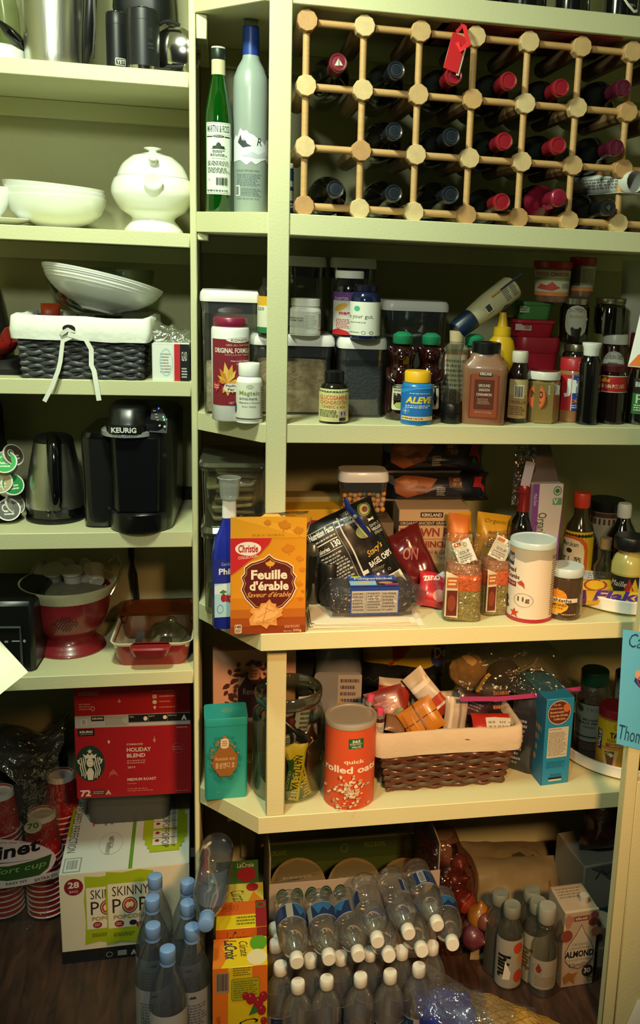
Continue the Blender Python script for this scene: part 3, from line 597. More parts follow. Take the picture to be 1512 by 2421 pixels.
mp = around(lambda z: interp(P, z), h_*.36, .09, 0); mp.h = .045; decal('drain_holes', .07, .05, ops, mp, cb, ustep=.01)
g = G(); g.tube([(R_*1.0, -.02, h_*.75), (R_*1.18, -.01, h_*.9), (R_*1.3, .01, h_*1.08), (R_*1.2, .03, h_*1.22), (R_*1.0, .02, h_*1.15)], .003, steel2, 8); mk('handle', g, t); g = G(); g.tube([(-R_*1.0, -.01, h_*.66), (-R_*1.14, -.02, h_*.75), (-R_*1.25, -.02, h_*.93)], .003, steel2, 8); mk('handle', g, t)
t = thing('mixing_bowl', 'cream bowl full of coffee pods nested in the red colander', 'bowl', (X, .30, Z0+h_*.56), 0); R2 = w_/2
P = smooth_prof([(0, R2*.5), (h_*.15, R2*.8), (h_*.30, R2*.94), (h_*.40, R2*1.0)], 3); g = G(); g.lathe(P+[(z-.001, r-.004) for z, r in reversed(P)], mat('c9c5a6', .35, coat=.3), 52, None, True, False); mk('bowl', g, t, 50)
g = G(); g.lathe([(h_*.22, R2*.84), (h_*.30, R2*.5), (h_*.33, .001)], mat('6f6a58', .8, 0, .3, 60), 30, None, False, False); mk('packing', g, t)
rr_ = random.Random(4)
for i, (px, py, az, el) in enumerate([(150, 1350, 20, 20), (128, 1362, 0, 60), (195, 1352, 150, 20), (205, 1362, 60, 40), (172, 1368, 0, 72), (108, 1357, 240, 25), (225, 1362, 200, 30)]):
    Pp = atZ(px, py, Z0+h_*.93)
    q = thing('coffee_pod', 'white coffee pod lying '+['upright at the back of the heap in the cream bowl', 'at the front left of the heap in the cream bowl', 'at the back right of the heap in the cream bowl', 'between two others at the right of the cream bowl', 'bottom up at the front of the cream bowl', 'against the left rim of the cream bowl', 'against the right rim of the cream bowl'][i], 'coffee pod', (Pp.x, Pp.y+.0, Z0+h_*.93+.006*(i == 0)), 0, 'coffee pods in the cream bowl', rot=(radians(90-el), 0, radians(az)))
    g = G(); g.lathe([(.002, .0235), (0, .0235), (-.002, .021), (-.038, .0165), (-.040, .014)], mat('c8c7bd', .4), 24, T(0, 0, .02)); mk('cup', g, q)
# red baking dish
X, w_, h_ = fit(272, 470, 1508, YL+.02, Z0, False); d_ = .24; X -= .008
t = thing('baking_dish', 'red stoneware baking dish with cream rim beside the colander', 'baking dish', (X, YL+.02+d_/2, Z0), radians(-2)); rd = mat('8e2529', .25, 0, .06, coat=.5)
g = G(); hb = .056; g.loft([(0, w_*.82, d_*.84, .02), (.004, w_*.84, d_*.86, .022), (hb*.55, w_*.90, d_*.93, .025), (hb*.86, w_*.93, d_*.96, .025), (hb*.9, w_*.96, d_*.99, .027)], rd, 5, None, True, False); mk('dish', g, t)
g = G(); cm = mat('d8cfb4', .25, coat=.5); g.loft([(hb*.9, w_*.96, d_*.99, .027), (hb, w_, d_*1.02, .028), (hb, w_*.955, d_*.965, .022), (.012, w_*.84, d_*.86, .02), (.0115, w_*.2, d_*.2, .02)], cm, 5, None, False, True); mk('glazed_inside', g, t)
g = G(); g.loft([(hb*.62, .07, .03, .012, 0, -d_/2-.006), (hb*.93, .085, .04, .015, 0, -d_/2-.008), (hb, .08, .035, .015, 0, -d_/2-.008)], rd, 4); mk('lug_handle', g, t); g = G(); g.loft([(hb*.62, .07, .03, .012, 0, d_/2+.006), (hb*.93, .085, .04, .015, 0, d_/2+.008), (hb, .08, .035, .015, 0, d_/2+.008)], rd, 4); mk('lug_handle', g, t)
xx, yy = X+.01, YL+.02+d_/2
t = thing('amber_dish', 'amber glass loaf dish standing at the back of the red baking dish', 'dish', (xx-.005, yy+.055, Z0+.013)); g = G(); A = clear('c08a55', .12, .03, .35, '8a4a22'); g.loft([(0, .15, .07, .02), (.06, .17, .09, .02), (.062, .19, .11, .03), (.064, .165, .085, .02), (.006, .145, .065, .02)], A, 4); mk('glass', g, t)
t = thing('glass_dome', 'clear glass lid with black band lying in the red baking dish', 'lid', (xx+.012, yy-.035, Z0+.014)); g = G(); g.lathe(smooth_prof([(0, .055), (.02, .052), (.045, .036), (.056, .018), (.060, .008), (.066, .012), (.07, .008)], 3), clear('dfe6dc', .16), 36, RY(12)); mk('dome', g, t, 60)
g = G(); ribbon(g, [(-.058, -.04, .004), (-.054, -.042, .03), (-.05, -.03, .05)], .016, rub); mk('band', g, t)
# ================================================================== TOP RIGHT: wine rack, bottles
pine = mat('c49a62', .5, 0, .12, 30, .1, 200, stretch=(1, 1, 6)); pines = [mat(c, .5, 0, .14, 60, .1, 300) for c in ('c99d66', 'd6b885', 'bd8f5c', 'cba772', 'd8be8c')]
RX0, RP, RZS, RY0 = .147, .1035, [.4145, .3065, .2005, .0965], .012
t = thing('wine_rack', 'wooden peg and dowel wine rack filling the second right shelf', 'rack', (RX0, RY0, ZRT[1])); zb = H-ZRT[1]
rc = random.Random(5)
for r in range(4):
    for c in range(8):
        x = c*RP; z = zb+RZS[r]+(.0012 if r == 0 else 0)
        g = G(); M = T(x, 0, z)@RX(-90)@RZ(rc.random()*36)
        pr_ = .0192; g.lathe([(0, pr_*.93), (.0025, pr_), (.0258, pr_), (.027, pr_*.96)], rc.choice(pines), 10, M); mk('peg', g, t, 20)
        if c < 7: g = G(); g.tube([(x+pr_-.002, .018, z), (x+RP-pr_+.002, .018, z)], .0068, pine, 10); mk('dowel', g, t)
        if r < 3: g = G(); g.tube([(x, .0155, z-pr_+.002), (x, .0155, zb+RZS[r+1]+pr_-.002)], .0066, pine, 10); mk('dowel', g, t)
        g = G(); g.tube([(x, .0265, z), (x, .25, z)], .0170, mat('8a6b45', .6, 0, .15, 30), 10); mk('long_peg', g, t, 20)
glk = mat('10120f', .12, 0, .05, coat=.5)
def wine(px, py, cap, lab, mark=None, Y=-.004, wax=False):
    P = atY(px, py, Y); q = thing('wine_bottle', lab, 'wine bottle', tuple(P), 0, 'wine bottles in the peg rack', rot=(radians(-90+1.5), 0, 0))
    # local +Z (up the bottle) points out of the rack towards -Y
    Rn = .0152
    q.rotation_euler = (radians(88.5), 0, 0)
    g = G(); g.lathe([(-.300, .034), (-.297, .0365), (-.150, .0372), (-.120, .034), (-.100, .024), (-.085, .0145), (-.055, .0138)], glk, 28); mk('glass', g, q, 50)
    cm_ = mat(cap, .3, .15, .08, coat=.3); g = G()
    if wax: g.lathe(smooth_prof([(-.12, .0345), (-.105, .027), (-.08, .017), (-.03, .0155), (-.012, .0175), (-.002, .015), (0, .004)], 3), cm_, 24); mk('wax_seal', g, q, 60); g = G(); g.tube([(-.005, -.016, -.02), (-.012, -.019, -.03), (-.017, -.014, -.045)], .003, cm_, 8); mk('wax_drip', g, q)
    else: g.lathe([(-.062, .0145), (-.022, Rn), (-.020, Rn*1.06), (-.003, Rn*1.06), (0, Rn*.93), (-.0006, Rn*.78), (-.0016, Rn*.75), (-.0010, .004), (-.0012, .0005)], cm_, 28); mk('capsule', g, q)
    mp = planar((-.012, -.012, -.0006), (1, 0, 0), (0, 1, 0), (0, 0, 1))
    if mark: decal('capsule_mark', .024, .024, mark, mp, q)
    return q
C1, C2, C3 = '7d2233', '1c222b', '9c1f2c'
dbl = [('e', .1, .1, .9, .9, '2b323c', {'ring': .1})]
sail = [('p', [(.5, .2), (.5, .75), (.2, .75)], 'c9c3b5'), ('p', [(.55, .3), (.85, .72), (.55, .72)], 'b9b3a5')]
for a in [(800, 147, C1, 'wine bottle with maroon cap and small white sail mark, upper left cell of the rack', sail), (937, 165, C2, 'wine bottle with black cap, top row, second cell', dbl),
          (1073, 178, C3, 'wine bottle with red cap directly below the hanging red gift tag', None), (1203, 190, C3, 'wine bottle with red cap, top row, right of the gift tag bottle', None), (1327, 206, C3, 'wine bottle with red cap, top row, second from the frame edge', None), (1474, 207, '5a1530', 'wine bottle with dark burgundy lettered cap, top row at the frame edge', None),
          (932, 310, C2, 'wine bottle with black cap, middle row, beside the empty cell', dbl), (1067, 322, C2, 'wine bottle with black cap, middle row, left of the red capped ones', dbl), (1193, 333, C3, 'wine bottle with red cap, middle row, first of the two red ones', None), (1320, 343, C3, 'wine bottle with red cap, middle row, second of the two red ones', None), (1457, 348, '5a1530', 'wine bottle with burgundy lettered cap, middle row at the frame edge', None),
          (793, 447, C2, 'wine bottle with black cap, bottom row, first cell', dbl), (931, 457, C2, 'wine bottle with black cap, bottom row, second cell', dbl), (1065, 460, C2, 'wine bottle with black cap, bottom row, third cell', dbl), (1187, 477, C3, 'wine bottle with red cap, bottom row, left of the wax sealed one', None), (1322, 467, '8c1c35', 'wine bottle with glossy red dripping wax seal, bottom row', 'wax'),
          (1438, 490, '16181a', 'wine bottle with black embossed cap under the rolled paper', [('e', .02, .02, .98, .98, '4b4d4c', {'ring': .06}), ('e', .12, .12, .88, .88, '3a3c3b', {'ring': .06}), ('t', 'dg', .3, .28, .7, .72, '6a6c6a', {'i': .4})])]:
    wine(a[0], a[1], a[2], a[3], a[4] if a[4] != 'wax' else None, wax=a[4] == 'wax')
# paper roll in the last column
P = atY(1490, 430, .01); t = thing('paper_roll', 'rolled white printed paper in the bottom row of the rack at the frame edge', 'paper', (P.x+.006, .002, P.z), rot=(0, 0, radians(14)))
g = G(); sp = [(.021*(1-.02*i/6)*cos(i*.42), .021*(1-.02*i/6)*sin(i*.42)) for i in range(26)]; pap = mat('d6d8d2', .6, 0, .03)
g.rings([[(x*(1-.004*0), y_, z) for x, z in sp] for y_ in (0, .08, .2)], pap, None, False, False, closed=False); mk('sheet', g, t, 80)
g = G(); g.box((.0, .1, -.0215), (.05, .2, .0008), pap, 0); mk('loose_edge', g, t)
decal('print', .14, .035, [('f', .08, .2, .95, .85, '8d908c', {'n': 4})], around(lambda z: .0213, .02, .035, 0) if 0 else (lambda u, v, e: (-(.0213+e)*cos((v-.017)/.0213), .02+u, (.0213+e)*sin((v-.017)/.0213))), t)
# gift bag folded on the rack, tag
P0 = atY(1062, 62, .03); P1 = atY(1478, 112, .03); zt = H+.4145+.0192+.0018
t = thing('gift_bag', 'flattened glossy red gift bag lying on the wine rack', 'bag', (P0.x, .012, zt), 0); red = mat('b0141c', .25, 0, .1, coat=.5); L_ = P1.x-P0.x
g = G()
for k_, (x0, x1, y0, y1, z) in enumerate([(0, L_*.96, 0, .2, .0), (-.012, L_*.85, .012, .22, .0024), (.0, L_*.7, .02, .2, .0045)]):
    g.add([(x0, y0+.01, z), (x1, y0, z), (x1+.02, y1, z), (x0, y1, z), (x0, y0+.01, z+.0016), (x1, y0, z+.0012), (x1+.02, y1, z+.0012), (x0, y1, z+.0016)], [(0, 1, 2, 3), (4, 5, 6, 7), (0, 1, 5, 4), (1, 2, 6, 5), (2, 3, 7, 6), (3, 0, 4, 7)], red)
mk('folded_sheet', g, t, 20)
g = G(); g.tube([(.01, -.002, .0068), (.12, .01, .0068), (.25, .012, .0062)], .0011, mat('5b5450', .5), 6); mk('cord_handle', g, t)
P = atY(1077, 125, -.012); t = thing('gift_tag', 'red gift tag tied with a ribbon hanging before the wine rack', 'tag', (P.x-.001, -.012, P.z), rot=(radians(-4), radians(15), radians(8)))
g = G(); g.box((0, 0, 0), (.030, .0012, .066), mat('cf2a30', .4, 0, .03), .0004); g.box((.0155, .0015, -.003), (.006, .003, .066), mat('cfcdb8', .5), .0004); o = mk('card', g, t)
g = G(); ribbon(g, [(-.002, -.001, .018), (.006, -.006, .006), (.018, -.008, .022), (.012, -.003, .034), (.004, .0, .050), (.003, .012, .058)], .008, mat('ea3238', .35)); ribbon(g, [(.003, .014, .056), (.0, .002, .05), (-.008, .0, .035)], .006, mat('ea3238', .35)); mk('ribbon', g, t, 60)
# bottle bottoms on the top shelf
for i, (x0, x1, Y, lc, lab) in enumerate([(1135, 1175, .10, None, 'dark wine bottle base on the top right shelf, without a label, first in the row'), (1192, 1292, .055, 'e3e8cf', 'wine bottle with cream label on the top right shelf, second in the row'), (1306, 1393, .05, 'e0e4c4', 'wine bottle with tall cream label on the top right shelf, third in the row'), (1418, 1512, .06, 'k', 'wine bottle with black wavy-edged label on the top right shelf, last in the row')]):
    X, w_, _ = fit(x0, x1, -20, Y, ZRT[0]); w_ = min(w_, .078) if i else .078
    ops = [('r', 0, 0, 1, .86, lc)] if lc and lc != 'k' else ([('s', 0, 0, 1, 1, 'e8ead8', {'p': [(-1, 1), (1, 1), (1, -.95), (.7, -1), (.3, -.8), (0, -.55), (-.4, -.62), (-1, -.45)]}), ('s', 0, 0, 1, 1, '101210', {'p': [(-1, 1), (.96, 1), (.96, -.86), (.72, -.9), (.34, -.7), (.0, -.45), (-.4, -.52), (-1, -.36)]}), ('t', '2011', .72, .86, .88, .90, 'c9ccbb')] if lc else [])
    q = thing('wine_bottle', lab, 'wine bottle', (X, Y, ZRT[0]), face(X, Y), 'wine bottles standing on the top shelf')
    turned(q, w_, .30, [(0, .9), (.01, .98), (.6, 1), (.72, .9), (.8, .42), (.86, .38), (1, .38)], glk, (), [('paper_label', .045 if i == 2 else .06 if i == 1 else .035, .4, .95, ops)] if ops else (), n=36, bodyname='glass')
# ---------- corner shelf: two bottles
Z0 = ZRT[1]
t, w_, h_ = jar('vermouth_bottle', 'green glass vermouth bottle with printed white label on the corner shelf', 'bottle', (484, 549, 112), .14, Z0,
    [(0, .93), (.01, 1), (.56, 1), (.62, .95), (.74, .70), (.82, .50), (.84, .47), (.93, .45)], clear('2f9a35', .10, .03, .45, '0a5a10'), [
    ('neck_label', [(.835, .505), (.925, .50)], mat('c8c19a', .6)), ('cap', [(.925, .52), (.93, .55), (.985, .55), (.99, .52)], mat('16241c', .4)), ('cap_top', [(.9901, .52), (1.0, .5)], mat('c9c8b5', .4))],
    [('back_label', .11, .545, 1.05, [('R', .02, 0, .98, 1, 'dfe8dc', {'r': .03}), ('r', .05, .015, .95, .985, '27302b'), ('r', .065, .02, .935, .98, 'dde7da'), ('t', 'MARTINI & ROSSI', .09, .04, .90, .14, '20352c', {'b': .015}), ('r', .065, .165, .935, .168, '20352c'), ('e', .3, .175, .7, .21, '1e2b26'), ('t', 'EXTRA DRY', .36, .185, .64, .20, 'dde7da'), ('r', .07, .19, .29, .205, '1e2b26'), ('r', .71, .19, .93, .205, '1e2b26'),
      ('p', [(.3, .36), (.3, .33), (.42, .32), (.42, .30), (.5, .27), (.58, .30), (.58, .32), (.7, .33), (.7, .36)], '27352f'), ('r', .25, .36, .75, .365, '27352f'), ('f', .3, .38, .7, .42, '3c4a44', {'n': 2}), ('f', .22, .43, .78, .47, '55625c', {'n': 2}), ('t', 'MARTINI & ROSSI', .28, .49, .72, .505, '27352f'), ('f', .12, .53, .88, .60, '7b877f', {'n': 4}), ('f', .12, .62, .9, .70, '7b877f', {'n': 4}), ('b', .42, .76, .82, .87, '2b332f'), ('e', .15, .78, .2, .81, '2b332f', {'ring': .3}), ('f', .1, .93, .9, .96, '55625c', {'n': 1})])], n=40, bodyname='glass')
frost = mat('98a69f', .34, 0, .05, 8, coat=.3)
t, w_, h_ = jar('vodka_bottle', 'tall frosted vodka bottle with blue neck foil and snowy mountain print', 'bottle', (549, 633, 28), .155, Z0,
    [(0, .95), (.01, 1), (.62, 1), (.68, .96), (.73, .75), (.77, .50), (.80, .44), (.88, .42)], frost, [('neck_foil', [(.79, .475), (.925, .45), (.93, .44)], mat('1f3f8f', .35, .1)), ('neck', [(.93, .38), (.965, .36)], clear('cfd8d0', .15)), ('stopper', [(.962, .44), (.97, .46), (.99, .46), (1, .40)], mat('101a33', .3))],
    [('mountain_print', .24, .43, 1.3, [('s', 0, 0, 1, 1, 'd6dae2', {'p': [(-1, .35), (-.85, .62), (-.75, .5), (-.6, .95), (-.45, .8), (-.3, .85), (-.2, .7), (0, .62), (.2, .42), (.35, .4), (.55, .15), (.7, .5), (.85, .4), (1, .55), (1, -.55), (.85, -.8), (.6, -.6), (.35, -.7), (.1, -.9), (-.1, -.75), (-.3, -.95), (-.6, -.7), (-1, -.8)]}),
      ('s', .12, .1, .48, .55, '3a4048', {'p': [(-.9, -.3), (-.5, .6), (-.3, -.1), (0, .3), (.3, -.4), (.9, -.7), (-.2, -.9)]}), ('s', .2, .15, .4, .4, 'c9ced8', {'p': [(-.3, -.6), (.2, .8), (.6, -.4)]}), ('t', 'R', .57, .26, .68, .46, '2c3138', {'i': .2}), ('s', .25, .55, .9, .8, 'b9bfca', {'p': [(-1, -.5), (-.3, .4), (.1, -.1), (.6, .6), (1, -.2), (0, -.9)]})], 10),
     ('back_print', .06, .225, .9, [('t', 'DISTILLED WITH FINE WHEAT', .03, .02, .8, .08, '5c6a6c'), ('f', .05, .13, .86, .52, '74828a', {'n': 8}), ('f', .2, .56, .86, .82, '74828a', {'n': 5}), ('r', 0, .5, .16, .82, 'e2e6e2'), ('b', .01, .53, .13, .79, '444b4b'), ('t', 'VODKA 40% ALC/VOL 750 ML', .03, .87, .8, .92, '5c6a6c')])], n=40, bodyname='glass')
t, w_, h_ = jar('liqueur_bottle', 'dark bottle with white neck band half hidden behind the post, top corner shelf', 'bottle', (612, 668, 150), .34, Z0, [(0, .95), (.01, 1), (.55, 1), (.7, .6), (.8, .4), (.92, .38)], glk, [('neck_band', [(.80, .42), (.9, .40)], wplast), ('cap', [(.92, .44), (1, .44)], mat('b9bda9', .4))])
t, w_, h_ = jar('spice_shaker', 'blue and white shaker between the post and the wine rack', 'shaker', (655, 692, 386), .10, Z0, [(0, .95), (.02, 1), (.9, 1)], mat('2c4f8c', .4), [('cap', [(.9, 1.04), (.98, 1.04), (1, .95)], wplast)], [('wrapper', .1, .85, 1.6, [('r', 0, 0, 1, 1, '2c4f8c'), ('r', 0, .25, 1, .4, 'd5d8d4'), ('r', 0, .5, 1, .75, 'cfd3cd'), ('f', .05, .8, .95, .95, 'e5e5e0', {'n': 2})])])
# ================================================================== THIRD RIGHT SHELF
Z0 = ZRT[2]; cw = clear('f2f4f2', .07, .04, .03, 'c8ccd0'); cwd = clear('e2e6e6', .09, .04, .04, 'b8bcc4'); lidw = mat('e8e4e0', .35, 0, .02, coat=.3); grey = clear('6f7278', .12, .05, .35, '55585f')
wcap = mat('ecece6', .4)
def popbox(lab, bb, Y, Z=Z0, dr=1.0, fill=None, fm=None, group='push-top storage containers', turn=0, amp=.006, lidf=.0, name='storage_container', fk='contents', dark=None):
    X, w_, h_ = fit(bb[0], bb[1], bb[2], Y, Z, False); d_ = w_*dr
    t = thing(name, lab, 'container', (X, Y+d_/2, Z), radians(turn), group)
    ww, dd = w_*.965, d_*.965; lh = .022; hh = h_-lh
    g = G(); g.loft([(0, ww*.86, dd*.86, .012), (.004, ww*.9, dd*.9, .016), (hh*.6, ww*.94, dd*.94, .018), (hh*.92, ww*.97, dd*.97, .02), (hh, ww, dd, .02)], dark or cw, 4, None, True, False); mk('clear_body', g, t, 60)
    g = G(); g.loft([(hh-.022, ww*.93, dd*.93, .016), (hh-.010, ww*.955, dd*.955, .018), (hh-.001, ww*.96, dd*.96, .018)], grey, 4); mk('seal', g, t)
    g = G(); g.loft([(hh+.0005, w_*.99, d_*.99, .02), (hh+.006, w_, d_, .022), (hh+lh*.75, w_*.985, d_*.985, .022), (hh+lh, w_*.93, d_*.93, .02)], lidw, 5); l = mk('lid', g, t, 50)
    if fill: heap(t, fk, ww*.84, dd*.84, hh*fill, fm, bb[0], amp, M=T(0, 0, .006), r=.1)
    return t, w_, h_, d_
oats = mat('a8997c', .8, 0, .6, 60, .8, 90); cereal = mat('b09472', .75, 0, .5, 70, 1.0, 110); beans = mat('33343a', .6, 0, .5, 130, .8, 200); flourm = mat('5b4d33', .7, 0, .4, 30)
popbox('tall clear container with white lid and seeds, left of the post behind the powder tub', (472, 626, 688), .10, fill=.42, fm=oats, dr=.9)
B = popbox('low wide clear container of brown bran cereal behind the post', (590, 792, 792), .10, fill=.78, fm=cereal, dr=.9, amp=.012, turn=0)
C = popbox('low clear container of dark grains beside the cereal', (797, 914, 800), .08, fill=.70, fm=beans, dr=1, dark=cwd)
ZB = Z0+B[2]+.0005; ZC = Z0+C[2]+.0005
popbox('tall clear container standing at the back on the cereal container', (668, 768, 606), .30, fill=.75, fm=flourm, dr=.9)
popbox('tall clear container at the back behind the omega bottle', (774, 884, 610), .30, fill=.5, fm=mat('3a3b3e', .6, 0, .3), dr=.9, dark=cwd)
popbox('wide clear empty container behind the honey bears', (898, 1056, 712), .24, dr=.8, dark=cwd)
# tub of fibre powder
ops = [('r', 0, 0, 1, 1, '7d1c2c'), ('e', .38, -.035, 1.0, .05, 'ecece6'), ('e', .40, -.03, .98, .045, 'c9c2a5', {'ring': .05}), ('t', 'KONSYL', .48, -.01, .9, .03, '8a7b55', {'b': .02}), ('t', '100% ALL NATURAL', .38, .07, .97, .10, 'e0b98e'), ('t', 'ORIGINAL FORMULA', .10, .13, 1.0, .205, 'ece5d8', {'b': .02}), ('t', 'PSYLLIUM FIBER', .36, .22, .95, .245, 'd8a98a'), ('t', 'Helps Lower Cholesterol', .48, .31, 1.0, .34, 'ece5d8'), ('t', 'To Promote Regularity', .6, .36, 1.0, .385, 'ece5d8')]
for a, l in ((100, .36), (125, .30), (75, .33), (55, .27), (150, .25), (-60, .2), (-90, .22), (-120, .2), (170, .2), (15, .25)):
    c_, s_ = cos(radians(a)), sin(radians(a)); cx, cy = .42, .66; q = .06
    ops.append(('p', [(cx, cy), (cx+c_*l*.6-s_*q, cy-(s_*l*.5)-c_*q*.5), (cx+c_*l*1.1, cy-s_*l*.9), (cx+c_*l*.6+s_*q, cy-(s_*l*.5)+c_*q*.5)], ['d9a03a', 'e2b45a', 'c77e2a'][a % 3]))
ops += [('s', .06, .64, .26, .80, 'c22a34', {'p': [(0, -1), (-.9, .2), (-.8, .8), (-.4, .95), (0, .5), (.4, .95), (.8, .8), (.9, .2)]}), ('t', 'Heart', .10, .68, .22, .71, 'f0e4e0'), ('t', 'Healthy', .09, .72, .23, .75, 'f0e4e0'), ('R', .34, .66, .98, .79, 'ddd3c5', {'r': .4}), ('t', 'Psyllium Husk', .38, .68, .92, .72, '4a2320', {'b': .02}), ('t', 'Per Dose', .42, .735, .80, .77, '4a2320', {'b': .02}), ('t', 'NET WT 15.9 OZ', .45, .94, .9, .975, 'd8b98a')]
jar('fibre_tub', 'tall white tub with red cap and maroon flower label, left corner', 'tub', (499, 589, 750), .055, Z0, [(0, .93), (.01, .97), (.88, 1), (.905, .96), (.91, .86), (.925, .86)], wplast, [('cap', [(.915, .88), (.92, .9), (.985, .9), (1, .84)], mat('7b1a38', .35))], [('wrap_label', .16, .80, 1.18, ops, 4)], n=36)
jar('capsule_bottle', 'small white bottle with green lettering in front of the fibre tub', 'bottle', (557, 620, 858), .022, Z0, [(0, .95), (.01, 1), (.66, 1), (.74, .92), (.78, .76), (.80, .76)], wplast, [('cap', [(.79, .80), (.80, .82), (.98, .82), (1, .78)], wcap)], [('wrap_label', .05, .69, 1.3, [('r', 0, 0, 1, 1, 'd9d9cc'), ('e', .42, .05, .62, .16, '8b9a55', {'ring': .15}), ('e', .47, .08, .57, .14, '8b9a55', {'ring': .25}), ('t', 'Magtein', .20, .21, .82, .36, '7f8f4c', {'b': .01}), ('f', .2, .39, .82, .45, '6a6a66', {'n': 2}), ('t', 'Magnesium L-Threonate', .2, .5, .84, .55, '4b4b4b', {'b': .01}), ('t', 'Brain Health', .3, .6, .7, .64, '4b4b4b'), ('e', -.1, .52, .08, .82, '26305a'), ('f', .86, .1, 1, .9, '6a6a66', {'n': 12}), ('r', 0, .93, 1, .96, '55564e')])], n=32)
t, w_, h_ = jar('supplement_bottle', 'small brown glass bottle with green and yellow label behind the post', 'bottle', (608, 664, 657), .10, ZB, [(0, .95), (.01, 1), (.78, 1), (.85, .8), (.88, .6)], mat('1c1a17', .15, coat=.5), [('cap', [(.88, .62), (1, .62)], blk)], [('wrap_label', .03, .68, 1.5, [('r', 0, 0, 1, 1, 'dad9c4'), ('r', 0, 0, 1, .25, 'd9a528'), ('r', 0, .78, 1, .84, 'dad9c4'), ('r', 0, .84, 1, 1, '2c7440'), ('t', '220', .12, .3, .35, .38, '3c3c3c')])])
jar('pill_bottle', 'white pill bottle with plain white cap standing on the cereal container', 'bottle', (684, 757, 705), .105, ZB, [(0, .95), (.01, 1), (.70, 1), (.76, .9), (.79, .85)], wplast, [('cap', [(.79, .92), (.80, .94), (.98, .94), (1, .88)], wcap)], [('wrap_label', .05, .66, 1.35, [('r', 0, 0, 1, 1, 'e0e0d6'), ('t', 'Atorvastatin', .52, .04, .8, .08, 'c25b50'), ('f', .5, .14, .78, .78, 'a9a9a2', {'n': 10}), ('f', .88, .1, .96, .7, '55564e', {'n': 9}), ('r', .88, .78, .98, .84, 'd35a30'), ('R', .0, .25, .48, .7, 'c9ccc2', {'r': .05}), ('t', 'PREVENTATIVE', .03, .28, .45, .34, '33383a', {'b': .01}), ('t', 'CALCIUM 72 MG', .03, .38, .45, .44, '33383a', {'b': .01})])])
jar('omega_bottle', 'dark supplement bottle with white cap and red omega label on the grain container', 'bottle', (783, 862, 640), .13, ZC, [(0, .93), (.01, 1), (.70, 1), (.80, .93), (.88, .74), (.89, .74)], mat('17171b', .12, coat=.5), [('cap', [(.885, .84), (.89, .86), (.985, .86), (1, .8)], wcap)], [('wrap_label', .03, .68, 1.35, [('r', 0, 0, .55, 1, 'd8d4cc'), ('r', .55, 0, 1, 1, 'd8d4cc'), ('r', 0, 0, .5, .2, '6a3a8c'), ('t', 'CHAPTER.', .06, .12, .42, .19, 'c9b8dd', {'b': .02}), ('e', .08, .26, .4, .5, 'd8a545', {'rot': -20}), ('t', 'mega', .2, .46, .5, .56, 'c22c2c', {'b': .03}), ('t', '3', .1, .44, .19, .58, 'c22c2c', {'b': .03}), ('f', .12, .62, .48, .85, 'c2605a', {'n': 6}), ('s', 0, .84, .55, 1, 'bf2424', {'p': [(-1, -1), (-1, .2), (-.3, .9), (.4, .2), (.9, -1)]}), ('r', .56, .02, .62, .98, 'c9c5bd'), ('t', 'SUP', .6, .05, .8, .11, '333'), ('f', .6, .2, .95, .9, '8a8680', {'n': 12})] if 0 else [('r', 0, 0, 1, 1, 'd8d4cc'), ('r', 0, 0, .5, .2, '6a3a8c'), ('t', 'CHAPTER.', .06, .12, .42, .19, 'c9b8dd', {'b': .02}), ('e', .08, .28, .4, .42, 'd8a545', {'rot': 25}), ('t', 'mega', .2, .46, .5, .56, 'c22c2c', {'b': .03}), ('f', .12, .62, .48, .85, 'c2605a', {'n': 6}), ('s', 0, .84, .55, 1, 'bf2424', {'p': [(-1, -1), (-1, .2), (-.3, .9), (.4, .2), (.9, -1)]}), ('f', .6, .1, .95, .9, '8a8680', {'n': 12})], 12)])
jar('probiotic_bottle', 'navy blue bottle with white label and teal dot, front of the omega bottle', 'bottle', (825, 897, 673), .075, ZC, [(0, .93), (.01, 1), (.70, 1), (.78, .93), (.86, .78), (.88, .72)], mat('121a3d', .1, 0, .05, coat=.6), [('cap', [(.875, .76), (.88, .78), (.985, .78), (1, .72)], mat('0d1122', .25))], [('wrap_label', .07, .69, 1.4, [('r', 0, 0, 1, 1, 'e2e2d6'), ('e', .22, .12, .38, .28, '4fae92'), ('t', 'in your gut.', .04, .38, .70, .52, '4a4f4c'), ('f', .08, .58, .62, .64, '8f938c', {'n': 1}), ('e', .42, .86, .52, .96, '6a6d68', {'ring': .2}), ('e', .6, .86, .7, .96, '6a6d68', {'ring': .3}), ('f', .05, .88, .38, .93, '8f938c', {'n': 1}), ('f', .9, .1, 1, .9, '8f938c', {'n': 16})])])
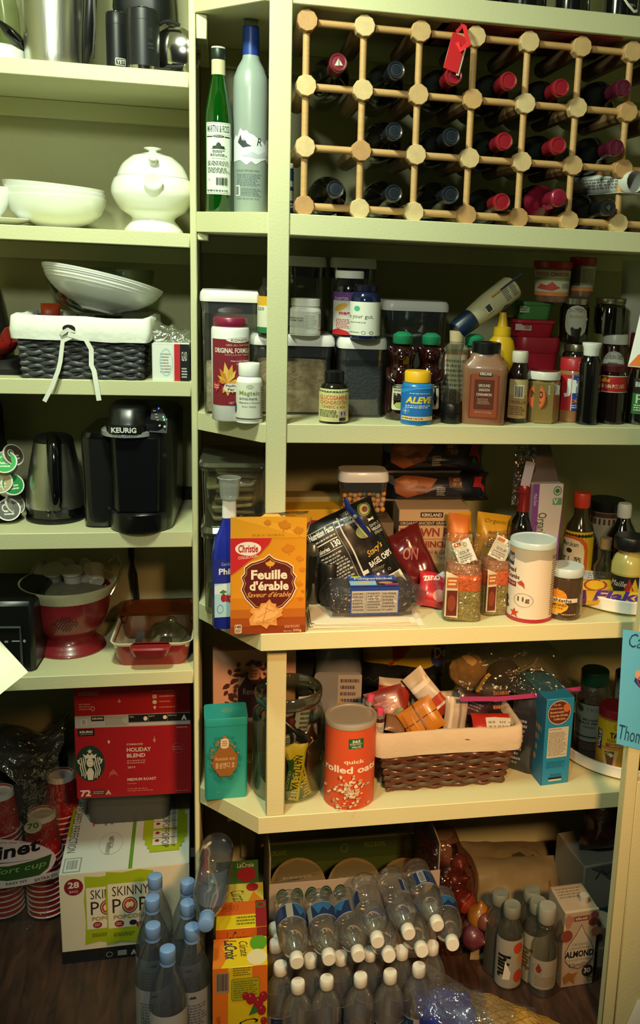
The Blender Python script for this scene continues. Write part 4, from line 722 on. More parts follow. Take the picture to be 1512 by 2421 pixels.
jar('glucosamine_bottle', 'small black bottle with lime and orange joint supplement label, shelf front', 'bottle', (753, 822, 876), .032, Z0, [(0, .93), (.015, 1), (.62, 1), (.72, .86), (.77, .66), (.79, .6)], mat('141310', .1, coat=.6), [('cap', [(.785, .66), (.79, .68), (.985, .68), (1, .62)], mat('101210', .3))], [('wrap_label', .045, .67, 1.45, [('r', 0, 0, 1, 1, 'cfcb8e'), ('t', "Nature's Branch", .22, .04, .72, .11, '6d7a4a', {'i': .3}), ('t', 'GLUCOSAMINE', .12, .18, .86, .32, 'd8622e', {'b': .02}), ('t', 'CHONDROITIN', .14, .34, .82, .46, 'd8622e', {'b': .02}), ('t', 'TURMERIC & MSM', .18, .49, .78, .58, 'c9772e', {'b': .01}), ('f', .12, .63, .60, .86, '55563c', {'n': 5}), ('r', .62, .66, .84, .84, 'b9a0a8'), ('s', .66, .66, .72, .84, '1b1c1e', {'p': [(-.3, -1), (0, -.2), (.3, -1), (.5, .2), (.9, .9), (.2, .5), (-.2, .5), (-.9, .9), (-.5, .2)]}), ('s', .74, .66, .80, .84, '1b1c1e', {'p': [(-.3, -1), (0, -.2), (.3, -1), (.5, .2), (.9, .9), (.2, .5), (-.2, .5), (-.9, .9), (-.5, .2)]}), ('R', .63, .87, .81, .97, '26281c')])])
# honey bears
def bear(lab, bb, Y, faded=False):
    X, w_, h_ = fit(bb[0], bb[1], bb[2], Y, Z0)
    t = thing('honey_bear', lab, 'honey bottle', (X, Y, Z0), face(X, Y), 'bear-shaped honey bottles'); hon = mat('24090a' if not faded else '4a4238', .08, 0, .2, 20, coat=.7); R_ = w_/2
    P = smooth_prof([(0, R_*.86), (h_*.03, R_*.98), (h_*.2, R_*1.0), (h_*.4, R_*.93), (h_*.56, R_*.86), (h_*.62, R_*.70), (h_*.68, R_*.72), (h_*.76, R_*.80), (h_*.83, R_*.62), (h_*.86, R_*.42)], 3)
    g = G(); g.lathe(P, hon, 32); b = mk('body', g, t, 60)
    for s in (-1, 1):
        g = G(); g.ball((s*R_*.66, -R_*.1, h_*.80), (R_*.24, R_*.16, R_*.24), hon, 12); mk('ear', g, t, 60)
        g = G(); g.tube([(s*R_*.8, -R_*.35, h_*.58), (s*R_*.72, -R_*.72, h_*.48), (s*R_*.35, -R_*.95, h_*.44)], [R_*.16, R_*.2, R_*.16], hon, 10); mk('arm', g, t, 60)
        g = G(); g.ball((s*R_*.28, -R_*.68, h_*.775), R_*.07, hon, 8); mk('eye', g, t, 60)
    g = G(); g.ball((0, -R_*.72, h_*.72), (R_*.26, R_*.2, R_*.2), hon, 12); mk('snout', g, t, 60)
    cg = mat('1c7a52', .4); g = G(); g.lathe([(h_*.865, R_*.56), (h_*.875, R_*.6), (h_*.96, R_*.6), (h_*.975, R_*.52), (h_*1.0, R_*.3)], cg, 28); mk('green_cap', g, t)
    mp = around(lambda z: interp(P, z), h_*.12, w_*.7); mp.h = h_*.3
    decal('paper_label', w_*.7, h_*.3, [('R', .08, 0, 1, 1, '20201a'), ('R', .12, .02, .98, .98, 'cfd0b4', {'r': .1}), ('r', .14, .04, .95, .16, '151515'), ('t', 'KIRKLAND', .2, .07, .9, .13, 'd8d8c8', {'b': .02}), ('t', 'ORGANIC', .18, .2, .7, .27, '3a3b2c', {'b': .02}), ('f', .18, .33, .85, .62, '3f4030', {'n': 4}), ('e', .25, .68, .75, .9, 'a9b45a')], mp, t, ustep=.008)
bear('honey bear bottle with green cap, nearest the grain container', (905, 984, 784), .085)
bear('honey bear bottle with green cap, partly behind the glass pepper grinder', (974, 1048, 787), .105)
bear('nearly empty honey bear bottle behind the cinnamon jar', (1075, 1148, 790), .12, True)
jar('painkiller_bottle', 'blue painkiller bottle with yellow cap at the shelf front', 'bottle', (945, 1020, 876), .030, Z0, [(0, .95), (.012, 1), (.70, .99), (.76, .90), (.79, .74)], mat('1f79c4', .3, 0, .03, coat=.2), [('cap', [(.785, .80), (.795, .83), (.97, .83), (1, .77)], mat('f0b81e', .4))], [('wrap_label', .05, .72, 1.45, [('r', 0, 0, 1, .995, '1c6fbd'), ('s', .0, .0, 1, .25, '2f90d6', {'p': [(-1, .2), (0, .9), (1, 1), (1, .7), (0, .5), (-1, -.8)]}), ('t', 'ALEVE', .24, .27, .88, .46, 'f2d24a', {'b': .04, 'i': .25}), ('f', .24, .50, .82, .6, 'cfe0ee', {'n': 2}), ('f', .34, .16, .86, .2, 'cfe0ee', {'n': 1}), ('e', .16, .60, .34, .76, 'bcd6ea', {'ring': .08}), ('t', '+', .19, .62, .31, .74, 'bcd6ea'), ('r', .12, .83, .95, .94, 'e8c884'), ('f', .15, .85, .75, .92, '7a6a48', {'n': 1})])])
# glass grinder
t, w_, h_ = jar('pepper_grinder', 'hourglass shaped clear pepper grinder standing on its black head', 'grinder', (1040, 1089, 812), .040, Z0, [(.25, .86), (.30, .92), (.45, .80), (.65, .66), (.85, .72), (.97, .92), (1, .9)], clear('d7d8cf', .14, .03), [('grinding_head', [(0, .96), (.01, 1), (.12, 1), (.125, .95), (.13, 1), (.22, 1), (.25, .9)], blk), ('peppercorns', [(.255, .8), (.30, .84), (.40, .74), (.42, .3)], mat('4a4238', .8, 0, .6, 200, 1, 300))], bodyname='glass')
t, w_, h_ = jar('seasoning_bottle', 'clear bottle with orange edged label directly behind the pepper grinder', 'bottle', (1040, 1100, 782), .11, Z0, [(0, .95), (.01, 1), (.80, 1), (.86, .6), (.88, .5)], mat('8c8272', .3, coat=.5), [('cork_cap', [(.88, .55), (1, .6)], mat('c9b48c', .7))], [('paper_label', .2, .75, 1.2, [('r', 0, 0, 1, 1, 'd86a3a'), ('r', .08, .02, .92, .98, 'd6cfbe'), ('f', .15, .1, .85, .9, '8c8272', {'n': 8})])])
# cinnamon
cin = mat('8a5f45', .35, 0, .12, 40, coat=.4); ops = [('r', 0, 0, 1, 1, '7a3018'), ('R', .06, .05, .94, .97, '8f4426', {'r': .05}), ('r', .30, .0, .76, .11, '16110f'), ('t', 'KIRKLAND', .33, .025, .73, .085, 'd8d2c4', {'b': .03}), ('r', .17, .18, .83, .80, '3a1710'), ('r', .18, .19, .82, .79, '5a2616'), ('t', 'GROUND', .30, .27, .70, .33, 'd9cdbb', {'b': .01}), ('t', 'SAIGON', .32, .36, .68, .42, 'd9cdbb', {'b': .01}), ('t', 'CINNAMON', .24, .46, .76, .52, 'd9cdbb', {'b': .01}), ('f', .28, .57, .72, .70, 'a8826a', {'n': 5}), ('t', 'NET WT 10.7 OZ (303g)', .22, .85, .78, .90, 'c9a58a')]
jar('cinnamon_jar', 'large square jar of ground cinnamon with black lid and brown label', 'jar', (1087, 1192, 808), .048, Z0, [(0, .93), (.012, .96), (.60, .985), (.68, 1.0), (.73, .95), (.80, .72), (.86, .64), (.87, .64)], cin, [('lid', [(.865, .62), (.87, .65), (.985, .65), (1, .6)], blk, True)], [('front_label', .08, .66, .66, ops)], sq=.12, dr=.8, turn=0)
jar('vanilla_bottle', 'dark brown extract bottle with cream cap and barcode label', 'bottle', (1193, 1246, 830), .06, Z0, [(0, .95), (.01, 1), (.66, 1), (.76, .80), (.83, .62), (.85, .62)], mat('1a0f0b', .12, coat=.5), [('cap', [(.845, .70), (.85, .72), (.985, .72), (1, .68)], mat('d8d2bf', .4))], [('paper_label', .07, .62, .95, [('r', 0, 0, 1, 1, 'a98a58'), ('r', .04, .02, .96, .4, 'b9a272'), ('r', .32, .14, .78, .48, 'ded6c0'), ('b', .36, .17, .74, .45, '2a2620'), ('t', 'VANILLA', .1, .54, .9, .62, '6a2a18'), ('f', .1, .68, .9, .92, '6a4a2a', {'n': 5})])])
# hexagonal mustard jar
X, w_, h_ = fit(1238, 1318, 876, .065, Z0); t = thing('mustard_jar', 'hexagonal jar of brown mustard with white lid and orange oval label', 'jar', (X, .065, Z0), face(X, .065)+radians(8)); R_ = w_/2
mst = mat('8c7444', .2, 0, .08, coat=.6)
g = G(); g.lathe([(0, R_*.95), (.003, R_*1.02), (h_*.78, R_*1.02), (h_*.84, R_*.9), (h_*.86, R_*.8)], mst, 6); mk('jar_body', g, t, 20)
g = G(); g.lathe([(h_*.84, R_*.95), (h_*.85, R_*.98), (h_*.97, R_*.98), (h_*1.0, R_*.93)], mat('dedad0', .35), 36); l = mk('lid', g, t); g = G(); g.lathe([(h_*1.001, R_*.9), (h_*1.006, R_*.88)], mat('7d2a28', .4), 30); mk('red_lid_top', g, l)
R2 = R_*.89
for a, wd, ops in ((-28, R_*1.1, [('e', 0, .1, 1, .9, 'd86a32'), ('e', .04, .13, .96, .87, '3a1c10', {'ring': .03}), ('t', 'INGO', .14, .3, .85, .52, '2a140c', {'b': .03}), ('s', .3, .55, .8, .8, '2a140c', {'p': [(-1, 0), (0, .8), (1, 0), (.4, .1), (0, -.8), (-.2, .1)]})]), (32, R_*1.05, [('r', .2, .12, .98, .4, 'dedad0'), ('f', .25, .15, .9, .36, '8a867c', {'n': 3})])):
    M = Matrix.Rotation(radians(a+(-2)), 4, 'Z'); o_ = M@Vector((-wd/2, -R2, h_*.2)); decal('paper_label', wd, h_*.62, ops, planar(o_, M@Vector((1, 0, 0)), (0, 0, 1), M@Vector((0, -1, 0))), t, eps=.0006)
jar('peanut_butter_jar', 'peanut butter jar with red lid and blue and red label', 'jar', (1312, 1380, 846), .085, Z0, [(0, .93), (.012, 1), (.74, 1), (.80, .92), (.82, .9)], mat('9a6a44', .25, 0, .06, coat=.5), [('lid', [(.815, .92), (.82, .95), (.985, .95), (1, .9)], mat('b3232c', .35))], [('wrap_label', .19, .75, 1.4, [('r', 0, 0, .5, 1, 'b3232c'), ('r', .5, 0, 1, 1, '26408c'), ('r', .49, 0, .51, 1, 'd8d8d0'), ('t', 'Jif', .3, .1, .78, .62, 'e6e6e0', {'b': .05}), ('t', 'CREAMY', .5, .68, .9, .78, 'e07a2a', {'b': .02}), ('f', .5, .82, .9, .94, 'd8d8d0', {'n': 2})])])
jar('pickle_jar', 'dark jar with steel lid behind the peanut butter', 'jar', (1318, 1382, 812), .17, Z0, [(0, .95), (.01, 1), (.85, 1), (.9, .85)], mat('1c1a12', .1, coat=.6), [('lid', [(.9, .92), (.985, .92), (1, .88)], mat('7d7a66', .3, .8))])
jar('vinegar_bottle', 'slim black bottle with white stopper standing at the shelf front', 'bottle', (1357, 1411, 810), .045, Z0, [(0, .93), (.01, 1), (.74, 1), (.80, .86), (.84, .66), (.85, .66)], mat('0b0b0d', .12, coat=.6), [('stopper', [(.845, .66), (.86, .70), (.93, .72), (.98, .86), (1, .84)], wcap)], [('side_print', .2, .78, .9, [('f', .0, .02, .2, .98, 'b9b9b0', {'n': 14}), ('b', .02, .8, .12, .9, 'e0e0d8')], -38)])
t_ = [('r', 0, 0, 1, 1, 'b01c1e'), ('r', 0, 0, 1, .04, 'c9c0b0'), ('r', 0, .96, 1, 1, 'c9c0b0'), ('s', .2, .06, .44, .46, 'd6a528', {'p': [(-.9, -.6), (-1, .5), (-.5, .1), (0, .9), (.5, .1), (1, .5), (.9, -.6)]}), ('t', '老干妈油辣椒' if 0 else '香油辣瓜', .15, .5, .82, .74, 'd8c9a0', {'b': .01})]
jar('chilli_jar', 'dark chilli sauce jar with red band of Chinese writing', 'jar', (1404, 1474, 862), .065, Z0, [(0, .9), (.015, 1), (.82, 1), (.87, .88), (.89, .86)], mat('150c0a', .1, coat=.6), [('lid', [(.885, .90), (.89, .93), (.985, .93), (1, .88)], mat('4a1016', .35))], [('wrap_label', .55, .83, 1.45, t_)])
jar('grinder_jar', 'black pepper grinder jar with green label, cut by the frame', 'jar', (1474, 1540, 872), .06, Z0, [(0, .95), (.01, 1), (.8, 1), (.95, .85), (1, .8)], clear('8a8d86', .14, .04, .1, '33352f'), [('peppercorns', [(.02, .93), (.55, .95), (.6, .4)], mat('3c3a33', .8, 0, .8, 260, 1, 300))], [('wrap_label', .2, .85, 1.4, [('r', .2, 0, 1, .42, '141613'), ('r', .2, .42, 1, 1, '2c6a34'), ('t', 'Black', .26, .1, .62, .24, 'dcdcd0', {'b': .02}), ('t', 'P', .3, .45, .5, .7, 'c9d8b8'), ('f', .26, .72, .7, .92, 'c9d8b8', {'n': 3})], 15)])
# stacks further back
JZ = Z0
jar('jam_jar_lower', 'strawberry jam jar with white lid and round label on dark base jar', 'jar', (1408, 1470, 789), .18, Z0, [(0, .95), (.01, 1), (.84, 1), (.88, .9)], mat('2a0d10', .12, coat=.6), [('lid', [(.88, .98), (.985, .98), (1, .93)], mat('cfd0c6', .35))], [('round_label', .42, .80, .95, [('e', 0, 0, 1, 1, 'b9bab0'), ('e', .04, .04, .96, .96, '4a4b46', {'ring': .02}), ('t', 'CLAYBURN CREEK', .12, .12, .88, .26, '3a3b36'), ('f', .28, .34, .72, .42, '55564e', {'n': 1}), ('r', .06, .5, .94, .51, '55564e'), ('t', 'STRAWBERRY', .14, .56, .86, .66, '3a3b36', {'b': .01}), ('t', 'JAM', .4, .72, .6, .8, '3a3b36')])])
ZJ = H+(atY(1440, 790, .19).z-H)+.0008
jar('mason_jar', 'mason jar of black tea leaves with steel lid on top of the jam jar', 'jar', (1400, 1475, 704), .19, ZJ, [(0, .9), (.01, 1), (.72, 1), (.80, .92), (.84, .86)], clear('9a9d98', .12, .04), [('leaves', [(.01, .93), (.68, .95), (.70, .2)], mat('1a1a18', .8, 0, .5, 150, .8, 250)), ('screw_lid', [(.83, .94), (.85, .97), (.90, .93), (.91, .97), (.985, .97), (1, .92)], mat('9a977f', .25, .9))])
jar('chutney_jar', 'brown glass jar with steel lid on the jar behind the peanut butter', 'jar', (1317, 1388, 704), .19, atY(1345, 810, .19).z+.002, [(0, .92), (.012, 1), (.76, 1), (.84, .88), (.86, .85)], mat('1c1410', .1, coat=.6), [('lid', [(.86, .9), (.985, .9), (1, .86)], mat('a3a08c', .25, .9))], [('arched_label', .14, .84, .85, [('R', .05, 0, .95, 1, 'b9b8a6', {'r': .45}), ('e', .1, .05, .9, .8, '8a8a78', {'ring': .03}), ('t', 'CHUTNEYS', .18, .12, .82, .22, '4a4b40'), ('t', 'Blueberry', .2, .3, .8, .42, '9a8a4a', {'i': .3}), ('s', .25, .66, .75, 1, '141412', {'p': [(-.7, -1), (-.75, -.2), (-.9, .5), (-.6, .9), (-.3, .5), (.3, .5), (.6, .9), (.9, .5), (.75, -.2), (.7, -1)]})], 10)])
# tubs
def tub(lab, px, Y, Z, m, ops=None, lid=True, group='stacked plastic tubs'):
    X, w_, h_ = fit(px[0], px[1], px[2], Y, Z, False); d_ = w_*.9; t = thing('plastic_tub', lab, 'tub', (X, Y+d_/2, Z), 0, group)
    g = G(); g.loft([(0, w_*.80, d_*.8, .015), (.004, w_*.83, d_*.83, .016), (h_*.8, w_*.94, d_*.94, .02)], m, 4); b = mk('tub_body', g, t)
    g = G(); g.loft([(h_*.8, w_*.98, d_*.98, .022), (h_*.83, w_, d_, .022), (h_*.97, w_, d_, .022), (h_, w_*.96, d_*.96, .02)], m, 4); mk('lid', g, t)
    if ops: decal('price_sticker', w_*.5, h_*.5, ops, planar((-w_*.44, -d_*.445, h_*.3), (1, 0, 0), (0, .06, 1), (0, -1, 0)), t, eps=.002)
    return Z+h_+.0005
rt = mat('a51d30', .4, 0, .05); z = tub('large red plastic tub at the bottom of the stack behind the mustard jar', (1213, 1318, 798), .17, Z0, rt)
z = tub('red plastic tub with barcode sticker in the middle of the stack', (1211, 1319, 757), .17, z, rt, [('r', 0, .1, .7, .85, 'c9a9a0'), ('b', .4, .3, .65, .7, '3a2a2a')])
ZT = tub('green plastic tub on top of the two red tubs', (1222, 1312, 714), .18, z, mat('3f7a3c', .4, 0, .05), [('r', 0, .1, .5, .85, '8fa98a'), ('f', .05, .2, .45, .7, '33402f', {'n': 2})])
def onion(lab, px, Y, Z, ops, turn=0):
    return jar('fried_onion_jar', lab, 'jar', (px[0], px[1], px[2]), Y, Z, [(0, .86), (.02, .9), (.80, 1), (.84, .97)], mat('7a5a48', .2, 0, .4, 60, .5, 120, coat=.5), [('red_lid', [(.82, 1.04), (.84, 1.08), (.985, 1.08), (1, 1.0)], mat('a8232c', .35))], [('wrap_label', .16, .78, 1.35, ops)], group='fried onion jars', turn=turn)
on = [('r', 0, 0, 1, 1, 'c9c4ae'), ('t', 'FRIED ONION', .12, .08, .88, .24, 'b5453a', {'b': .02}), ('r', 0, .28, 1, .4, '8a9a68'), ('s', .15, .42, .7, .85, 'c24a3a', {'p': [(-1, -.4), (-.6, .5), (-.1, .2), (.3, .9), (.6, .2), (.95, -.2), (.3, -.8), (-.4, -.6)]}), ('r', 0, .84, 1, 1, 'd88a4a'), ('f', .72, .5, .95, .7, '6a6a5a', {'n': 3})]
onion('fried onion jar with red lid standing on the green tub', (1258, 1344, 617), .20, ZT, on)
onion('fried onion jar with red lid standing on the jar beside the green tub', (1342, 1402, 608), .22, atY(1360, 702, .22).z, [('r', 0, 0, 1, 1, 'c9c4ae'), ('r', 0, .0, .45, .8, '6a6a52'), ('f', .5, .1, .9, .75, '7a7a68', {'n': 8}), ('r', 0, .84, 1, 1, 'd88a4a')])
jar('mustard_bottle', 'yellow squeeze mustard bottle with pointed cap behind the cinnamon jar', 'bottle', (1136, 1212, 738), .12, Z0, [(0, .93), (.01, 1), (.50, 1), (.62, .97), (.74, .75), (.79, .46)], mat('c9a01c', .35, 0, .04), [('cap', [(.78, .54), (.80, .56), (.86, .54), (.87, .34), (.96, .24), (1, .2)], mat('d6aa1e', .35))])
# tilted squeeze bottle (local +Z from cap to base)
P0 = atY(1102, 762, .12); P1 = atY(1208, 680, .14); dv = (P1-P0).normalized(); L_ = (P1-P0).length*1.28
q = dv.to_track_quat('Z', 'Y'); t = thing('mayonnaise_bottle', 'squeeze bottle with navy cap lying tilted across the jars', 'bottle', tuple(P0-dv*.03)); t.rotation_mode = 'QUATERNION'; t.rotation_quaternion = q
g = G(); w0 = .050; g.loft([(.045, w0*.95, .04, .018), (.055, w0, .044, .02), (L_*.6, w0*1.1, .05, .022), (L_-.004, w0*1.1, .05, .022), (L_, w0, .044, .02)], mat('c6bd98', .35, 0, .04), 4); mk('bottle_body', g, t)
g = G(); g.loft([(0, w0*.85, .036, .016), (.004, w0*.92, .040, .018), (.044, w0*.94, .042, .018)], mat('1b2c45', .35), 4); mk('cap', g, t)
q3 = q.inverted()@Vector((0, -1, 0)); q3.z = 0; q3.normalize(); U_ = Vector((0, 0, 1)).cross(q3)
Wv = q3.cross(Vector((0, 0, 1)))
decal('rear_print', L_*.75, .036, [('r', .08, .25, .22, .75, 'd8d2b8'), ('r', .10, .3, .20, .7, '3a3b3c'), ('f', .5, .15, .62, .85, '6a6a5c', {'n': 6}), ('f', .66, .15, .78, .85, '6a6a5c', {'n': 6}), ('s', .3, -.05, .55, .3, '1b2c45', {'p': [(-1, 1), (0, .3), (1, 1)]}), ('r', .5, .9, 1, 1.0, '2a3a5a'), ('r', .3, .9, .5, 1.0, 'c9a030')], planar(q3*.0265-U_*(-.018)*0+Vector((0, 0, .06))+U_*(-.018), (0, 0, 1), U_, q3), t, eps=.002)
# right end: white bag, red can
X = atY(1500, 740, .25).x; t = thing('paper_bag', 'folded pale paper bag at the right, behind the jars, partly out of view', 'bag', (X+.02, .27, Z0+.13), .1); pouch(t, 'bag', .11, .21, .03, mat('b9b9ab', .7, 0, .05), None, 8, wr=.003)
X, w_, h_ = fit(1472, 1530, 787, .20, Z0); t, _, _ = jar('red_can', 'red tin at the right end behind the pepper grinder jar', 'can', (1474, 1535, 787), .22, Z0, [(0, .98), (.02, 1), (.96, 1), (1, .97)], mat('8c1c24', .3, 0, .05))
# ================================================================== FOURTH RIGHT SHELF
Z0 = ZRT[3]; SHIFT = .045; _old = set(bpy.data.objects); D -= SHIFT; CAM.y = -D      # this shelf stands forward of the others: measured from its own front
# clear bins with brown packets
def bin_(lab, bb, Y, Z, zt=None):
    X, w_, h_ = fit(bb[0], bb[1], bb[2], Y, Z, False); d_ = .20; c_ = clear('e4e8da', .12, .05, .05, 'b8baa0')
    t = thing('storage_bin', lab, 'bin', (X, Y+d_/2, Z), 0, 'stacked clear bins')
    g = G(); g.loft([(0, w_*.86, d_*.88, .015), (.004, w_*.9, d_*.9, .018), (h_*.88, w_*.94, d_*.94, .02), (h_*.885, w_, d_, .024), (h_*.92, w_, d_, .024)], c_, 4, None, True, False); mk('bin_body', g, t)
    g = G(); g.loft([(h_*.925, w_, d_, .024), (h_*.95, w_*1.02, d_*1.02, .026), (h_, w_*.94, d_*.94, .02)], clear('b9bfa8', .14, .05, .15, 'a8aa90'), 4); mk('bin_lid', g, t)
    rr = random.Random(int(bb[2])); ms = [mat(c, .7, 0, .2, 40) for c in ('a09070', '7a6a50', 'c0b090', '5c5040')]
    for i in range(9):
        z = h_*(.06+.085*i); g = G(); g.box((0, 0, 0), (w_*(.5+.2*rr.random()), d_*.6, .008), ms[i % 4], .003, T((rr.random()-.5)*.02, 0, z)@RZ(rr.random()*20-10)@RY(rr.random()*16-8)@RX(rr.random()*10-5), .002); mk('tea_packet', g, t)
    return h_
hb2 = bin_('lower clear plastic bin of brown packets behind the blue bottle', (476, 636, 1250), .10, Z0)
bin_('upper clear plastic bin of brown packets stacked in the left corner', (472, 640, 1097), .102, Z0+hb2+.0005)
# blue liquid medicine bottle
bl = mat('1d2c9c', .25, 0, .04, coat=.4)
t, w_, h_ = jar('antacid_bottle', 'royal blue medicine bottle with measuring cup on top, behind the biscuit box', 'bottle', (501, 582, 1180), .045, Z0, [(0, .92), (.015, 1), (.58, 1), (.70, .86), (.80, .5), (.86, .40)], bl, [('neck_cap', [(.86, .42), (1.0, .40)], wplast)], [('front_label', .10, .56, .92, [('r', 0, 0, 1, 1, '1a2a8c'), ('s', .5, .0, 1, .12, 'b0262e', {'p': [(-1, -1), (.2, .9), (1, 1), (1, -1)]}), ('t', 'Gentle', .22, .06, .5, .12, '8fa8d8'), ('t', "Phillips'", .14, .16, .98, .30, 'dfe4ea', {'b': .03}), ('r', 0, .42, 1, 1, '9fcfe4'), ('s', .0, .4, 1, .6, 'cfe4ea', {'p': [(-1, -1), (-1, .4), (0, .9), (1, .4), (1, -1)]}), ('e', .2, .6, .38, .74, '8c2430'), ('e', .32, .62, .48, .74, 'a8303a'), ('s', .15, .52, .4, .62, '3c7a3c', {'p': [(-1, 0), (0, .9), (1, .1), (0, -.6)]}), ('r', .45, .63, 1, .75, 'b0262e'), ('t', 'WILD CHERRY', .48, .66, .95, .72, 'f0e6e0'), ('e', .08, .78, .28, .93, '2a5aa0', {'ring': .1})]), ], sq=.2, dr=.55, turn=6)
g = G(); cup = clear('d6dcd8', .14, .08, .25, 'dfe2dc'); g.lathe([(h_*1.0, w_*.20), (h_*1.01, w_*.27), (h_*1.16, w_*.32), (h_*1.165, w_*.35), (h_*1.17, w_*.32)], cup, 28, None, True, False); mk('measuring_cup', g, t)
g = G(); g.lathe([(h_*1.16+.0, w_*.33), (h_*1.18, w_*.345)], cup, 28, None, False, False)
# biscuit box
og = mat('d8921f', .4, 0, .02); X, w_, h_ = fit(544, 722, 1264, -.003, Z0, False); h_ = atY(630, 1272, -.003).z-Z0
def shield(sx, sy): return [(0, .98), (.18, .84), (.42, .76), (.66, .70), (.86, .56), (.86, .36), (.98, .22), (.90, .02), (.98, -.2), (.82, -.52), (.5, -.84), (0, -1.0), (-.5, -.84), (-.82, -.52), (-.98, -.2), (-.90, .02), (-.98, .22), (-.86, .36), (-.86, .56), (-.66, .70), (-.42, .76), (-.18, .84)]
SH = shield(1, 1); mapleops = [('s', x-.10*s, y-.07*s, x+.10*s, y+.07*s, c, {'p': LEAF, 'rot': r}) for x, y, s, c, r in ((.76, .12, 1, 'cc7d18', 10), (.91, .22, .6, 'cc7d18', -10), (.95, .335, .5, 'cc7d18', 5), (.91, .48, .55, 'cc7d18', -8), (.93, .64, .4, 'c4700f', 0), (.96, .56, .3, 'c4700f', 0))]
front = [('r', 0, .62, 1, .74, 'cb7f1a'), ('r', 0, .74, 1, .83, 'b5641a'), ('r', 0, .83, 1, .92, '9c4a17'), ('r', 0, .92, 1, 1, '8a3a14')]+mapleops+[
    ('p', [(0, 0), (.54, 0), (.50, .06), (.38, .16), (.24, .23), (.10, .32), (0, .375)], 'c9242c'), ('e', .06, .035, .40, .175, 'f0e4dc'), ('t', 'Christie', .10, .065, .36, .145, 'b5222a', {'b': .03, 'i': .1}), ('t', 'COLLECTION', .10, .175, .35, .205, 'f0d8c8', {'rot': 6, 'b': .01}),
    ('s', .125, .155, .885, .78, 'e8d8c0', {'p': SH}), ('s', .14, .168, .87, .767, '5c1a18', {'p': SH}), ('s', .16, .185, .85, .752, 'd8a86a', {'p': SH}), ('s', .168, .192, .842, .745, '5c1a18', {'p': SH}),
    ('s', .45, .22, .59, .32, 'e0a03a', {'p': LEAF}), ('t', 'Feuille', .27, .325, .75, .425, 'f0e2cc', {'b': .035}), ('t', "d'érable", .25, .44, .77, .54, 'f0e2cc', {'b': .035}), ('t', "Saveur d'érable", .21, .555, .80, .61, 'e0a85c', {'i': .45, 'b': .01}),
    ('s', .24, .63, .70, .95, 'd99a52', {'p': [(.2, 1), (.34, .72), (.6, .66), (.55, .42), (1, .3), (.9, .05), (.98, -.1), (.6, -.3), (.66, -.78), (.2, -.7), (.05, -.98), (-.3, -.7), (-.9, -.72), (-.98, -.3), (-.75, .0), (-.95, .2), (-.8, .45), (-.4, .4), (-.3, .72), (0, .75)]}),
    ('s', .27, .66, .67, .92, 'e6b06a', {'p': [(.2, .95), (.3, .6), (.5, .5), (.45, .3), (.9, .2), (.55, -.3), (.55, -.7), (.1, -.6), (-.3, -.7), (-.85, -.6), (-.7, .0), (-.8, .3), (-.4, .3), (-.2, .7)]}),
    ('r', .455, .67, .465, .90, 'c07f3c', {'rot': -14}), ('r', .34, .78, .56, .785, 'c07f3c', {'rot': 30}), ('r', .36, .85, .60, .855, 'c07f3c', {'rot': 20}), ('r', .44, .74, .60, .745, 'c07f3c', {'rot': -25}), ('t', 'CHRISTIE', .34, .85, .60, .885, 'c48a48', {'rot': 4, 'b': .02}),
    ('R', .055, .89, .15, .985, 'c9b8a0', {'r': .2}), ('t', '140', .065, .90, .14, .93, '3a1a10', {'b': .03}), ('f', .065, .94, .14, .975, '5a3a28', {'n': 3}), ('f', .72, .91, .95, .94, 'd8b090', {'n': 2}), ('t', 'BISCUITS', .71, .965, .82, .985, 'e0b080'), ('t', '300g', .835, .952, .95, .99, 'e6b484', {'b': .02})]
t, w_, h_, d_ = carton('biscuit_box', 'orange maple leaf biscuit box with open lid standing at the shelf corner', 'box', (0, 0, 0), 0, 0, .036, og, [('f', 'front_print', front), ('r', 'side_print', [('r', 0, 0, 1, 1, 'b5742a'), ('r', 0, .7, 1, 1, '7a3614'), ('f', .15, .1, .85, .6, '6a3a14', {'n': 12})])], rz=0, loc=(X, -.003, Z0), size=(w_, h_), bodyname='carton', bev=.0006)
hf = h_*.215; g = G(); top = mat('dc9a22', .4, 0, .02); g.add([(-w_/2, 0, h_), (w_/2, 0, h_), (w_/2, -.0, h_+hf*.95), (w_*.08+.012, .002, h_+hf), (w_*.08+.006, .004, h_+hf*1.12), (-w_*.05, .004, h_+hf*1.12), (-w_*.05-.008, .002, h_+hf), (-w_/2, .0, h_+hf)] + [(-w_/2, .0006, h_), (w_/2, .0006, h_), (w_/2, .0006, h_+hf*.95), (w_*.08+.012, .0026, h_+hf), (w_*.08+.006, .0046, h_+hf*1.12), (-w_*.05, .0046, h_+hf*1.12), (-w_*.05-.008, .0026, h_+hf), (-w_/2, .0006, h_+hf)], [(0, 1, 2, 3, 4, 5, 6, 7), (8, 9, 10, 11, 12, 13, 14, 15)]+[(i, (i+1) % 8, 8+(i+1) % 8, 8+i) for i in range(8)], top); fl_ = mk('open_lid', g, t, 20)
decal('lid_print', w_, hf, [('s', x-.055*s, y-.2*s, x+.055*s, y+.2*s, 'c9801a', {'p': LEAF, 'rot': r}) for x, y, s, r in ((.48, .28, 1, 5), (.70, .42, 1.7, -10), (.89, .68, 1.4, 12))]+[('t', '22 JA 15 1021081512', .28, .80, .70, .92, '9a6a20'), ('r', 0, .985, 1, 1, 'b5741a')], planar((-w_/2, -.0002, h_), (1, 0, 0), (0, 0, 1), (0, -1, 0)), fl_)
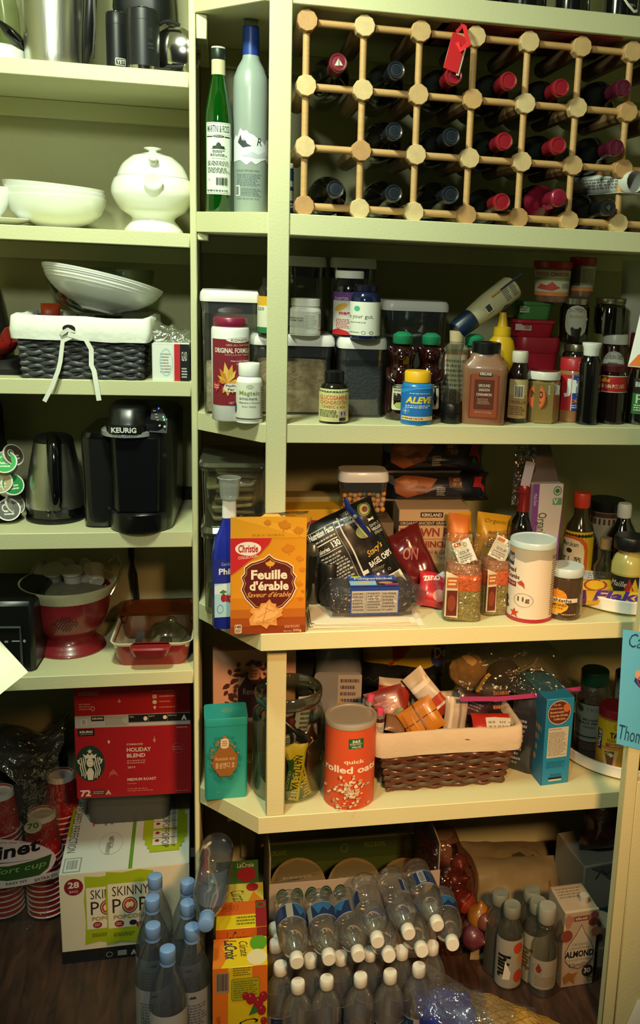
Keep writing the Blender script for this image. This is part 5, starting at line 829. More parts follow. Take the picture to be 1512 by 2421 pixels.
g = G(); g.grid(lambda u, v: (-w_*.42+w_*.95*u, .006+.026*v+.004*sin(9*u), h_+hf*(1.1+.12*u)-.012*v+nz(u, v, 3, 6, .005)), 10, 5, clear('c9c3a0', .16, .12, .35, 'a39a78', .5)); mk('inner_liner', g, t, 180)
g = G(); g.add([(w_/2, .002, h_), (w_/2, .034, h_), (w_/2+.012, .030, h_+.03), (w_/2+.008, .006, h_+.04)], [(0, 1, 2, 3)], mat('d9d4c4', .6)); mk('side_flap', g, t)
# behind: cartons
carton('cracker_carton', 'plain tan cracker carton at the back, above the curry meal box', 'box', (640, 800, 1175), .30, Z0, .06, mat('a8925a', .6, 0, .05), [('f', 'front_print', [('R', .35, .12, .75, .2, '7a6234', {'r': .5}), ('t', 'SIMPLY', .5, .30, .72, .35, '6a5430'), ('t', 'TASTY', .48, .38, .78, .44, '6a5430')])])
carton('curry_meal_box', 'yellow curry meal box with red banner behind the biscuit box', 'box', (650, 812, 1205), .20, Z0, .07, mat('d9a420', .45, 0, .03), [('f', 'front_print', [('s', .38, .10, .98, .42, 'a01c26', {'p': [(-1, .4), (-.6, .9), (1, .8), (.85, 0), (1, -.7), (-.6, -.5), (-1, -.9)]}), ('t', 'TASTY BITE', .30, .17, .93, .33, 'd8d2c0', {'b': .03, 'rot': 3}), ('r', 0, .44, 1, .6, 'c9b59a'), ('r', 0, .6, 1, 1, '5c4a34')])])
blk2 = mat('121210', .4)
jar('glass_shaker', 'tall ribbed glass shaker of dark seeds between biscuit box and black bag', 'shaker', (718, 757, 1282), .13, Z0, [(0, .95), (.01, 1), (.78, 1), (.82, .9)], clear('8a8c84', .16, .05, .2, '33352f'), [('seeds', [(.01, .9), (.7, .9), (.72, .2)], mat('2c2a22', .8, 0, .5, 200)), ('steel_top', [(.82, .93), (.83, .97), (.9, .95), (.98, .7), (1, .4)], mat('6f7068', .3, .8))])
jar('spice_jar_dark', 'black lidded dark jar hidden behind the black chips bag', 'jar', (753, 800, 1330), .12, Z0, [(0, .95), (.02, 1), (.7, 1), (.74, .9)], mat('14120f', .2), [('lid', [(.74, .96), (.98, .96), (1, .9)], blk2)])
jar('dark_oil_bottle', 'dark bottle with short neck behind the black chips bag', 'bottle', (755, 792, 1282), .20, Z0, [(0, .95), (.02, 1), (.55, 1), (.7, .5), (.9, .42), (1, .42)], mat('2c2a24', .12, coat=.5))
# candies container on top of quinoa box etc.
qx = (936, 1100, 1205); t, w_, h_, d_ = carton('quinoa_box', 'tan carton of brown rice and quinoa with red-brown lettering', 'box', qx, .19, Z0, .10, mat('b89a76', .55, 0, .04), [('f', 'front_print', [('R', .30, .03, .62, .09, '2a1a16', {'r': .1}), ('t', 'KIRKLAND', .32, .042, .60, .08, 'd8c8b0', {'b': .03}), ('r', .0, .13, .88, .18, '2c211c'), ('t', 'ORGANIC ANCIENT GRAIN BLEND', .02, .138, .86, .172, 'c9b595', {'b': .01}), ('t', 'BROWN RICE', .02, .21, .94, .31, '8a3424', {'b': .03}), ('r', .3, .335, .78, .34, '8a3424'), ('t', 'QUINOA', .22, .36, .74, .45, '8a3424', {'b': .03}), ('t', 'WITH & GARLIC', .30, .47, .84, .51, '6a4a38', {'b': .01}), ('t', '16 OZ', .6, .55, .7, .57, '6a4a38'), ('e', .2, .62, .9, .95, '9a7a50')])], rz=-2)
jz = atY(860, 1232, .14).z
g = G(); carton('pasta_box', 'plain carton stood on edge under the candy container, hidden behind the black bag', 'box', (812, 925, 1236), .19, Z0, .09, mat('6a5a44', .6, 0, .05))
t, w_, h_, d_ = popbox('clear container of pastel candies with white lid, on the box behind', (800, 920, 1118), .185, jz-.002, dr=.72)
g = G(); g.loft([(.03, w_*.4, d_*.4, .02), (.031, w_*.45, d_*.42, .02)], lidw); mk('lid_button', g, t)
rr = random.Random(9); cols = ['c98a2c', 'c9a06a', 'b58a7a', '5c7264', 'd0a35c', 'c98a2c']; k = 0
for lay in range(4):
    for i in range(9):
        for j in range(2 if lay < 3 else 3):
            x = -w_*.37+w_*.74*i/8+rr.uniform(-.002, .002); y = -d_*.36+j*.013+rr.uniform(-.002, .002); z = .011+lay*.0115+rr.uniform(-.002, .002)
            if z > h_*.62: continue
            g = G(); g.ball((x, y, z), .0062, mat(rr.choice(cols), .5, 0, .05), 8); o = mk('candy', g, t, 60)
g = G(); g.box((0, d_*.12, .025), (w_*.8, d_*.5, .042), mat('8a6a48', .7, 0, .5, 100, 1, 120), .004); mk('candy_filling', g, t)
# meat bags, two stacked navy film bags
for i, (px, pz, lab, yy, ah) in enumerate([((912, 1168), (1132, 1200), 'lower navy pulled-chicken bag lying on the quinoa box', .24, 0), ((905, 1160), (1048, 1132), 'upper navy pulled-chicken bag on top of the stack of two', .25, 0)]):
    a = atY(px[0], pz[1], yy); b = atY(px[1], pz[1], yy); tp = atY(px[0], pz[0], yy); W_ = b.x-a.x; H_ = min(tp.z-a.z, .30)
    t = thing('chicken_bag', lab, 'bag', ((a.x+b.x)/2, yy+.05, a.z+.002), 0, 'navy frozen-style bags', rot=(radians(-12), 0, 0))
    pouch(t, 'film_bag', W_, H_, .09, mat('181d2a', .3, 0, .2, 30, coat=.3), [('s', .04, .05, .50, .92, '9a5a34', {'p': [(-.9, .5), (-.4, .9), (.3, .8), (.9, .6), (.6, -.1), (.3, -.5), (-.3, -.9), (-.8, -.5)]}), ('s', .08, .15, .34, .6, 'b5744a', {'p': [(-.9, .3), (0, .9), (.9, .2), (.1, -.8)]}), ('s', .2, .4, .42, .8, '7a4024', {'p': [(-.9, .3), (.2, .9), (.9, -.2), (-.1, -.8)]}), ('s', .12, .25, .24, .42, 'c98a5c', {'p': [(-.9, .3), (.2, .9), (.9, -.2), (-.1, -.8)]}),
        ('r', .58, .16, .70, .52, '5c3a24'), ('t', 'NO', .6, .2, .68, .3, 'c9b08a', {'b': .02}), ('t', 'HORM', .59, .34, .69, .46, 'c9b08a'), ('s', .80, .12, .96, .75, 'a8242e', {'p': [(-.9, -.2), (-.5, .9), (.6, .9), (.3, .2), (.9, -.2), (.7, -.9), (.2, -.3), (-.3, -.2)]}), ('f', .46, .5, .54, .8, 'b0b0a8', {'n': 5}), ('r', .0, .93, .75, 1, 'bdb9ac'), ('t', 'grilled & fully', .2, .94, .6, .99, '2a2a30'), ('s', 0, .03, .10, .5, '55607a', {'p': [(-.9, .9), (.5, .6), (.9, -.9), (-.9, -.4)]})], seed=i+2, wr=.006, sag=.2, p=3)
# chips bag, tilted
P = atY(905, 1395, .10); t = thing('chips_bag', 'tilted black bagel chips bag with nutrition panel, behind the bread', 'bag', (P.x-.005, .125, Z0+.012), rot=(radians(-8), radians(-26), radians(4)))
W_, H_ = .165, .215
cb = pouch(t, 'film_bag', W_, H_, .055, mat('0f1112', .28, 0, .1, 30, coat=.4), [
    ('r', .03, .06, .42, .92, '141616'), ('s', .04, .07, .42, .93, 'b9bab0', {'p': [(-1, 1), (1, 1), (1, .985), (-.98, .985), (-.98, -.985), (.98, -.985), (.98, .985), (1, 1), (1, -1), (-1, -1)]}), ('t', 'Nutrition Facts', .06, .08, .40, .14, 'dcdcd4', {'b': .03}), ('f', .06, .16, .40, .19, 'b0b0a8', {'n': 1}), ('r', .06, .205, .40, .215, 'dcdcd4'), ('t', 'Calories', .06, .25, .24, .295, 'dcdcd4', {'b': .02}), ('t', '130', .29, .225, .40, .29, 'e6e6de', {'b': .03}), ('r', .06, .305, .40, .31, 'dcdcd4'), ('f', .06, .33, .40, .62, '9a9a94', {'n': 9}), ('r', .06, .64, .40, .65, 'dcdcd4'), ('f', .06, .67, .4, .74, '9a9a94', {'n': 2}), ('r', .06, .76, .40, .765, 'dcdcd4'), ('f', .06, .78, .40, .90, '9a9a94', {'n': 3}),
    ('r', .475, .05, .495, .99, 'b9b9ae'), ('r', .48, .62, .56, .66, 'c9c9c0'),
    ('f', .55, .04, .74, .16, 'a8a89c', {'n': 3}), ('t', 'PERFECT', .54, .02, .72, .05, 'a8a89c', {'b': .02}), ('t', 'AVOCADO', .56, .10, .74, .14, 'a8a89c', {'b': .02}), ('e', .76, .02, .94, .15, '5c6a38'), ('e', .79, .04, .91, .13, 'b9b36a'), ('e', .82, .06, .90, .115, '6a3424'), ('e', .62, .21, .80, .34, 'a8a060'), ('e', .64, .225, .78, .325, 'c0b878'), ('s', .84, .18, .93, .21, 'd0d0c4', {'p': [(-1, 1), (0, .5), (1, 1), (.8, 0), (1, -1), (0, -.5), (-1, -1), (-.8, 0)]}), ('t', 'SIMPLE', .82, .24, .97, .27, 'a8a89c'), ('t', 'VEGGIE', .82, .28, .97, .31, 'c9c9bc', {'b': .02}), ('t', 'SPREAD', .83, .32, .96, .35, 'a8a89c'),
    ('t', "Stacy's", .62, .44, .86, .52, 'c9a83a', {'i': .4, 'rot': 14, 'b': .01}), ('t', 'BAGEL CHIPS', .60, .55, .93, .61, 'e0e0d8', {'b': .02, 'rot': 8}), ('t', 'Honey', .60, .64, .78, .68, '8a8a7c', {'i': .4}), ('e', .63, .70, .67, .73, 'c9c9bc'), ('t', 'f', .71, .70, .74, .73, 'c9c9bc', {'b': .05}), ('e', .79, .70, .83, .73, '8a8a70', {'ring': .3}), ('r', .58, .77, .94, .93, 'd8d8cc'), ('b', .61, .78, .91, .92, '1c1c1c')], seed=5, wr=.005, p=4, nu=18, nv=20)
t = thing('bag_clip', 'translucent blue clip closing the black chips bag', 'clip', (0, 0, 0)); a = atY(815, 1190, .075); b = atY(868, 1258, .075); dv = b-a; cm_ = mat('16286e', .2, coat=.5)
t.location = a; g = G(); g.tube([(0, 0, .012), tuple(dv*.12+Vector((0, -.001, 0))), tuple(dv*.5), tuple(dv*1.0), tuple(dv*1.12)], [.006, .0105, .010, .0075, .006], cm_, 10, flat=.6); mk('clip_arm', g, t, 60); g = G(); g.ball(tuple(dv*.42+Vector((0, -.009, 0))), (.005, .003, .005), mat('6a6a60', .4), 12); mk('pivot', g, t)
# bread
P0, P1 = atY(782, 1452, .035), atY(975, 1455, .035); L_ = P1.x-P0.x; bz = Z0+.0125; X = (P0.x+P1.x)/2; bh = atY(880, 1392, .035).z-bz
t = thing('bread_loaf', 'dark pumpernickel loaf in clear film with blue paper band', 'bread', (X, .035, bz), radians(-1)); bd = .10
bm_ = mat('1f1a1c', .5, 0, .5, 160, 1, 220); g = G(); g.box((0, bd/2, bh/2), (L_, bd, bh*.97), bm_, .012, None, .014); mk('loaf', g, t)
decal('crust_bottom', L_*.97, bh*.12, [('r', 0, 0, 1, 1, '4a3a2e')], planar((-L_*.485, -.0003, .004), (1, 0, 0), (0, 0, 1), (0, -1, 0)), t)
fm_ = clear('f0f2f5', .05, .10, .03, 'c9cbd5', .6, 60, .25); g = G(); R = []
for u, s in ((-.62, .2), (-.57, .55), (-.515, .98), (-.50, 1.04), (-.2, 1.05), (.2, 1.05), (.50, 1.04), (.515, .98), (.58, .6), (.66, .45), (.70, .15)):
    R.append([(u*L_+nz(a, u, 1, 2, .004), bd/2+cos(a)*0+ (x*s)+nz(u*9, a, 2, 1, .003), max(.001, bh/2+z_*s*(1 if abs(u) < .53 else .9)+nz(a, u*9, 5, 1.5, .004))) for a, (x, z_) in enumerate(rring(bd*1.02, bh*1.04, .012, 3))])
g.rings(R, fm_); mk('film_wrap', g, t, 180)
bw = .100; bx = .004; z1 = bh*1.02+.0012
decal('paper_band_front', bw, bh*.98, [('r', 0, 0, 1, 1, '1c3a8c'), ('r', 0, 0, 1, .0, '1c3a8c'), ('r', .03, .14, .97, .93, 'b3ab9f'), ('f', .05, .18, .3, .88, '6a6560', {'n': 6}), ('f', .35, .18, .62, .88, '6a6560', {'n': 7}), ('f', .66, .18, .94, .88, '6a6560', {'n': 6}), ('r', .32, .18, .325, .9, '55524e'), ('r', .64, .18, .645, .9, '55524e')], planar((bx-bw/2, -.0022, .006), (1, 0, 0), (0, 0, 1), (0, -1, 0)), t)
decal('paper_band_top', bw*.98, bd, [('r', 0, 0, 1, 1, '1c3f98'), ('s', .05, .15, .3, .45, '9ab04a', {'p': [(-1, -1), (-.6, .2), (0, .9), (.6, .2), (1, -1)]}), ('t', 'DIMPFLMEIER', .34, .08, .85, .22, 'b0bcd8'), ('t', 'Pumpernickel', .12, .44, .92, .62, 'c9d0e0', {'b': .02}), ('r', 0, .66, .55, .93, '7fb4d8'), ('e', .1, .70, .45, .88, 'b8a888'), ('r', .55, .66, 1, .93, '1a1414'), ('r', .72, .85, 1, .93, 'b83a4a'), ('e', .6, .72, .9, .86, 'b07a6a')], planar((bx-bw*.49, .001, z1+.002), (1, 0, 0), (0, 1, 0), (0, 0, 1)), t)
# napkins / paper sleeves
nm = [mat('d8d0b8', .75, 0, .03), mat('cfc5a8', .75, 0, .03), mat('e2dcc8', .75, 0, .03)]; P0 = atZ(735, 1440, Z0); P1 = atZ(1000, 1475, Z0)
for i in range(7):
    t = thing('paper_napkin', ['cream folded paper napkin at the very bottom of the pile under the bread', 'cream folded napkin second from the bottom of the pile', 'cream folded napkin third from the bottom of the pile', 'cream folded napkin in the middle of the pile', 'cream folded napkin third from the top of the pile', 'cream folded napkin second from the top of the pile', 'cream folded napkin on top of the pile, directly under the bread'][i], 'napkin', (X-.012+.0028*(i % 3)-.002*i, .062+.001*i, Z0+.0002+.0017*i), radians(-2+.8*(i % 3)), 'folded paper napkins')
    g = G(); W_, D_ = .235-.006*i, .12; zz = lambda x, y: .0005+.004*max(0, (-x/W_-.35))*6*(.3+.12*i)*.6
    g.rings([[(x, y, z_+(zz(x, y))) for x, y in ((-W_/2-.003*i*0, -D_/2), (-W_*.42, -D_/2-.0), (0, -D_/2), (W_/2, -D_/2), (W_/2, D_/2), (0, D_/2), (-W_*.42, D_/2), (-W_/2, D_/2))] for z_ in (0, .0006, .0011)], nm[i % 3]); mk('sheet', g, t, 20)
# red onion bag / red film
P = atY(995, 1400, .16); t = thing('red_pouch', 'shiny red plastic pouch tipped behind the pumpernickel loaf', 'pouch', (P.x+.005, .16, Z0+.035), rot=(radians(-12), radians(-24), 0)); pouch(t, 'film', .085, .13, .05, mat('5c1519', .2, 0, .3, 20, coat=.7), [('t', 'ON', .3, .3, .7, .5, '9a5a58', {'rot': -30, 'b': .02})], 11, wr=.01)
P = atY(1010, 1400, .10); t = thing('red_snack_packet', 'red and white torn snack packet lying beside the pumpernickel loaf', 'packet', (P.x+.012, .10, Z0+.006), rot=(radians(-30), radians(8), radians(-12))); pouch(t, 'film', .075, .075, .03, mat('a8202a', .25, 0, .15, 30, coat=.5), [('r', 0, .05, 1, .28, 'b3202a'), ('t', 'ZERO NO', .1, .1, .95, .24, 'e6dcd4', {'b': .03, 'rot': 12}), ('e', .45, .5, .8, .85, 'b9746a'), ('s', .5, -.1, .9, .15, 'c9ccd4', {'p': [(-1, -.5), (-.2, .9), (1, .5), (.4, -.9)]})], 12, wr=.008)
# lentil soup bags
def soup(lab, px0, px1, yt, Y, seed, rz, tag):
    X, w_, h_ = fit(px0, px1, yt, Y, Z0, False); t = thing('soup_mix_bag', lab, 'bag', (X, Y, Z0+.001), radians(rz), 'layered soup mix bags'); w_ *= .92
    def sec(z):
        k = 1 if z < .55 else 1-(z-.55)/.45*.96; return w_*(1.0-.10*z), .062*k+.004
    rr_ = random.Random(seed)
    def band(z0, z1, m, nm_, s=.985):
        g = G(); R = []; n = 6
        for i in range(n+1):
            z = z0+(z1-z0)*i/n; a, b = sec(z); R.append([(x+nz(x, z, seed, 40, .002), y+nz(y, z, seed+1, 40, .002), z*h_+nz(x, y, seed+z, 30, .004)*(1 if 0 < z < 1 else 0)) for x, y in rring(a*s, b*s, .018, 4)])
        g.rings(R, m); mk(nm_, g, t, 70)
    band(.012, .36, mat('86804f', .8, 0, .75, 190, 1.0, 260), 'green_lentils'); band(.365, .56, mat('d8602c', .8, 0, .5, 170, 1.0, 240), 'red_lentils'); band(.565, .66, mat('94644a', .8, 0, .6, 110, 1, 160), 'brown_beans')
    fm2 = clear('f4f2ec', .06, .06, .02, 'c8bca8', .6, 40, .3); g = G(); R = []
    for i in range(17):
        z = i/16; a, b = sec(z); R.append([(x+nz(x, z, seed, 40, .003), y+nz(y, z, seed+1, 40, .003)*(1-z), z*h_) for x, y in rring(a*1.03, b*1.04, .018, 4)])
    g.rings(R, fm2); mk('film', g, t, 180)
    def front(u, v, e): z = v/h_; a, b = sec(z); return (-w_/2+u, -b*.53-e-.001, v)
    decal('side_label', w_*.36, h_*.55, [('p', [(0, 0), (.9, .1), (1, 1), (0, .96)], 'b9b4a0'), ('r', .1, .12, .9, .35, 'a85a2a'), ('r', .12, .4, .9, .95, '5a2018'), ('f', .2, .15, .85, .3, 'e0c8a8', {'n': 2}), ('e', .2, .5, .8, .85, '7a3a20')], lambda u, v, e: front(u, v+h_*.05, e), t, vstep=.01)
    g = G(); M = T(-w_*.02 if tag else w_*.1, -.012, h_*.80)@RZ(-20)@RY(-28 if tag else 25)@RX(-8); g.box((0, 0, 0), (.040, .0009, .048), mat('cdcfc8', .5), .0003, M); tg = mk('hang_tag', g, t)
    decal('tag_print', .040, .048, [('r', .1, .05, .5, .2, 'b5622a'), ('t', 'SKILLET' if 0 else 'SOUP', .25, .45, .8, .58, '3a4a68'), ('f', .15, .62, .85, .92, '7a8498', {'n': 3}), ('e', .6, .12, .8, .3, '8a8a80', {'ring': .3})], lambda u, v, e: tuple(M@Vector((-.020+u, -.0005-e, -.024+v))), tg)
    return t
soup('layered lentil soup bag with white tag, the nearer left one', 1042, 1135, 1262, .055, 21, -8, True)
soup('layered lentil soup bag, the right one against the breadcrumb canister', 1124, 1200, 1258, .085, 22, 10, False)
def flatbag(lab, px0, px1, py0, py1, Y, c, ops, tilt, seed, cat='bag', nm='noodle_bag'):
    X, w_, h_ = fit(px0, px1, py0, Y, Z0, False); t = thing(nm, lab, cat, (X, Y, Z0+.001), rot=(radians(-6), radians(tilt), 0), group='tall film bags'); pouch(t, 'film_bag', w_, h_, .05, mat(c, .35, 0, .1, 30, coat=.2), ops, seed, wr=.005)
flatbag('cream and orange film bag of noodles behind the left soup bag', 1040, 1092, 1220, 0, .135, 'b3a080', [('r', 0, 0, 1, .3, 'c9702a'), ('t', 'Organic', .15, .3, .8, .36, '8a4a2a', {'i': .3}), ('f', .3, .4, .8, .6, '8a7a50', {'n': 4})], 4, 31)
flatbag('yellow topped film bag behind the soup bags', 1062, 1122, 1216, 0, .165, 'c89a1e', [('t', 'Organic', .2, .08, .85, .14, '6a5a1c', {'i': .3}), ('t', 'Nutrition Facts', .1, .2, .9, .24, '4a3a14', {'b': .02}), ('f', .1, .27, .9, .5, '4a3a14', {'n': 8}), ('r', 0, .6, 1, 1, '6a5a3a')], -4, 32)
flatbag('second yellow topped film bag with nutrition panel, right of the other yellow one', 1098, 1180, 1218, 0, .19, 'c89a1e', [('t', 'Organic', .2, .06, .85, .12, '6a5a1c', {'i': .3}), ('r', .3, .2, .8, .4, 'b88a16'), ('t', 'Nutrition Facts', .3, .2, .9, .24, '4a3a14', {'b': .02}), ('f', .3, .27, .9, .4, '4a3a14', {'n': 5}), ('r', 0, .55, 1, 1, '7a6a3a')], 8, 33)
# wine bottle
jar('wine_bottle_standing', 'upright dark wine bottle with red capsule between soup bags and purple carton', 'wine bottle', (1190, 1253, 1146), .17, Z0, [(0, .95), (.01, 1), (.60, 1), (.68, .85), (.73, .5), (.78, .42)], mat('0c0c0e', .1, coat=.6), [('capsule', [(.77, .46), (.80, .48), (.93, .48), (.935, .52), (.98, .52), (1, .44)], mat('7a1a22', .3, .2))], [('paper_label', .2, .5, .95, [('r', 0, 0, 1, 1, 'a89a70'), ('t', 'LUI', .3, .1, .7, .25, '3a2a18')])])
# purple organic carton
X, w_, h_ = fit(1240, 1312, 1144, .15, Z0, False)
t, w_, h_, d_ = carton('cracker_box', 'tall purple and cream organic cracker box with torn open top', 'box', (1240, 1312, 1144), .15, Z0, .055, mat('b9b0b5', .5, 0, .03), [('f', 'front_print', [('r', 0, 0, .22, 1, '6a3a86'), ('r', .22, 0, 1, 1, 'b9b3b4'), ('s', .7, .2, 1, 1, '6a3a86', {'p': [(1, 1), (.5, .2), (-.2, -.3), (-1, -1), (1, -1)]}), ('t', 'Multi-Grain', -.08, .12, .30, .15, 'b9a8c9', {'rot': -90}), ('t', 'Organic', -.06, .30, .72, .40, '3a4a34', {'rot': -90, 'b': .01}), ('e', .68, .02, .95, .10, '2c6a3a', {'ring': .2}), ('e', .74, .04, .89, .08, '2c6a3a'), ('R', .68, .12, .98, .18, '5a8a6a', {'r': .1}), ('t', 'V', .7, .125, .85, .17, 'd8e0d0'), ('e', .5, .55, .9, .62, '6a8a3a')]), ('r', 'side_print', [('r', 0, 0, 1, 1, '5a2e74')])], rz=2)
g = G(); tr = mat('4a3f3a', .6); g.grid(lambda u, v: (-w_*.5+w_*(.05+.9*u)*(1-.25*v), .02+.03*v, h_+.10*v*(1-.3*abs(u-.5))), 6, 4, tr); mk('open_flap', g, t, 60)
g = G(); g.grid(lambda u, v: (-w_*.45-.045+w_*.7*u+.01*v, .015+.025*v, h_+.01-.06*(1-v)+.11*v*(1-.2*u)+nz(u, v, 4, 5, .008)), 7, 6, clear('8a8480', .12, .1, .3, '4a4440', .6)); mk('inner_liner', g, t, 180)
g = G(); g.box((0, 0, 0), (.022, .0008, .055), mat('a79fb0', .5), .0003, T(-w_*.5-.01, .01, h_+.02)@RY(10)); mk('leaflet', g, t)
# canister of breadcrumbs
ops = [('r', 0, 0, 1, 1, 'd9d0c0'), ('s', -.1, .0, 1.1, .22, 'a39d8c', {'p': [(-1, 1), (1, 1), (1, .1), (.6, -.4), (.2, -.1), (-.2, -.6), (-.6, -.3), (-1, -.8)]}), ('r', -.1, .03, .16, .25, '20384a'), ('r', -.1, .03, .16, .08, 'd88a3a'), ('t', '365', .0, .12, .15, .20, 'd8d8d0', {'b': .02}), ('t', 'Bread', .0, .27, .22, .335, '3a2420', {'b': .02}), ('t', 'Crumbs', .0, .36, .30, .42, '3a2420', {'b': .02}), ('r', -.1, .46, .24, .53, '7a2430'), ('t', 'Panko Style', .0, .475, .22, .515, 'e6d8c8', {'i': .3}), ('s', .26, .42, .42, .54, 'b5452a', {'p': [(-1, .3), (0, .9), (.5, .2), (.9, -.9), (.1, -.3), (-.4, -.2)]}), ('s', .32, .42, .42, .5, '1c1c1c', {'p': [(-.5, .9), (.9, -.9), (.1, -.1)]}), ('e', .22, .60, .56, .79, '6a6258', {'ring': .04}), ('t', '11g', .29, .65, .50, .73, '4a4038', {'b': .02}), ('s', -.1, .66, .12, .88, '3a2420', {'p': [(-1, .6), (.2, .9), (.6, .3), (.2, 0), (.9, -.5), (-.2, -.9), (-.8, -.2)]}), ('s', .14, .82, .34, .95, 'b5382a', {'p': [(0, 1), (.3, .3), (.9, .4), (.4, -.2), (.7, -.9), (0, -.5), (-.7, -.9), (-.4, -.2), (-.9, .4), (-.3, .3)]}), ('r', -.1, .95, 1.1, 1, 'a02c38'), ('f', .88, .08, 1.05, .92, '55504a', {'n': 26})]
jar('breadcrumb_canister', 'tall breadcrumb canister with translucent white lid and cream label', 'canister', (1193, 1305, 1272), .050, Z0, [(0, .93), (.005, .97), (.93, .97), (.94, .95)], mat('cfc7b6', .35, 0, .03, coat=.2), [('plastic_lid', [(.925, 1.0), (.985, 1.0), (1.0, .97), (1.0, .9), (.992, .88)], mat('b9cdd2', .3, 0, .02, coat=.3))], [('wrap_label', .005, .92, 1.25, ops)], n=40)
# almond butter
ops = [('e', .1, .2, .55, .62, 'd88a22')]+[('s', .1+.0, .2, .55, .62, 'd88a22', {'p': [(0, 1.25), (.22, .5), (-.22, .5)], 'rot': a}) for a in range(0, 360, 40)]+[('r', -.05, .44, .80, .56, 'd8d2c4'), ('t', 'MaraNatha', .02, .455, .66, .545, '2a2420', {'b': .02}), ('s', .08, .52, .62, .92, 'd8a030', {'p': [(0, 1), (.6, .8), (.9, .3), (.8, -.2), (.3, -.8), (-.5, -.7), (-.9, 0), (-.7, .7)]}), ('t', 'ALMOND', .12, .6, .55, .68, '4a2a10', {'b': .02}), ('t', 'BUTTER', .2, .71, .48, .76, '4a2a10'), ('R', .1, .86, .38, .93, 'b9a88a', {'r': .2}), ('f', .45, .88, .8, .92, 'd8c8a8', {'n': 1}), ('f', .9, .2, 1.1, .95, 'c9b89a', {'n': 12})]
jar('almond_butter_jar', 'almond butter jar with pale lid and orange sun label at the shelf front', 'jar', (1290, 1372, 1336), .045, Z0, [(0, .93), (.012, .98), (.76, .98), (.82, .92), (.84, .9)], mat('4a3828', .2, 0, .06, coat=.5), [('lid', [(.835, 1.0), (.85, 1.02), (.96, 1.02), (1.0, .97)], mat('c2d2d8', .35, 0, .02))], [('wrap_label', .06, .74, 1.3, ops)], n=36)
# back right bottles
jar('rice_vinegar_bottle', 'glass vinegar bottle with orange cap and yellow Japanese label', 'bottle', (1322, 1395, 1164), .22, Z0, [(0, .93), (.01, 1), (.58, 1), (.66, .85), (.76, .48), (.86, .46)], mat('2c2a16', .1, 0, .1, coat=.6), [('cap', [(.85, .52), (.86, .56), (.985, .56), (1, .52)], mat('c23a20', .4))], [('wrap_label', .12, .62, 1.2, [('r', 0, 0, 1, 1, 'b3a01e'), ('R', -.3, .08, .78, 1.05, 'b5561c', {'r': .35}), ('R', -.3, .14, .68, .98, 'c9c4a8', {'r': .35}), ('t', 'Marukan', .0, .2, .5, .3, '2a2a20', {'b': .01}), ('e', .16, .34, .34, .44, '2a2a20'), ('t', 'すし酢', .0, .5, .6, .66, '1c1c16', {'b': .01}), ('f', .05, .72, .6, .82, '4a4a3a', {'n': 2})])])
jar('patterned_canister', 'canister with brown leaf pattern and black lid, back of the turntable', 'canister', (1375, 1463, 1180), .33, Z0, [(0, .95), (.01, 1), (.87, 1)], mat('b0a48c', .5), [('lid', [(.87, 1.03), (.985, 1.03), (1, .98)], mat('14120f', .35))], [('wrap_label', .1, .86, 1.4, [('r', 0, .0, 1, .08, '5a3420')]+[('r', .02+i*.09, .1, .06+i*.09, .2, '5a3420') for i in range(11)]+[('s', .1+.2*i, .3+.1*(i % 2), .2+.2*i, .6+.1*(i % 2), '2a1c14', {'p': [(-.3, 1), (.3, .4), (-.2, 0), (.4, -.5), (0, -1), (.1, -.4), (-.6, .1), (.0, .5)]}) for i in range(4)])])
tz = Z0+.024
X, w_, _ = fit(1362, 1680, 1400, .20, Z0); tr_ = .155; X = atZ(1362, 1418, Z0+.02).x+tr_*.985; 
TX4 = X; t = thing('turntable', 'white turntable tray carrying jars and chocolate bars, upper one', 'turntable', (X, .158, Z0), 0, 'white shelf turntables'); g = G(); g.lathe([(.0, .08), (.006, .09), (.006, tr_*.96), (.009, tr_*.99), (.034, tr_), (.036, tr_*.985), (.034, tr_*.965), (.012, tr_*.95), (.0115, .01)], wplast, 64, None, True, False); mk('tray', g, t)
tz = Z0+.0125
jar('soda_bottle', 'dark drink bottle with white cap on the upper turntable', 'bottle', (1420, 1502, 1190), .24, tz, [(0, .93), (.01, 1), (.45, 1), (.6, .86), (.75, .45), (.82, .36)], clear('6a5a50', .16, .04, .3, '2a2018'), [('drink', [(.01, .95), (.45, .96), (.58, .84), (.6, .1)], mat('241a14', .1)), ('cap', [(.82, .40), (.83, .42), (.97, .42), (1, .36)], wcap)], bodyname='bottle_body')
jar('cork_bottle', 'small clear bottle with cork stopper beside the vinegar bottle', 'bottle', (1397, 1448, 1272), .17, tz, [(0, .93), (.01, 1), (.45, 1), (.62, .55), (.75, .5), (.77, .62), (.80, .62)], clear('a8a898', .16, .04, .15, '5a584a'), [('cork', [(.78, .5), (1, .58)], mat('a08258', .8, 0, .2, 80))])
jar('hollandaise_jar', 'jar of pale yellow sauce with black lid on the upper turntable', 'jar', (1437, 1520, 1266), .12, tz, [(0, .93), (.012, 1), (.55, 1), (.66, .85), (.74, .62), (.80, .92), (.81, .9)], mat('c9b86a', .2, 0, .04, coat=.6), [('lid', [(.79, .92), (.81, .96), (.97, .96), (1, .9)], mat('15151a', .35))], [('wrap_label', .06, .42, 1.3, [('r', 0, 0, 1, 1, '18161a'), ('r', 0, 0, 1, .08, 'b8a04a'), ('t', 'Maille', .1, .3, .5, .55, 'd8d0b8', {'i': .3}), ('s', .4, .1, .7, .9, '8c2a24', {'p': [(-1, -1), (0, .9), (1, -1)]}), ('s', .55, .1, .8, .8, 'c9a82a', {'p': [(-1, -1), (0, .9), (1, -1)]})])])
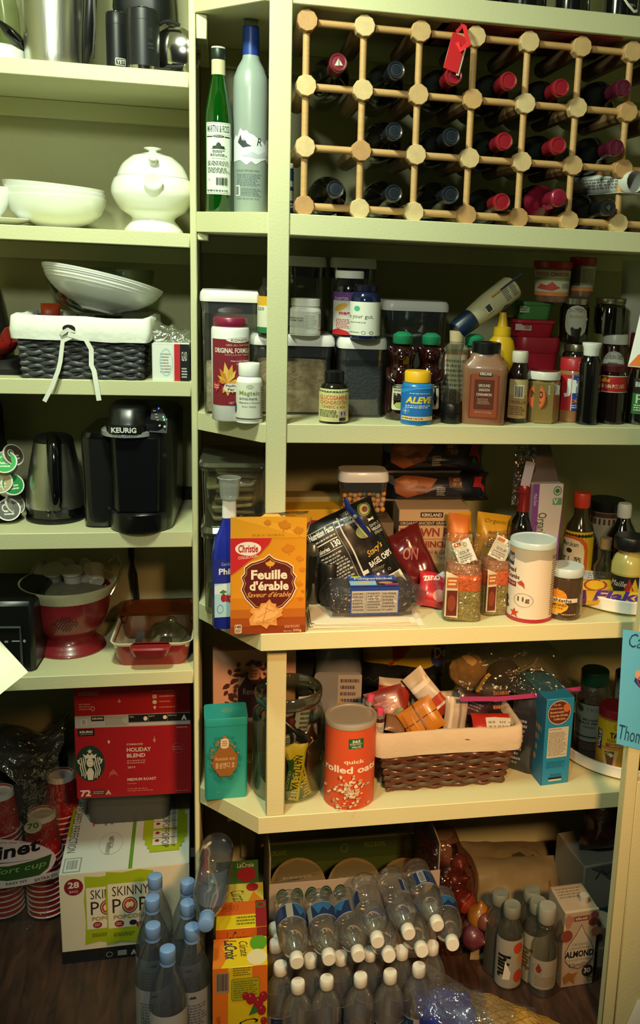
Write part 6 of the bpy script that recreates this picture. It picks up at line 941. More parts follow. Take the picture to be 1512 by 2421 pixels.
ch = [('r', 0, 0, 1, 1, 'd0a81c'), ('r', 0, .0, .12, 1, '4a2a72'), ('t', 'Flake', .2, .12, .95, .85, '4a2a8c', {'i': .3, 'b': .04})]
for i, (px, py, L_, rz, lab, ops, base) in enumerate([(1470, 1432, .16, -10, 'yellow flake chocolate bar at the very front of the turntable', ch, 'c9a01c'), (1462, 1408, .16, -4, 'yellow chocolate bar with red ovals behind the front bar', [('r', 0, 0, 1, 1, 'c9a01c'), ('e', .1, .1, .45, .9, '8c2a24', {'ring': .2}), ('e', .5, .1, .95, .9, '8c2a24', {'ring': .2})], 'c9a01c'), (1415, 1388, .11, -20, 'yellow bar with crumpled silver back, left on the turntable', [('r', 0, .2, .8, 1, '9aa0a4'), ('f', .1, .3, .7, .9, '6a6e70', {'n': 4})], 'c9a01c')]):
    P = atZ(px, py, tz+.02); t = thing('chocolate_bar', lab, 'chocolate bar', (P.x, P.y+.045, tz+.004+.004*i), rot=(radians(-42), 0, radians(rz)), group='chocolate bars on the turntable')
    pouch(t, 'wrapper', L_, .034, .018, mat(base, .25, .2, .1, coat=.4), ops, i+40, wr=.003, nu=20, nv=6, seam=0, p=8)

for _o in set(bpy.data.objects)-_old:
    if _o.parent is None: _o.location.y -= SHIFT
D += SHIFT; CAM.y = -D
# ================================================================== LOWEST RIGHT SHELF
Z0 = ZRT[4]
def floral(cx, cy, rx, ry, c, n=18, s=.05, seed=1):
    q = random.Random(seed); o = []
    for i in range(n):
        a = 2*pi*i/n+q.uniform(-.1, .1); k = q.uniform(.85, 1.15); x = cx+rx*cos(a)*k; y = cy+ry*sin(a)*k; z = s*q.uniform(.6, 1.2)
        o.append(('s', x-z, y-z*.7, x+z, y+z*.7, c, {'p': [(-1, 0), (-.4, .6), (.3, .5), (1, 0), (.3, -.5), (-.4, -.6)], 'rot': -degrees_(a)+90+q.uniform(-50, 50)}))
    return o
def degrees_(a): return a*180/pi
carton('pink_gift_box', 'pink flat gift box with dark floral octagon print, back of the lowest shelf', 'box', (503, 698, 1536), .28, Z0, .03, mat('c9967c', .5, 0, .03), [('f', 'front_print', floral(.48, .38, .30, .26, '4a241c', 34, .05, 3)+floral(.48, .38, .22, .19, '5a2e24', 20, .04, 4)+[('p', [(.30, .36), (.40, .24), (.56, .24), (.66, .36), (.66, .52), (.56, .64), (.40, .64), (.30, .52)], '3a161a'), ('R', .42, .16, .56, .28, 'a87a64', {'r': .3}), ('f', .45, .18, .53, .26, '4a241c', {'n': 3}), ('t', 'Renesse', .36, .36, .60, .42, 'a8846c')])])
# tin
tq = mat('2fa3a0', .35, .25, .04, coat=.2); X, w_, h_ = fit(482, 587, 1706, .085, Z0, False); h_ = atY(530, 1700, .08).z-Z0; Y0_ = .082; d_ = .075
t = thing('tea_tin', 'turquoise tin with copper floral octagon on the lowest corner shelf', 'tin', (X, Y0_, Z0), radians(2))
g = G(); g.loft([(0, w_*.94, d_*.96, .006, 0, d_/2), (.003, w_*.96, d_*.98, .007, 0, d_/2), (h_*.90, w_*.96, d_*.98, .007, 0, d_/2)], tq, 3); mk('tin_body', g, t)
g = G(); g.loft([(h_*.905, w_*.97, d_*.99, .007, 0, d_/2), (h_*.99, w_*.98, d_, .008, 0, d_/2), (h_, w_*.96, d_*.98, .007, 0, d_/2)], tq, 3); l = mk('tin_lid', g, t)
cop = '8f6a3a'; decal('front_print', w_*.94, h_*.9, floral(.45, .42, .36, .28, '1d7a74', 30, .06, 6)+floral(.45, .40, .30, .24, cop, 24, .05, 7)+[('p', [(.18, .38), (.34, .25), (.60, .25), (.76, .38), (.76, .53), (.60, .66), (.34, .66), (.18, .53)], '8c5a26'), ('R', .36, .14, .56, .28, 'd0b89a', {'r': .4}), ('f', .4, .17, .52, .25, '8c5a26', {'n': 3}), ('t', 'Renesse une', .24, .39, .70, .44, 'd0a878'), ('t', '홍삼캔디 호', .24, .47, .70, .55, 'd8c8a8')], planar((-w_*.47, -.0001+.0, h_*.0), (1, 0, 0), (0, 0, 1), (0, -1, 0)), t, eps=.0008)
decal('lid_print', w_*.3, d_*.4, [('e', .1, .1, .9, .9, '6f9a72', {'ring': .15}), ('f', .3, .3, .7, .7, '8f9a62', {'n': 3})], planar((-w_*.12, d_*.3, h_), (1, 0, 0), (0, 1, 0), (0, 0, 1)), l)
# big glass jar of bars
X, w_, h_ = fit(594, 764, 1622, .115, Z0)
t = thing('glass_jar', 'big open glass jar stuffed with wrapped granola bars behind the short post', 'jar', (X, .115, Z0), face(X, .115)); R_ = w_/2; gl_ = clear('dde5da', .10, .03)
P = [(0, R_*.86), (h_*.015, R_*.95), (h_*.06, R_*.99), (h_*.72, R_), (h_*.80, R_*.95), (h_*.85, R_*.84), (h_*.88, R_*.84)]; g = G(); g.lathe(P, gl_, 44, None, True, False); mk('glass_body', g, t, 60)
g = G(); g.lathe([(h_*.88, R_*.86), (h_*.90, R_*.93), (h_*.955, R_*.94), (h_*.99, R_*.92), (h_, R_*.88), (h_*.985, R_*.83), (h_*.90, R_*.80)], clear('8a9486', .22, .05, .45, '55584c'), 44, None, False, False); mk('thick_rim', g, t, 60)
bars = [(.52, .30, 0, '2c5c2a', 'NATURE VALLEY', 8, 'd8bf2c'), (.80, .31, 0, '2c5c2a', 'NATURE VALLEY', -14, 'd8bf2c'), (.68, .30, .010, '15171a', "Oats 'n Honey", -4, '15171a'), (.18, .30, 0, '14181c', 'CRUNCHY', 2, '14181c'), (.33, .28, .006, '1c2420', 'ALMOND', -6, '1c2420')]
for i, (fx, fz, ay, c, tx, tilt, c2) in enumerate(bars):
    a = (fx-.5)*1.9; rr_ = R_*.80-ay; q = thing('granola_bar', ['green and yellow granola bar upright beside the post inside the jar', 'green and yellow granola bar leaning at the right inside the jar', 'dark oats bar between the two yellow-green bars in the jar', 'black wrapped bar at the far left inside the jar', 'dark bar left of the post inside the jar'][i], 'granola bar', (X+rr_*sin(a), .115-rr_*cos(a), Z0+.004+.01*(i == 2)), rot=(radians(-4), radians(tilt), face(X, .115)+a*.9), group='wrapped bars in the glass jar')
    pouch(q, 'wrapper', .036, .135, .016, mat(c, .3, .0, .15, 30, coat=.4), [('r', 0, .0, 1, .22, c2), ('r', .34 if c2 != c else 0, .2, .98, 1, c2), ('t', tx, -.95, .56, 2.1, .68, '16301a' if c2 != c else 'a8a89c', {'rot': -90, 'b': .02}), ('t', 'CRUNCHY', -.45, .62, .75, .67, 'b9c09a' if c2 != c else c, {'rot': -90})], i+60, wr=.003, nu=8, nv=18, p=6)
for i, (fx, z_, c, tilt, az, ops) in enumerate([(.60, .50, '17181b', 60, 10, [('r', .55, .1, .9, .9, 'c9c9be'), ('b', .58, .15, .86, .85, '222')]), (.30, .55, '5a1a18', 10, -20, [('f', .2, .2, .8, .8, '9a6a58', {'n': 3})]), (.78, .60, '1b1d22', 85, 20, [('f', .1, .1, .9, .9, '8a8d92', {'n': 5})]), (.45, .66, '1b1c1e', -50, 0, [('f', .1, .1, .5, .9, '7a7a78', {'n': 4})]), (.62, .80, '8a3a24', 80, 10, [('r', .3, .2, .7, .8, 'b0a898')]), (.85, .72, 'a8a8a0', 15, 25, [('f', .2, .1, .8, .9, '4a4a48', {'n': 9})])]):
    a = (fx-.5)*1.8; rr_ = R_*(.55 if z_ < .78 else .2); q = thing('snack_bar', ['black wrapped bar with barcode in the middle of the jar', 'dark red wrapped bar at the left of the jar, upper half', 'black bar with small print in the upper right of the jar', 'black bar lying crosswise high in the jar', 'red-brown bar visible through the mouth of the jar', 'silver grey bar upright at the right wall of the jar'][i], 'snack bar', (X+rr_*sin(a), .115-rr_*cos(a), Z0+h_*z_), rot=(radians(-4), radians(tilt), face(X, .115)+a), group='wrapped snack bars in the glass jar')
    pouch(q, 'wrapper', .04, .11, .018, mat(c, .25, .1, .2, 30, coat=.5), ops, i+70, wr=.005, nu=8, nv=14, M=T(0, 0, -.055))
g = G(); g.lathe([(.006, R_*.5), (h_*.55, R_*.62), (h_*.60, R_*.4), (h_*.62, .001)], mat('2c2a22', .6, 0, .7, 30), 16); o = mk('heaped_wrappers', g, t, 60); o['kind'] = 'stuff'
# oats tin
ops = [('r', 0, 0, 1, 1, 'c9512c'), ('r', .48, .10, .70, .225, '1f5a34'), ('t', '365', .53, .115, .65, .15, 'd8e0c8', {'b': .03}), ('t', 'EVERYDAY', .50, .155, .68, .18, 'd8e0c8'), ('t', 'VALUE', .52, .19, .66, .215, 'd8e0c8', {'b': .02}), ('t', 'quick', .42, .365, .72, .43, 'e8dccb', {'b': .02}), ('t', 'rolled oats', .08, .45, .96, .54, 'e8dccb', {'b': .03}), ('t', 'NET WT 18 OZ (1 LB 2 OZ) 510g', .28, .95, .76, .965, 'd89a7c')]
q = random.Random(2)
for i in range(120):
    a = q.uniform(0, 2*pi); r_ = abs(q.gauss(0, .13)) if i < 95 else q.uniform(.2, .36); x, y = .52+r_*cos(a), .76+r_*.62*sin(a); s = q.uniform(.018, .034)
    ops.append(('e', x-s, y-s*.5, x+s, y+s*.5, q.choice(['dcc8b0', 'c9b094', 'e6d6c0', 'b89c80']), {'n': 7, 'rot': q.uniform(0, 90)}))
X, w_, h_ = fit(763, 884, 1690, .06, Z0); t, w_, h_ = jar('oats_canister', 'orange-red rolled oats canister with grey plastic lid', 'canister', (764, 883, 1688), .058, Z0, [(0, .97), (.004, 1), (.94, 1)], mat('c9512c', .5, 0, .03), [('plastic_lid', [(.94, 1.03), (.985, 1.04), (1.0, 1.02), (1.0, .9), (.985, .88), (.984, .01)], mat('9a9488', .35, 0, .03))], [('wrap_label', .01, .935, 1.35, ops)], n=44)
# jug behind
jar('detergent_jug', 'large translucent plastic jug behind the oats canister', 'jug', (740, 850, 1500), .30, Z0, [(0, .95), (.01, 1), (.7, 1), (.85, .8), (.95, .4), (1, .3)], mat('6a6f78', .3, 0, .1), (), [('paper_label', .25, .72, 1.0, [('R', 0, 0, 1, 1, '7a7f8a', {'r': .1}), ('r', .5, .05, 1, .7, 'a09c9c'), ('f', .55, .1, .95, .6, '5a4a58', {'n': 4}), ('s', .1, .5, .6, .95, 'b0862a', {'p': [(-1, -.6), (.2, .2), (.9, .9), (.8, -.9)]}), ('t', 'OTEJ', .2, .86, .8, .98, '2a2a2c', {'b': .02})])], sq=.3, dr=.7)
carton('dark_carton', 'narrow black carton standing behind the glass jar rim', 'box', (690, 742, 1540), .32, Z0, .06, mat('15171c', .5))
# chips bags hanging behind
X, w_, h_ = fit(845, 1055, 1500, .34, Z0, False); t = thing('tortilla_chips_bag', 'black chips bag with yellow and red top at the back of the lowest shelf', 'bag', (X, .36, Z0), 0); pouch(t, 'film_bag', w_, h_, .07, mat('15181a', .35, 0, .1, 30, coat=.3), [('s', .02, .0, 1, .35, 'b89a1e', {'p': [(-1, 1), (1, 1), (1, -.4), (.4, -.9), (-.2, -.6), (-1, -.5)]}), ('s', .3, .1, .55, .3, 'a02a20', {'p': [(-1, 1), (1, .8), (.4, 0), (-.9, -.9)]}), ('e', .78, .14, 1.0, .33, '3a4a8c'), ('e', .78, .12, 1.0, .26, '7a2028'), ('t', 'De', .82, .14, .98, .24, 'd8c8b8', {'b': .03})]+[('s', .02+.12*i, .40+.10*(j), .14+.12*i, .50+.10*j, '2a2e30', {'p': [(-1, 0), (0, 1), (1, 0), (.8, 0), (0, .75), (-.8, 0)]}) for i in range(8) for j in range(3)], 81, wr=.006)
# wicker basket
bX0, bX1 = atY(884, 1745, .06).x, atY(1238, 1740, .06).x; wbz = atY(1050, 1722, .06).z-Z0; Wb = (bX1-bX0)*.95; Db = .19
t = thing('wicker_basket', 'brown wicker basket with cream liner full of sauce packets', 'basket', ((bX0+bX1)/2-.004, .055+Db/2, Z0+.0005), radians(1)); bw1 = mat('57301f', .4, 0, .3, 40, coat=.2); bw2 = mat('4f4234', .6, 0, .3, 60)
wicker(t, 'woven_sides', Wb*.98, Db, wbz*.86, bw1, .84, 15, 10, .0036, m2=bw2)
liner(t, Wb, Db, wbz*.62, wbz, mat('cdc0aa', .85, 0, .04, 20, .3, 90), .006, 8)
bcx, bcy = (bX0+bX1)/2, .055+Db/2
g = G(); g.loft([(wbz*.4, Wb*.86, Db*.84, .02), (wbz*.72, Wb*.9, Db*.86, .02)], mat('3a2018', .8, 0, .6, 40), 3); mk('packed_packets', g, t)
def packet(lab, px, py, Y, w_, h_, c, ops, tilt, lean, seed, th=.014, az=0):
    P = atY(px, py, Y); q = thing('sauce_packet', lab, 'packet', tuple(P), rot=(radians(lean), radians(tilt), radians(az)), group='packets in the brown basket'); pouch(q, 'film', w_, h_, th, mat(c, .35, 0, .15, 40, coat=.4), ops, seed, wr=.004, nu=10, nv=10, M=T(0, 0, -h_/2)); return q
yo = [('r', .0, .47, 1, .50, '4a2410'), ('r', .47, 0, .50, 1, '4a2410')]+[('s', .1+.2*i, .08+.1*(i % 3), .16+.2*i, .9, 'c98a1c' if i % 2 else '8a4a14', {'p': [(-1, .2), (0, 1), (.6, 0), (.2, -1)]}) for i in range(4)]
packet('yellow and brown sauce sachet folded in a cross, front of the brown basket', 995, 1700, .085, .088, .075, 'b5741c', yo, -32, -25, 91, .014)
packet('red and white sauce packet standing at the centre back of the basket', 1010, 1640, .16, .055, .12, 'c0b9b0', [('r', 0, 0, 1, .2, 'c9c4bc'), ('r', 0, .25, 1, .35, 'e0dcd4'), ('r', 0, .62, 1, .80, 'a8341e'), ('r', .2, .8, .6, .9, 'dcd8d0'), ('r', 0, .85, 1, 1, '8a2a1c')], -40, -20, 92)
packet('dark red sauce packet at the left in the basket', 915, 1672, .14, .09, .085, '7a2418', [('f', .2, .3, .8, .6, 'a86a58', {'n': 3}), ('e', .6, .6, .9, .9, '3a5a2a')], -15, -28, 93)
packet('small red sauce packet behind the dark red one', 930, 1640, .19, .08, .07, '8c2a1c', [('r', 0, 0, 1, .25, 'a8a098')], 10, -20, 94)
packet('grey striped packet upright right of the yellow sachet', 1075, 1700, .13, .055, .10, 'a89c90', [('r', .2, 0, .35, 1, 'c9c0b4'), ('r', .6, 0, .7, 1, '7a7068')], 6, -14, 95)
packet('red and white packet lying at the right front of the basket', 1168, 1708, .11, .11, .045, 'a82a20', [('r', .3, .3, 1, 1, 'c9c9c0'), ('f', .35, .45, .95, .9, '8a8a84', {'n': 2})], 4, -50, 96)
packet('dark packet with orange print at the right back of the basket', 1150, 1655, .19, .14, .08, '241a1c', [('f', .6, .2, .9, .8, 'a86a4a', {'n': 3})], 0, -15, 97)
packet('clear and purple packet in the right middle of the basket', 1115, 1672, .17, .09, .07, '3a2030', [('f', .2, .3, .8, .6, '7a6a78', {'n': 3})], 20, -20, 98)
packet('brown paper packet low in the basket beside the pink sanitizers', 935, 1712, .10, .05, .04, '7a5a40', None, 20, -50, 99)
# pink sanitizers
for i, (px, yt, Y, lab) in enumerate([(868, 1640, .10, 'small sanitizer bottle with pink holder leaning behind the oats canister'), (895, 1672, .085, 'small sanitizer bottle with pink cap at the basket edge beside the canister')]):
    P = atY(px, yt, Y); t = thing('sanitizer_bottle', lab, 'bottle', (P.x, Y, P.z-.062), rot=(0, radians(8 if i == 0 else 3), face(P.x, Y)), group='pink hand sanitizers'); pk = mat('d8507a', .35, 0, .05)
    turned(t, .024, .062, [(0, .9), (.02, 1), (.55, 1), (.62, .8)], mat('3a2024', .15, coat=.5), [('steel_band', [(.62, .85), (.74, .85)], mat('a8a8a0', .3, .6)), ('pink_holder', [(.70, .62), (.72, .66), (.98, .62), (1, .5)], pk)], [('paper_label', .1, .5, 1.2, [('r', 0, 0, 1, 1, 'b5b0a8'), ('t', 'mini', .2, .3, .8, .7, '55504c')])], n=18)
# zip bag over the basket
x0, x1 = atY(1084, 1650, .12).x, atY(1362, 1640, .12).x; zt_ = atY(1220, 1560, .2).z; zb_ = atY(1200, 1652, .10).z
t = thing('zip_bag', 'large clear zip bag with magenta seal lying over the brown basket', 'bag', (x0, .10, zb_), 0)
ww = x1-x0
film(t, 'clear_film', lambda u, v: (ww*u*(1-.12*v), .0+.16*v+.02*sin(6*u), .012+.0*u-.006*u+.10*sin(v*pi/2)*(1-.35*abs(2*u-1)**2)), 20, 14, clear('dcd8cc', .07, .07, .06, '8a8474', .8, 30, .35), .010, 22, 4)
g = G(); ribbon(g, [(-.002, -.001, .006), (ww*.3, -.004, .003), (ww*.6, -.003, .006), (ww*.85, 0, .012), (ww*1.01, .004, .014)], .011, mat('a8407c', .35)); mk('seal_strip', g, t)
for i, (px, py, s, c, lab) in enumerate([(1105, 1585, (.045, .03, .04), '9a7a48', 'lump of tan dried food inside the clear zip bag'), (1190, 1590, (.04, .03, .03), '2a2620', 'dark lump inside the clear zip bag')]):
    P = atY(px, py, .20); q = thing('dried_food', lab, 'food', tuple(P)); g = G(); g.ball((0, 0, 0), s, mat(c, .8, 0, .4, 40, .6, 60), 18); o = mk('lump', g, q, 60)
    for v in o.data.vertices: v.co += v.co.normalized()*nz(v.co.x, v.co.y, v.co.z, 50, .008)
P = atY(1140, 1615, .15); q = thing('bag_tie', 'yellow twist tie in front of the tan lump', 'tie', tuple(P)); g = G(); ribbon(g, [(-.012, 0, -.02), (-.004, -.002, -.004), (.006, 0, .012), (.016, 0, .022)], .009, mat('a8861c', .5)); mk('strip', g, q)
P = atY(1250, 1580, .18); q = thing('white_spoon', 'white plastic paddle shape sticking up out of the zip bag', 'spoon', tuple(P), rot=(0, 0, 0)); g = G(); g.tube([(-.05, 0, -.008), (-.02, .0, -.006), (.01, 0, .010), (.02, 0, .028)], [.006, .007, .010, .004], mat('8a8880', .5), 10, flat=.4); g.tube([(.0, .0, -.002), (.03, 0, -.004), (.05, 0, -.012)], [.010, .007, .002], mat('8a8880', .5), 10, flat=.4); mk('paddle', g, q, 60)
# stand-up dark bags between basket and blue box
for i, (px, py, Y, c, ops, lab, tl) in enumerate([(1232, 1640, .12, '2a2e38', [('f', .1, .3, .6, .9, '8a8f98', {'n': 10})], 'dark foil bag with small print right of the brown basket', 6), (1262, 1648, .16, '20242c', [('f', .3, .2, .8, .8, '6a7078', {'n': 8})], 'dark blue-grey foil bag leaning on the blue box', 3)]):
    h_ = (atY(px, py, Y).z-Z0); P = atY(px, 1700, Y); t = thing('foil_bag', lab, 'bag', (P.x-.004, Y, Z0+.001), rot=(radians(-3), radians(tl), radians(-35)), group='dark foil bags'); pouch(t, 'film', .075, h_, .03, mat(c, .3, .2, .2, 30, coat=.3), ops, i+101, wr=.006)
# blue box
X, w_, h_ = fit(1278, 1345, 1645, .055, Z0, False)
t, w_, h_, d_ = carton('blue_cookie_box', 'narrow blue cookie box showing its nutrition side, lowest shelf', 'box', (1276, 1344, 1652), .050, Z0, .17, mat('1f7fb0', .45, 0, .03), [('f', 'front_print', [('e', .06, .02, .88, .30, 'c9a88a'), ('e', .08, .03, .86, .29, '5c2c20'), ('t', 'Try the', .25, .06, .5, .085, 'd8b898', {'b': .01}), ('t', 'delicious maple', .14, .10, .58, .125, 'd8b898', {'b': .01}), ('t', 'flavoured cookies', .14, .14, .64, .165, 'd8b898', {'b': .01}), ('t', 'from the Christie', .16, .18, .78, .205, 'd8b898', {'b': .01}), ('t', 'Collection', .28, .22, .7, .245, 'd8b898', {'b': .01}), ('e', .6, .06, .85, .16, 'b5623a'), ('r', .12, .33, .85, .68, 'b9b8ac'), ('t', 'Nutrition Facts', .15, .34, .6, .36, '2a2a2a'), ('f', .15, .38, .82, .66, '7a7a72', {'n': 16}), ('f', .14, .72, .8, .80, '155a80', {'n': 4}), ('t', 'Mondelez', .3, .87, .72, .895, '0f3f60', {'i': .3}), ('r', .25, .91, .72, .935, '101418'), ('r', .25, .935, .72, .955, 'b9b8ac')]), ('l', 'side_print', [('r', 0, 0, 1, 1, '1a6f9c'), ('f', .1, .2, .9, .8, 'b08a6a', {'n': 5})])], rz=6)
# turntable and jars
tr_ = .20; X = atZ(1341, 1790, Z0+.02).x+tr_*.99
t = thing('turntable', 'white turntable tray with spice jars, lower one beside the blue box', 'turntable', (X, .208, Z0), 0, 'white shelf turntables'); g = G(); g.lathe([(.0, .08), (.006, .09), (.006, tr_*.96), (.009, tr_*.99), (.034, tr_), (.036, tr_*.985), (.034, tr_*.965), (.012, tr_*.95), (.0115, .01)], wplast, 64, None, True, False); mk('tray', g, t)
g = G(); g.lathe([(.0122, .186), (.0124, .01)], mat('4a3f30', .7), 48, None, False, True); mk('tray_mat', g, t)
tz = Z0+.0128
jar('pepper_jar', 'large plastic pepper jar with green lid and grey label on the lower turntable', 'jar', (1352, 1432, 1583), .20, tz, [(0, .93), (.01, 1), (.72, 1), (.80, .85), (.83, .78)], mat('5a4a38', .2, 0, .4, 150, .4, 200, coat=.6), [('lid', [(.825, .80), (.835, .84), (.985, .84), (1, .78)], mat('1a4a30', .4))], [('paper_label', .12, .62, 1.15, [('r', 0, 0, 1, 1, '1c1e1a'), ('r', .02, .02, .98, .98, '8f958a'), ('e', .1, .08, .28, .24, '3a4a38'), ('t', 'TOPPITS' if 0 else 'TREE', .32, .1, .8, .2, '6a7068'), ('t', 'MALABAR', .28, .38, .72, .44, '1c1e1a', {'b': .02}), ('t', 'BLACK PEPPER', .16, .47, .84, .53, '1c1e1a', {'b': .02}), ('f', .3, .57, .7, .63, '3a3c38', {'n': 2}), ('r', .02, .84, .98, .88, '3a3c38'), ('e', .86, .76, .94, .82, '3a3c38', {'ring': .3})])])
jar('taco_seasoning_jar', 'yellow taco seasoning jar with red lid on the lower turntable', 'jar', (1403, 1484, 1668), .095, tz, [(0, .93), (.012, 1), (.84, 1), (.87, .95)], mat('a06a30', .3, 0, .05, coat=.4), [('lid', [(.87, .98), (.88, 1.02), (.985, 1.02), (1, .96)], mat('8c1c28', .35))], [('wrap_label', .04, .84, 1.35, [('r', 0, 0, 1, 1, 'c9922c'), ('r', 0, 0, 1, .52, 'd8b81c'), ('r', .08, .22, .24, .62, '26285a'), ('t', 'VALUE', -.05, .38, .38, .46, 'e8e0d0', {'rot': 84, 'b': .03}), ('e', .5, .02, .72, .18, '8a4a1c', {'ring': .1}), ('t', 'TACO', .42, .22, .8, .34, '1c1410', {'b': .04}), ('t', 'SEASONING', .36, .36, .85, .42, '6a4a10'), ('r', .34, .45, .9, .52, 'a8401c'), ('t', 'ORIGINAL', .42, .46, .8, .51, 'e8e0d0'), ('s', .24, .54, .66, .98, 'd8a868', {'p': [(-.9, .9), (.9, .8), (.6, -.9), (-.5, -.9)]}), ('s', .3, .58, .6, .92, '6a3a24', {'p': [(-.8, .8), (.6, .9), (.5, -.8), (-.3, -.7)]}), ('s', .32, .6, .5, .72, '7a9a3a', {'p': [(-.9, .2), (0, .9), (.9, 0), (0, -.6)]}), ('s', .4, .62, .55, .75, 'c9c0a0', {'p': [(-.9, .2), (0, .9), (.9, 0), (0, -.6)]})])])
jar('grey_label_jar', 'dark jar with pale label behind the blue note', 'jar', (1440, 1500, 1590), .24, tz, [(0, .95), (.01, 1), (1, 1)], mat('1c1c1a', .3), (), [('paper_label', .4, .95, 1.0, [('r', 0, 0, 1, 1, '9aa098'), ('f', .2, .2, .8, .8, '33362f', {'n': 4})])])
jar('spice_tub_orange', 'orange brown spice jar partly hidden by the end post, lower turntable', 'jar', (1474, 1530, 1740), .10, tz, [(0, .93), (.02, 1), (.9, 1), (1, .95)], mat('a8742c', .35, 0, .05))
# ================================================================== FLOOR, LEFT
X, w_, h_ = fit(148, 452, 2058, .221, 0, False)
pbx = mat('d3cdb8', .6, 0, .03); PW, PH, PD = w_, atY(150, 2067, .221).z, .385
G1 = '9aae1c'
def bagprint(x0, x1, y0, y1):
    W = x1-x0; Hh = y1-y0; f = lambda a, b, c, d: (x0+a*W, y0+b*Hh, x0+c*W, y0+d*Hh)
    o = [('s', *f(-.06, -.02, 1.06, 1.03), G1, {'p': [(-.95, 1), (-.3, .95), (.4, 1), (1, .93), (.93, .5), (1, .1), (.95, -.5), (1, -.93), (.2, -1), (-.4, -.94), (-1, -1), (-.94, -.3), (-1, .3), (-.93, .7)]}), ('r', *f(0, .16, 1, .80), 'd9d4c2'), ('t', 'SKINNY', *f(.10, .20, .95, .34), '2a2622'), ('t', 'P', *f(.10, .38, .30, .58), '2a2622', {}), ('e', *f(.32, .365, .68, .60), '2a1c18'), ('e', *f(.345, .38, .655, .585), 'd9c9b0'), ('e', *f(.36, .39, .64, .575), 'b8442a'), ('s', *f(.40, .42, .60, .54), 'e6d2b0', {'p': [(-1, 0), (-.6, .7), (0, .6), (.5, .9), (1, .2), (.6, -.6), (0, -.4), (-.6, -.9)]}), ('t', 'P', *f(.72, .38, .92, .58), '2a2622'), ('t', 'POPCORN', *f(.12, .61, .92, .67), 'a08a52', {'b': .03}),
         ('e', *f(.14, .69, .36, .785), '8c2430'), ('f', *f(.18, .715, .32, .76), 'd8b8a8', {'n': 2}), ('e', *f(.48, .70, .66, .775), '241c24'), ('e', *f(.64, .73, .84, .815), '8c2430'), ('f', *f(.12, .86, .6, .92), '5a6a1c', {'n': 2})]
    return o
front = [('r', 0, .86, 1, 1, '15171c'), ('e', .035, .05, .18, .235, '7a1c26'), ('t', '28', .065, .085, .15, .155, 'd8c8bc', {'b': .03}), ('t', 'BAGS', .075, .18, .14, .205, 'd8c8bc')]
front += bagprint(.20, .52, .05, .78)+bagprint(.365, .70, .02, .80)+[('e', .34, .905, .39, .965, 'a8a8a0', {'ring': .15}), ('r', .43, .90, .50, .96, '8a8a84'), ('s', .53, .90, .58, .965, 'a8a8a0', {'p': [(0, 1), (1, -1), (.3, -1), (0, -.3), (-.3, -1), (-1, -1)]}), ('s', .60, .90, .65, .955, 'a8a8a0', {'p': [(-1, 1), (1, 1), (0, -1)]})]
top = [('r', 0, 0, .525, 1, 'c3cdcb'), ('r', .555, 0, 1, 1, 'c6ceca'), ('r', .525, 0, .555, .35, '15171c'), ('r', .525, .35, .555, 1, '5c8a2a'), ('r', 0, 0, .03, .6, G1), ('t', 'PURE POPPED PERFECTION', -.37, .44, .48, .49, '4a4f4c', {'rot': -90}),
       ('R', .02, .84, .155, .985, '8a9290', {'r': .02}), ('R', .03, .85, .145, .975, 'c3cdcb', {'r': .02}), ('b', .045, .865, .13, .955, '6a7070'), ('e', .27, .60, .46, .84, '9aa6a4', {'ring': .03}), ('t', 'NO', .33, .65, .40, .68, '6a7472', {'rot': -90}), ('t', 'ARTIFICIAL', .28, .70, .45, .73, '6a7472', {'rot': -90}), ('t', 'INGREDIENTS', .26, .76, .43, .785, '6a7472', {'rot': -90}), ('e', .22, .19, .37, .30, '8c2430'), ('f', .25, .21, .34, .28, 'd8b8a8', {'n': 3})]
for i in range(7): top.append(('f', .13+.05*i, .45, .27+.05*i, .475, '6a7472' if i else 'b04a4a', {'n': 1, 'rot': -90}))
for i, (a, b) in enumerate([(.36, .62), (.42, .66), (.48, .70), (.54, .74), (.60, .80), (.66, .84), (.72, .88)]): top.append(('r', .62+.02*abs(i-3), a-.08, .98-.02*abs(i-3), b-.02, G1))
for i in range(6): y = .28+.085*i+(.02 if i > 3 else 0); top += [('r', .70, y, .90, y+.075, 'c6ceca'), ('t', 'SKINNY', .80, y+.035, .94, y+.060, '3a3630', {'rot': -90}), ('t', 'POP', .74, y+.03, .87, y+.075, '3a3630', {'rot': -90}), ('e', .72, y+.01, .755, y+.04, '8c2430')]
top = [o for o in top]
t, _, _, _ = carton('popcorn_carton', 'white, green and black popcorn bag carton on the wooden floor', 'box', None, 0, 0, PD, pbx, [('f', 'front_print', front), ('t', 'top_print', top), ('r', 'side_print', [('r', 0, .86, 1, 1, '15171c')])], rz=1.5, loc=(X, .221, 0), size=(PW, PH), bev=.001)
# grey tub on it
PT = PH+.0012; X2, w2, h2 = fit(203, 405, 1862, .40, PT, False)
gt = mat('4b4f52', .5, 0, .04); t = thing('grey_tub', 'grey plastic tub between the popcorn carton and the red coffee box', 'tub', (X2, .49, PT)); hh = atY(300, 1868, .36).z-PT; hh = max(hh, .03); g = G(); g.loft([(0, w2*.92, .15, .02), (.004, w2*.95, .155, .022), (hh, w2*1.04, .19, .024)], gt, 4); mk('tub_body', g, t)
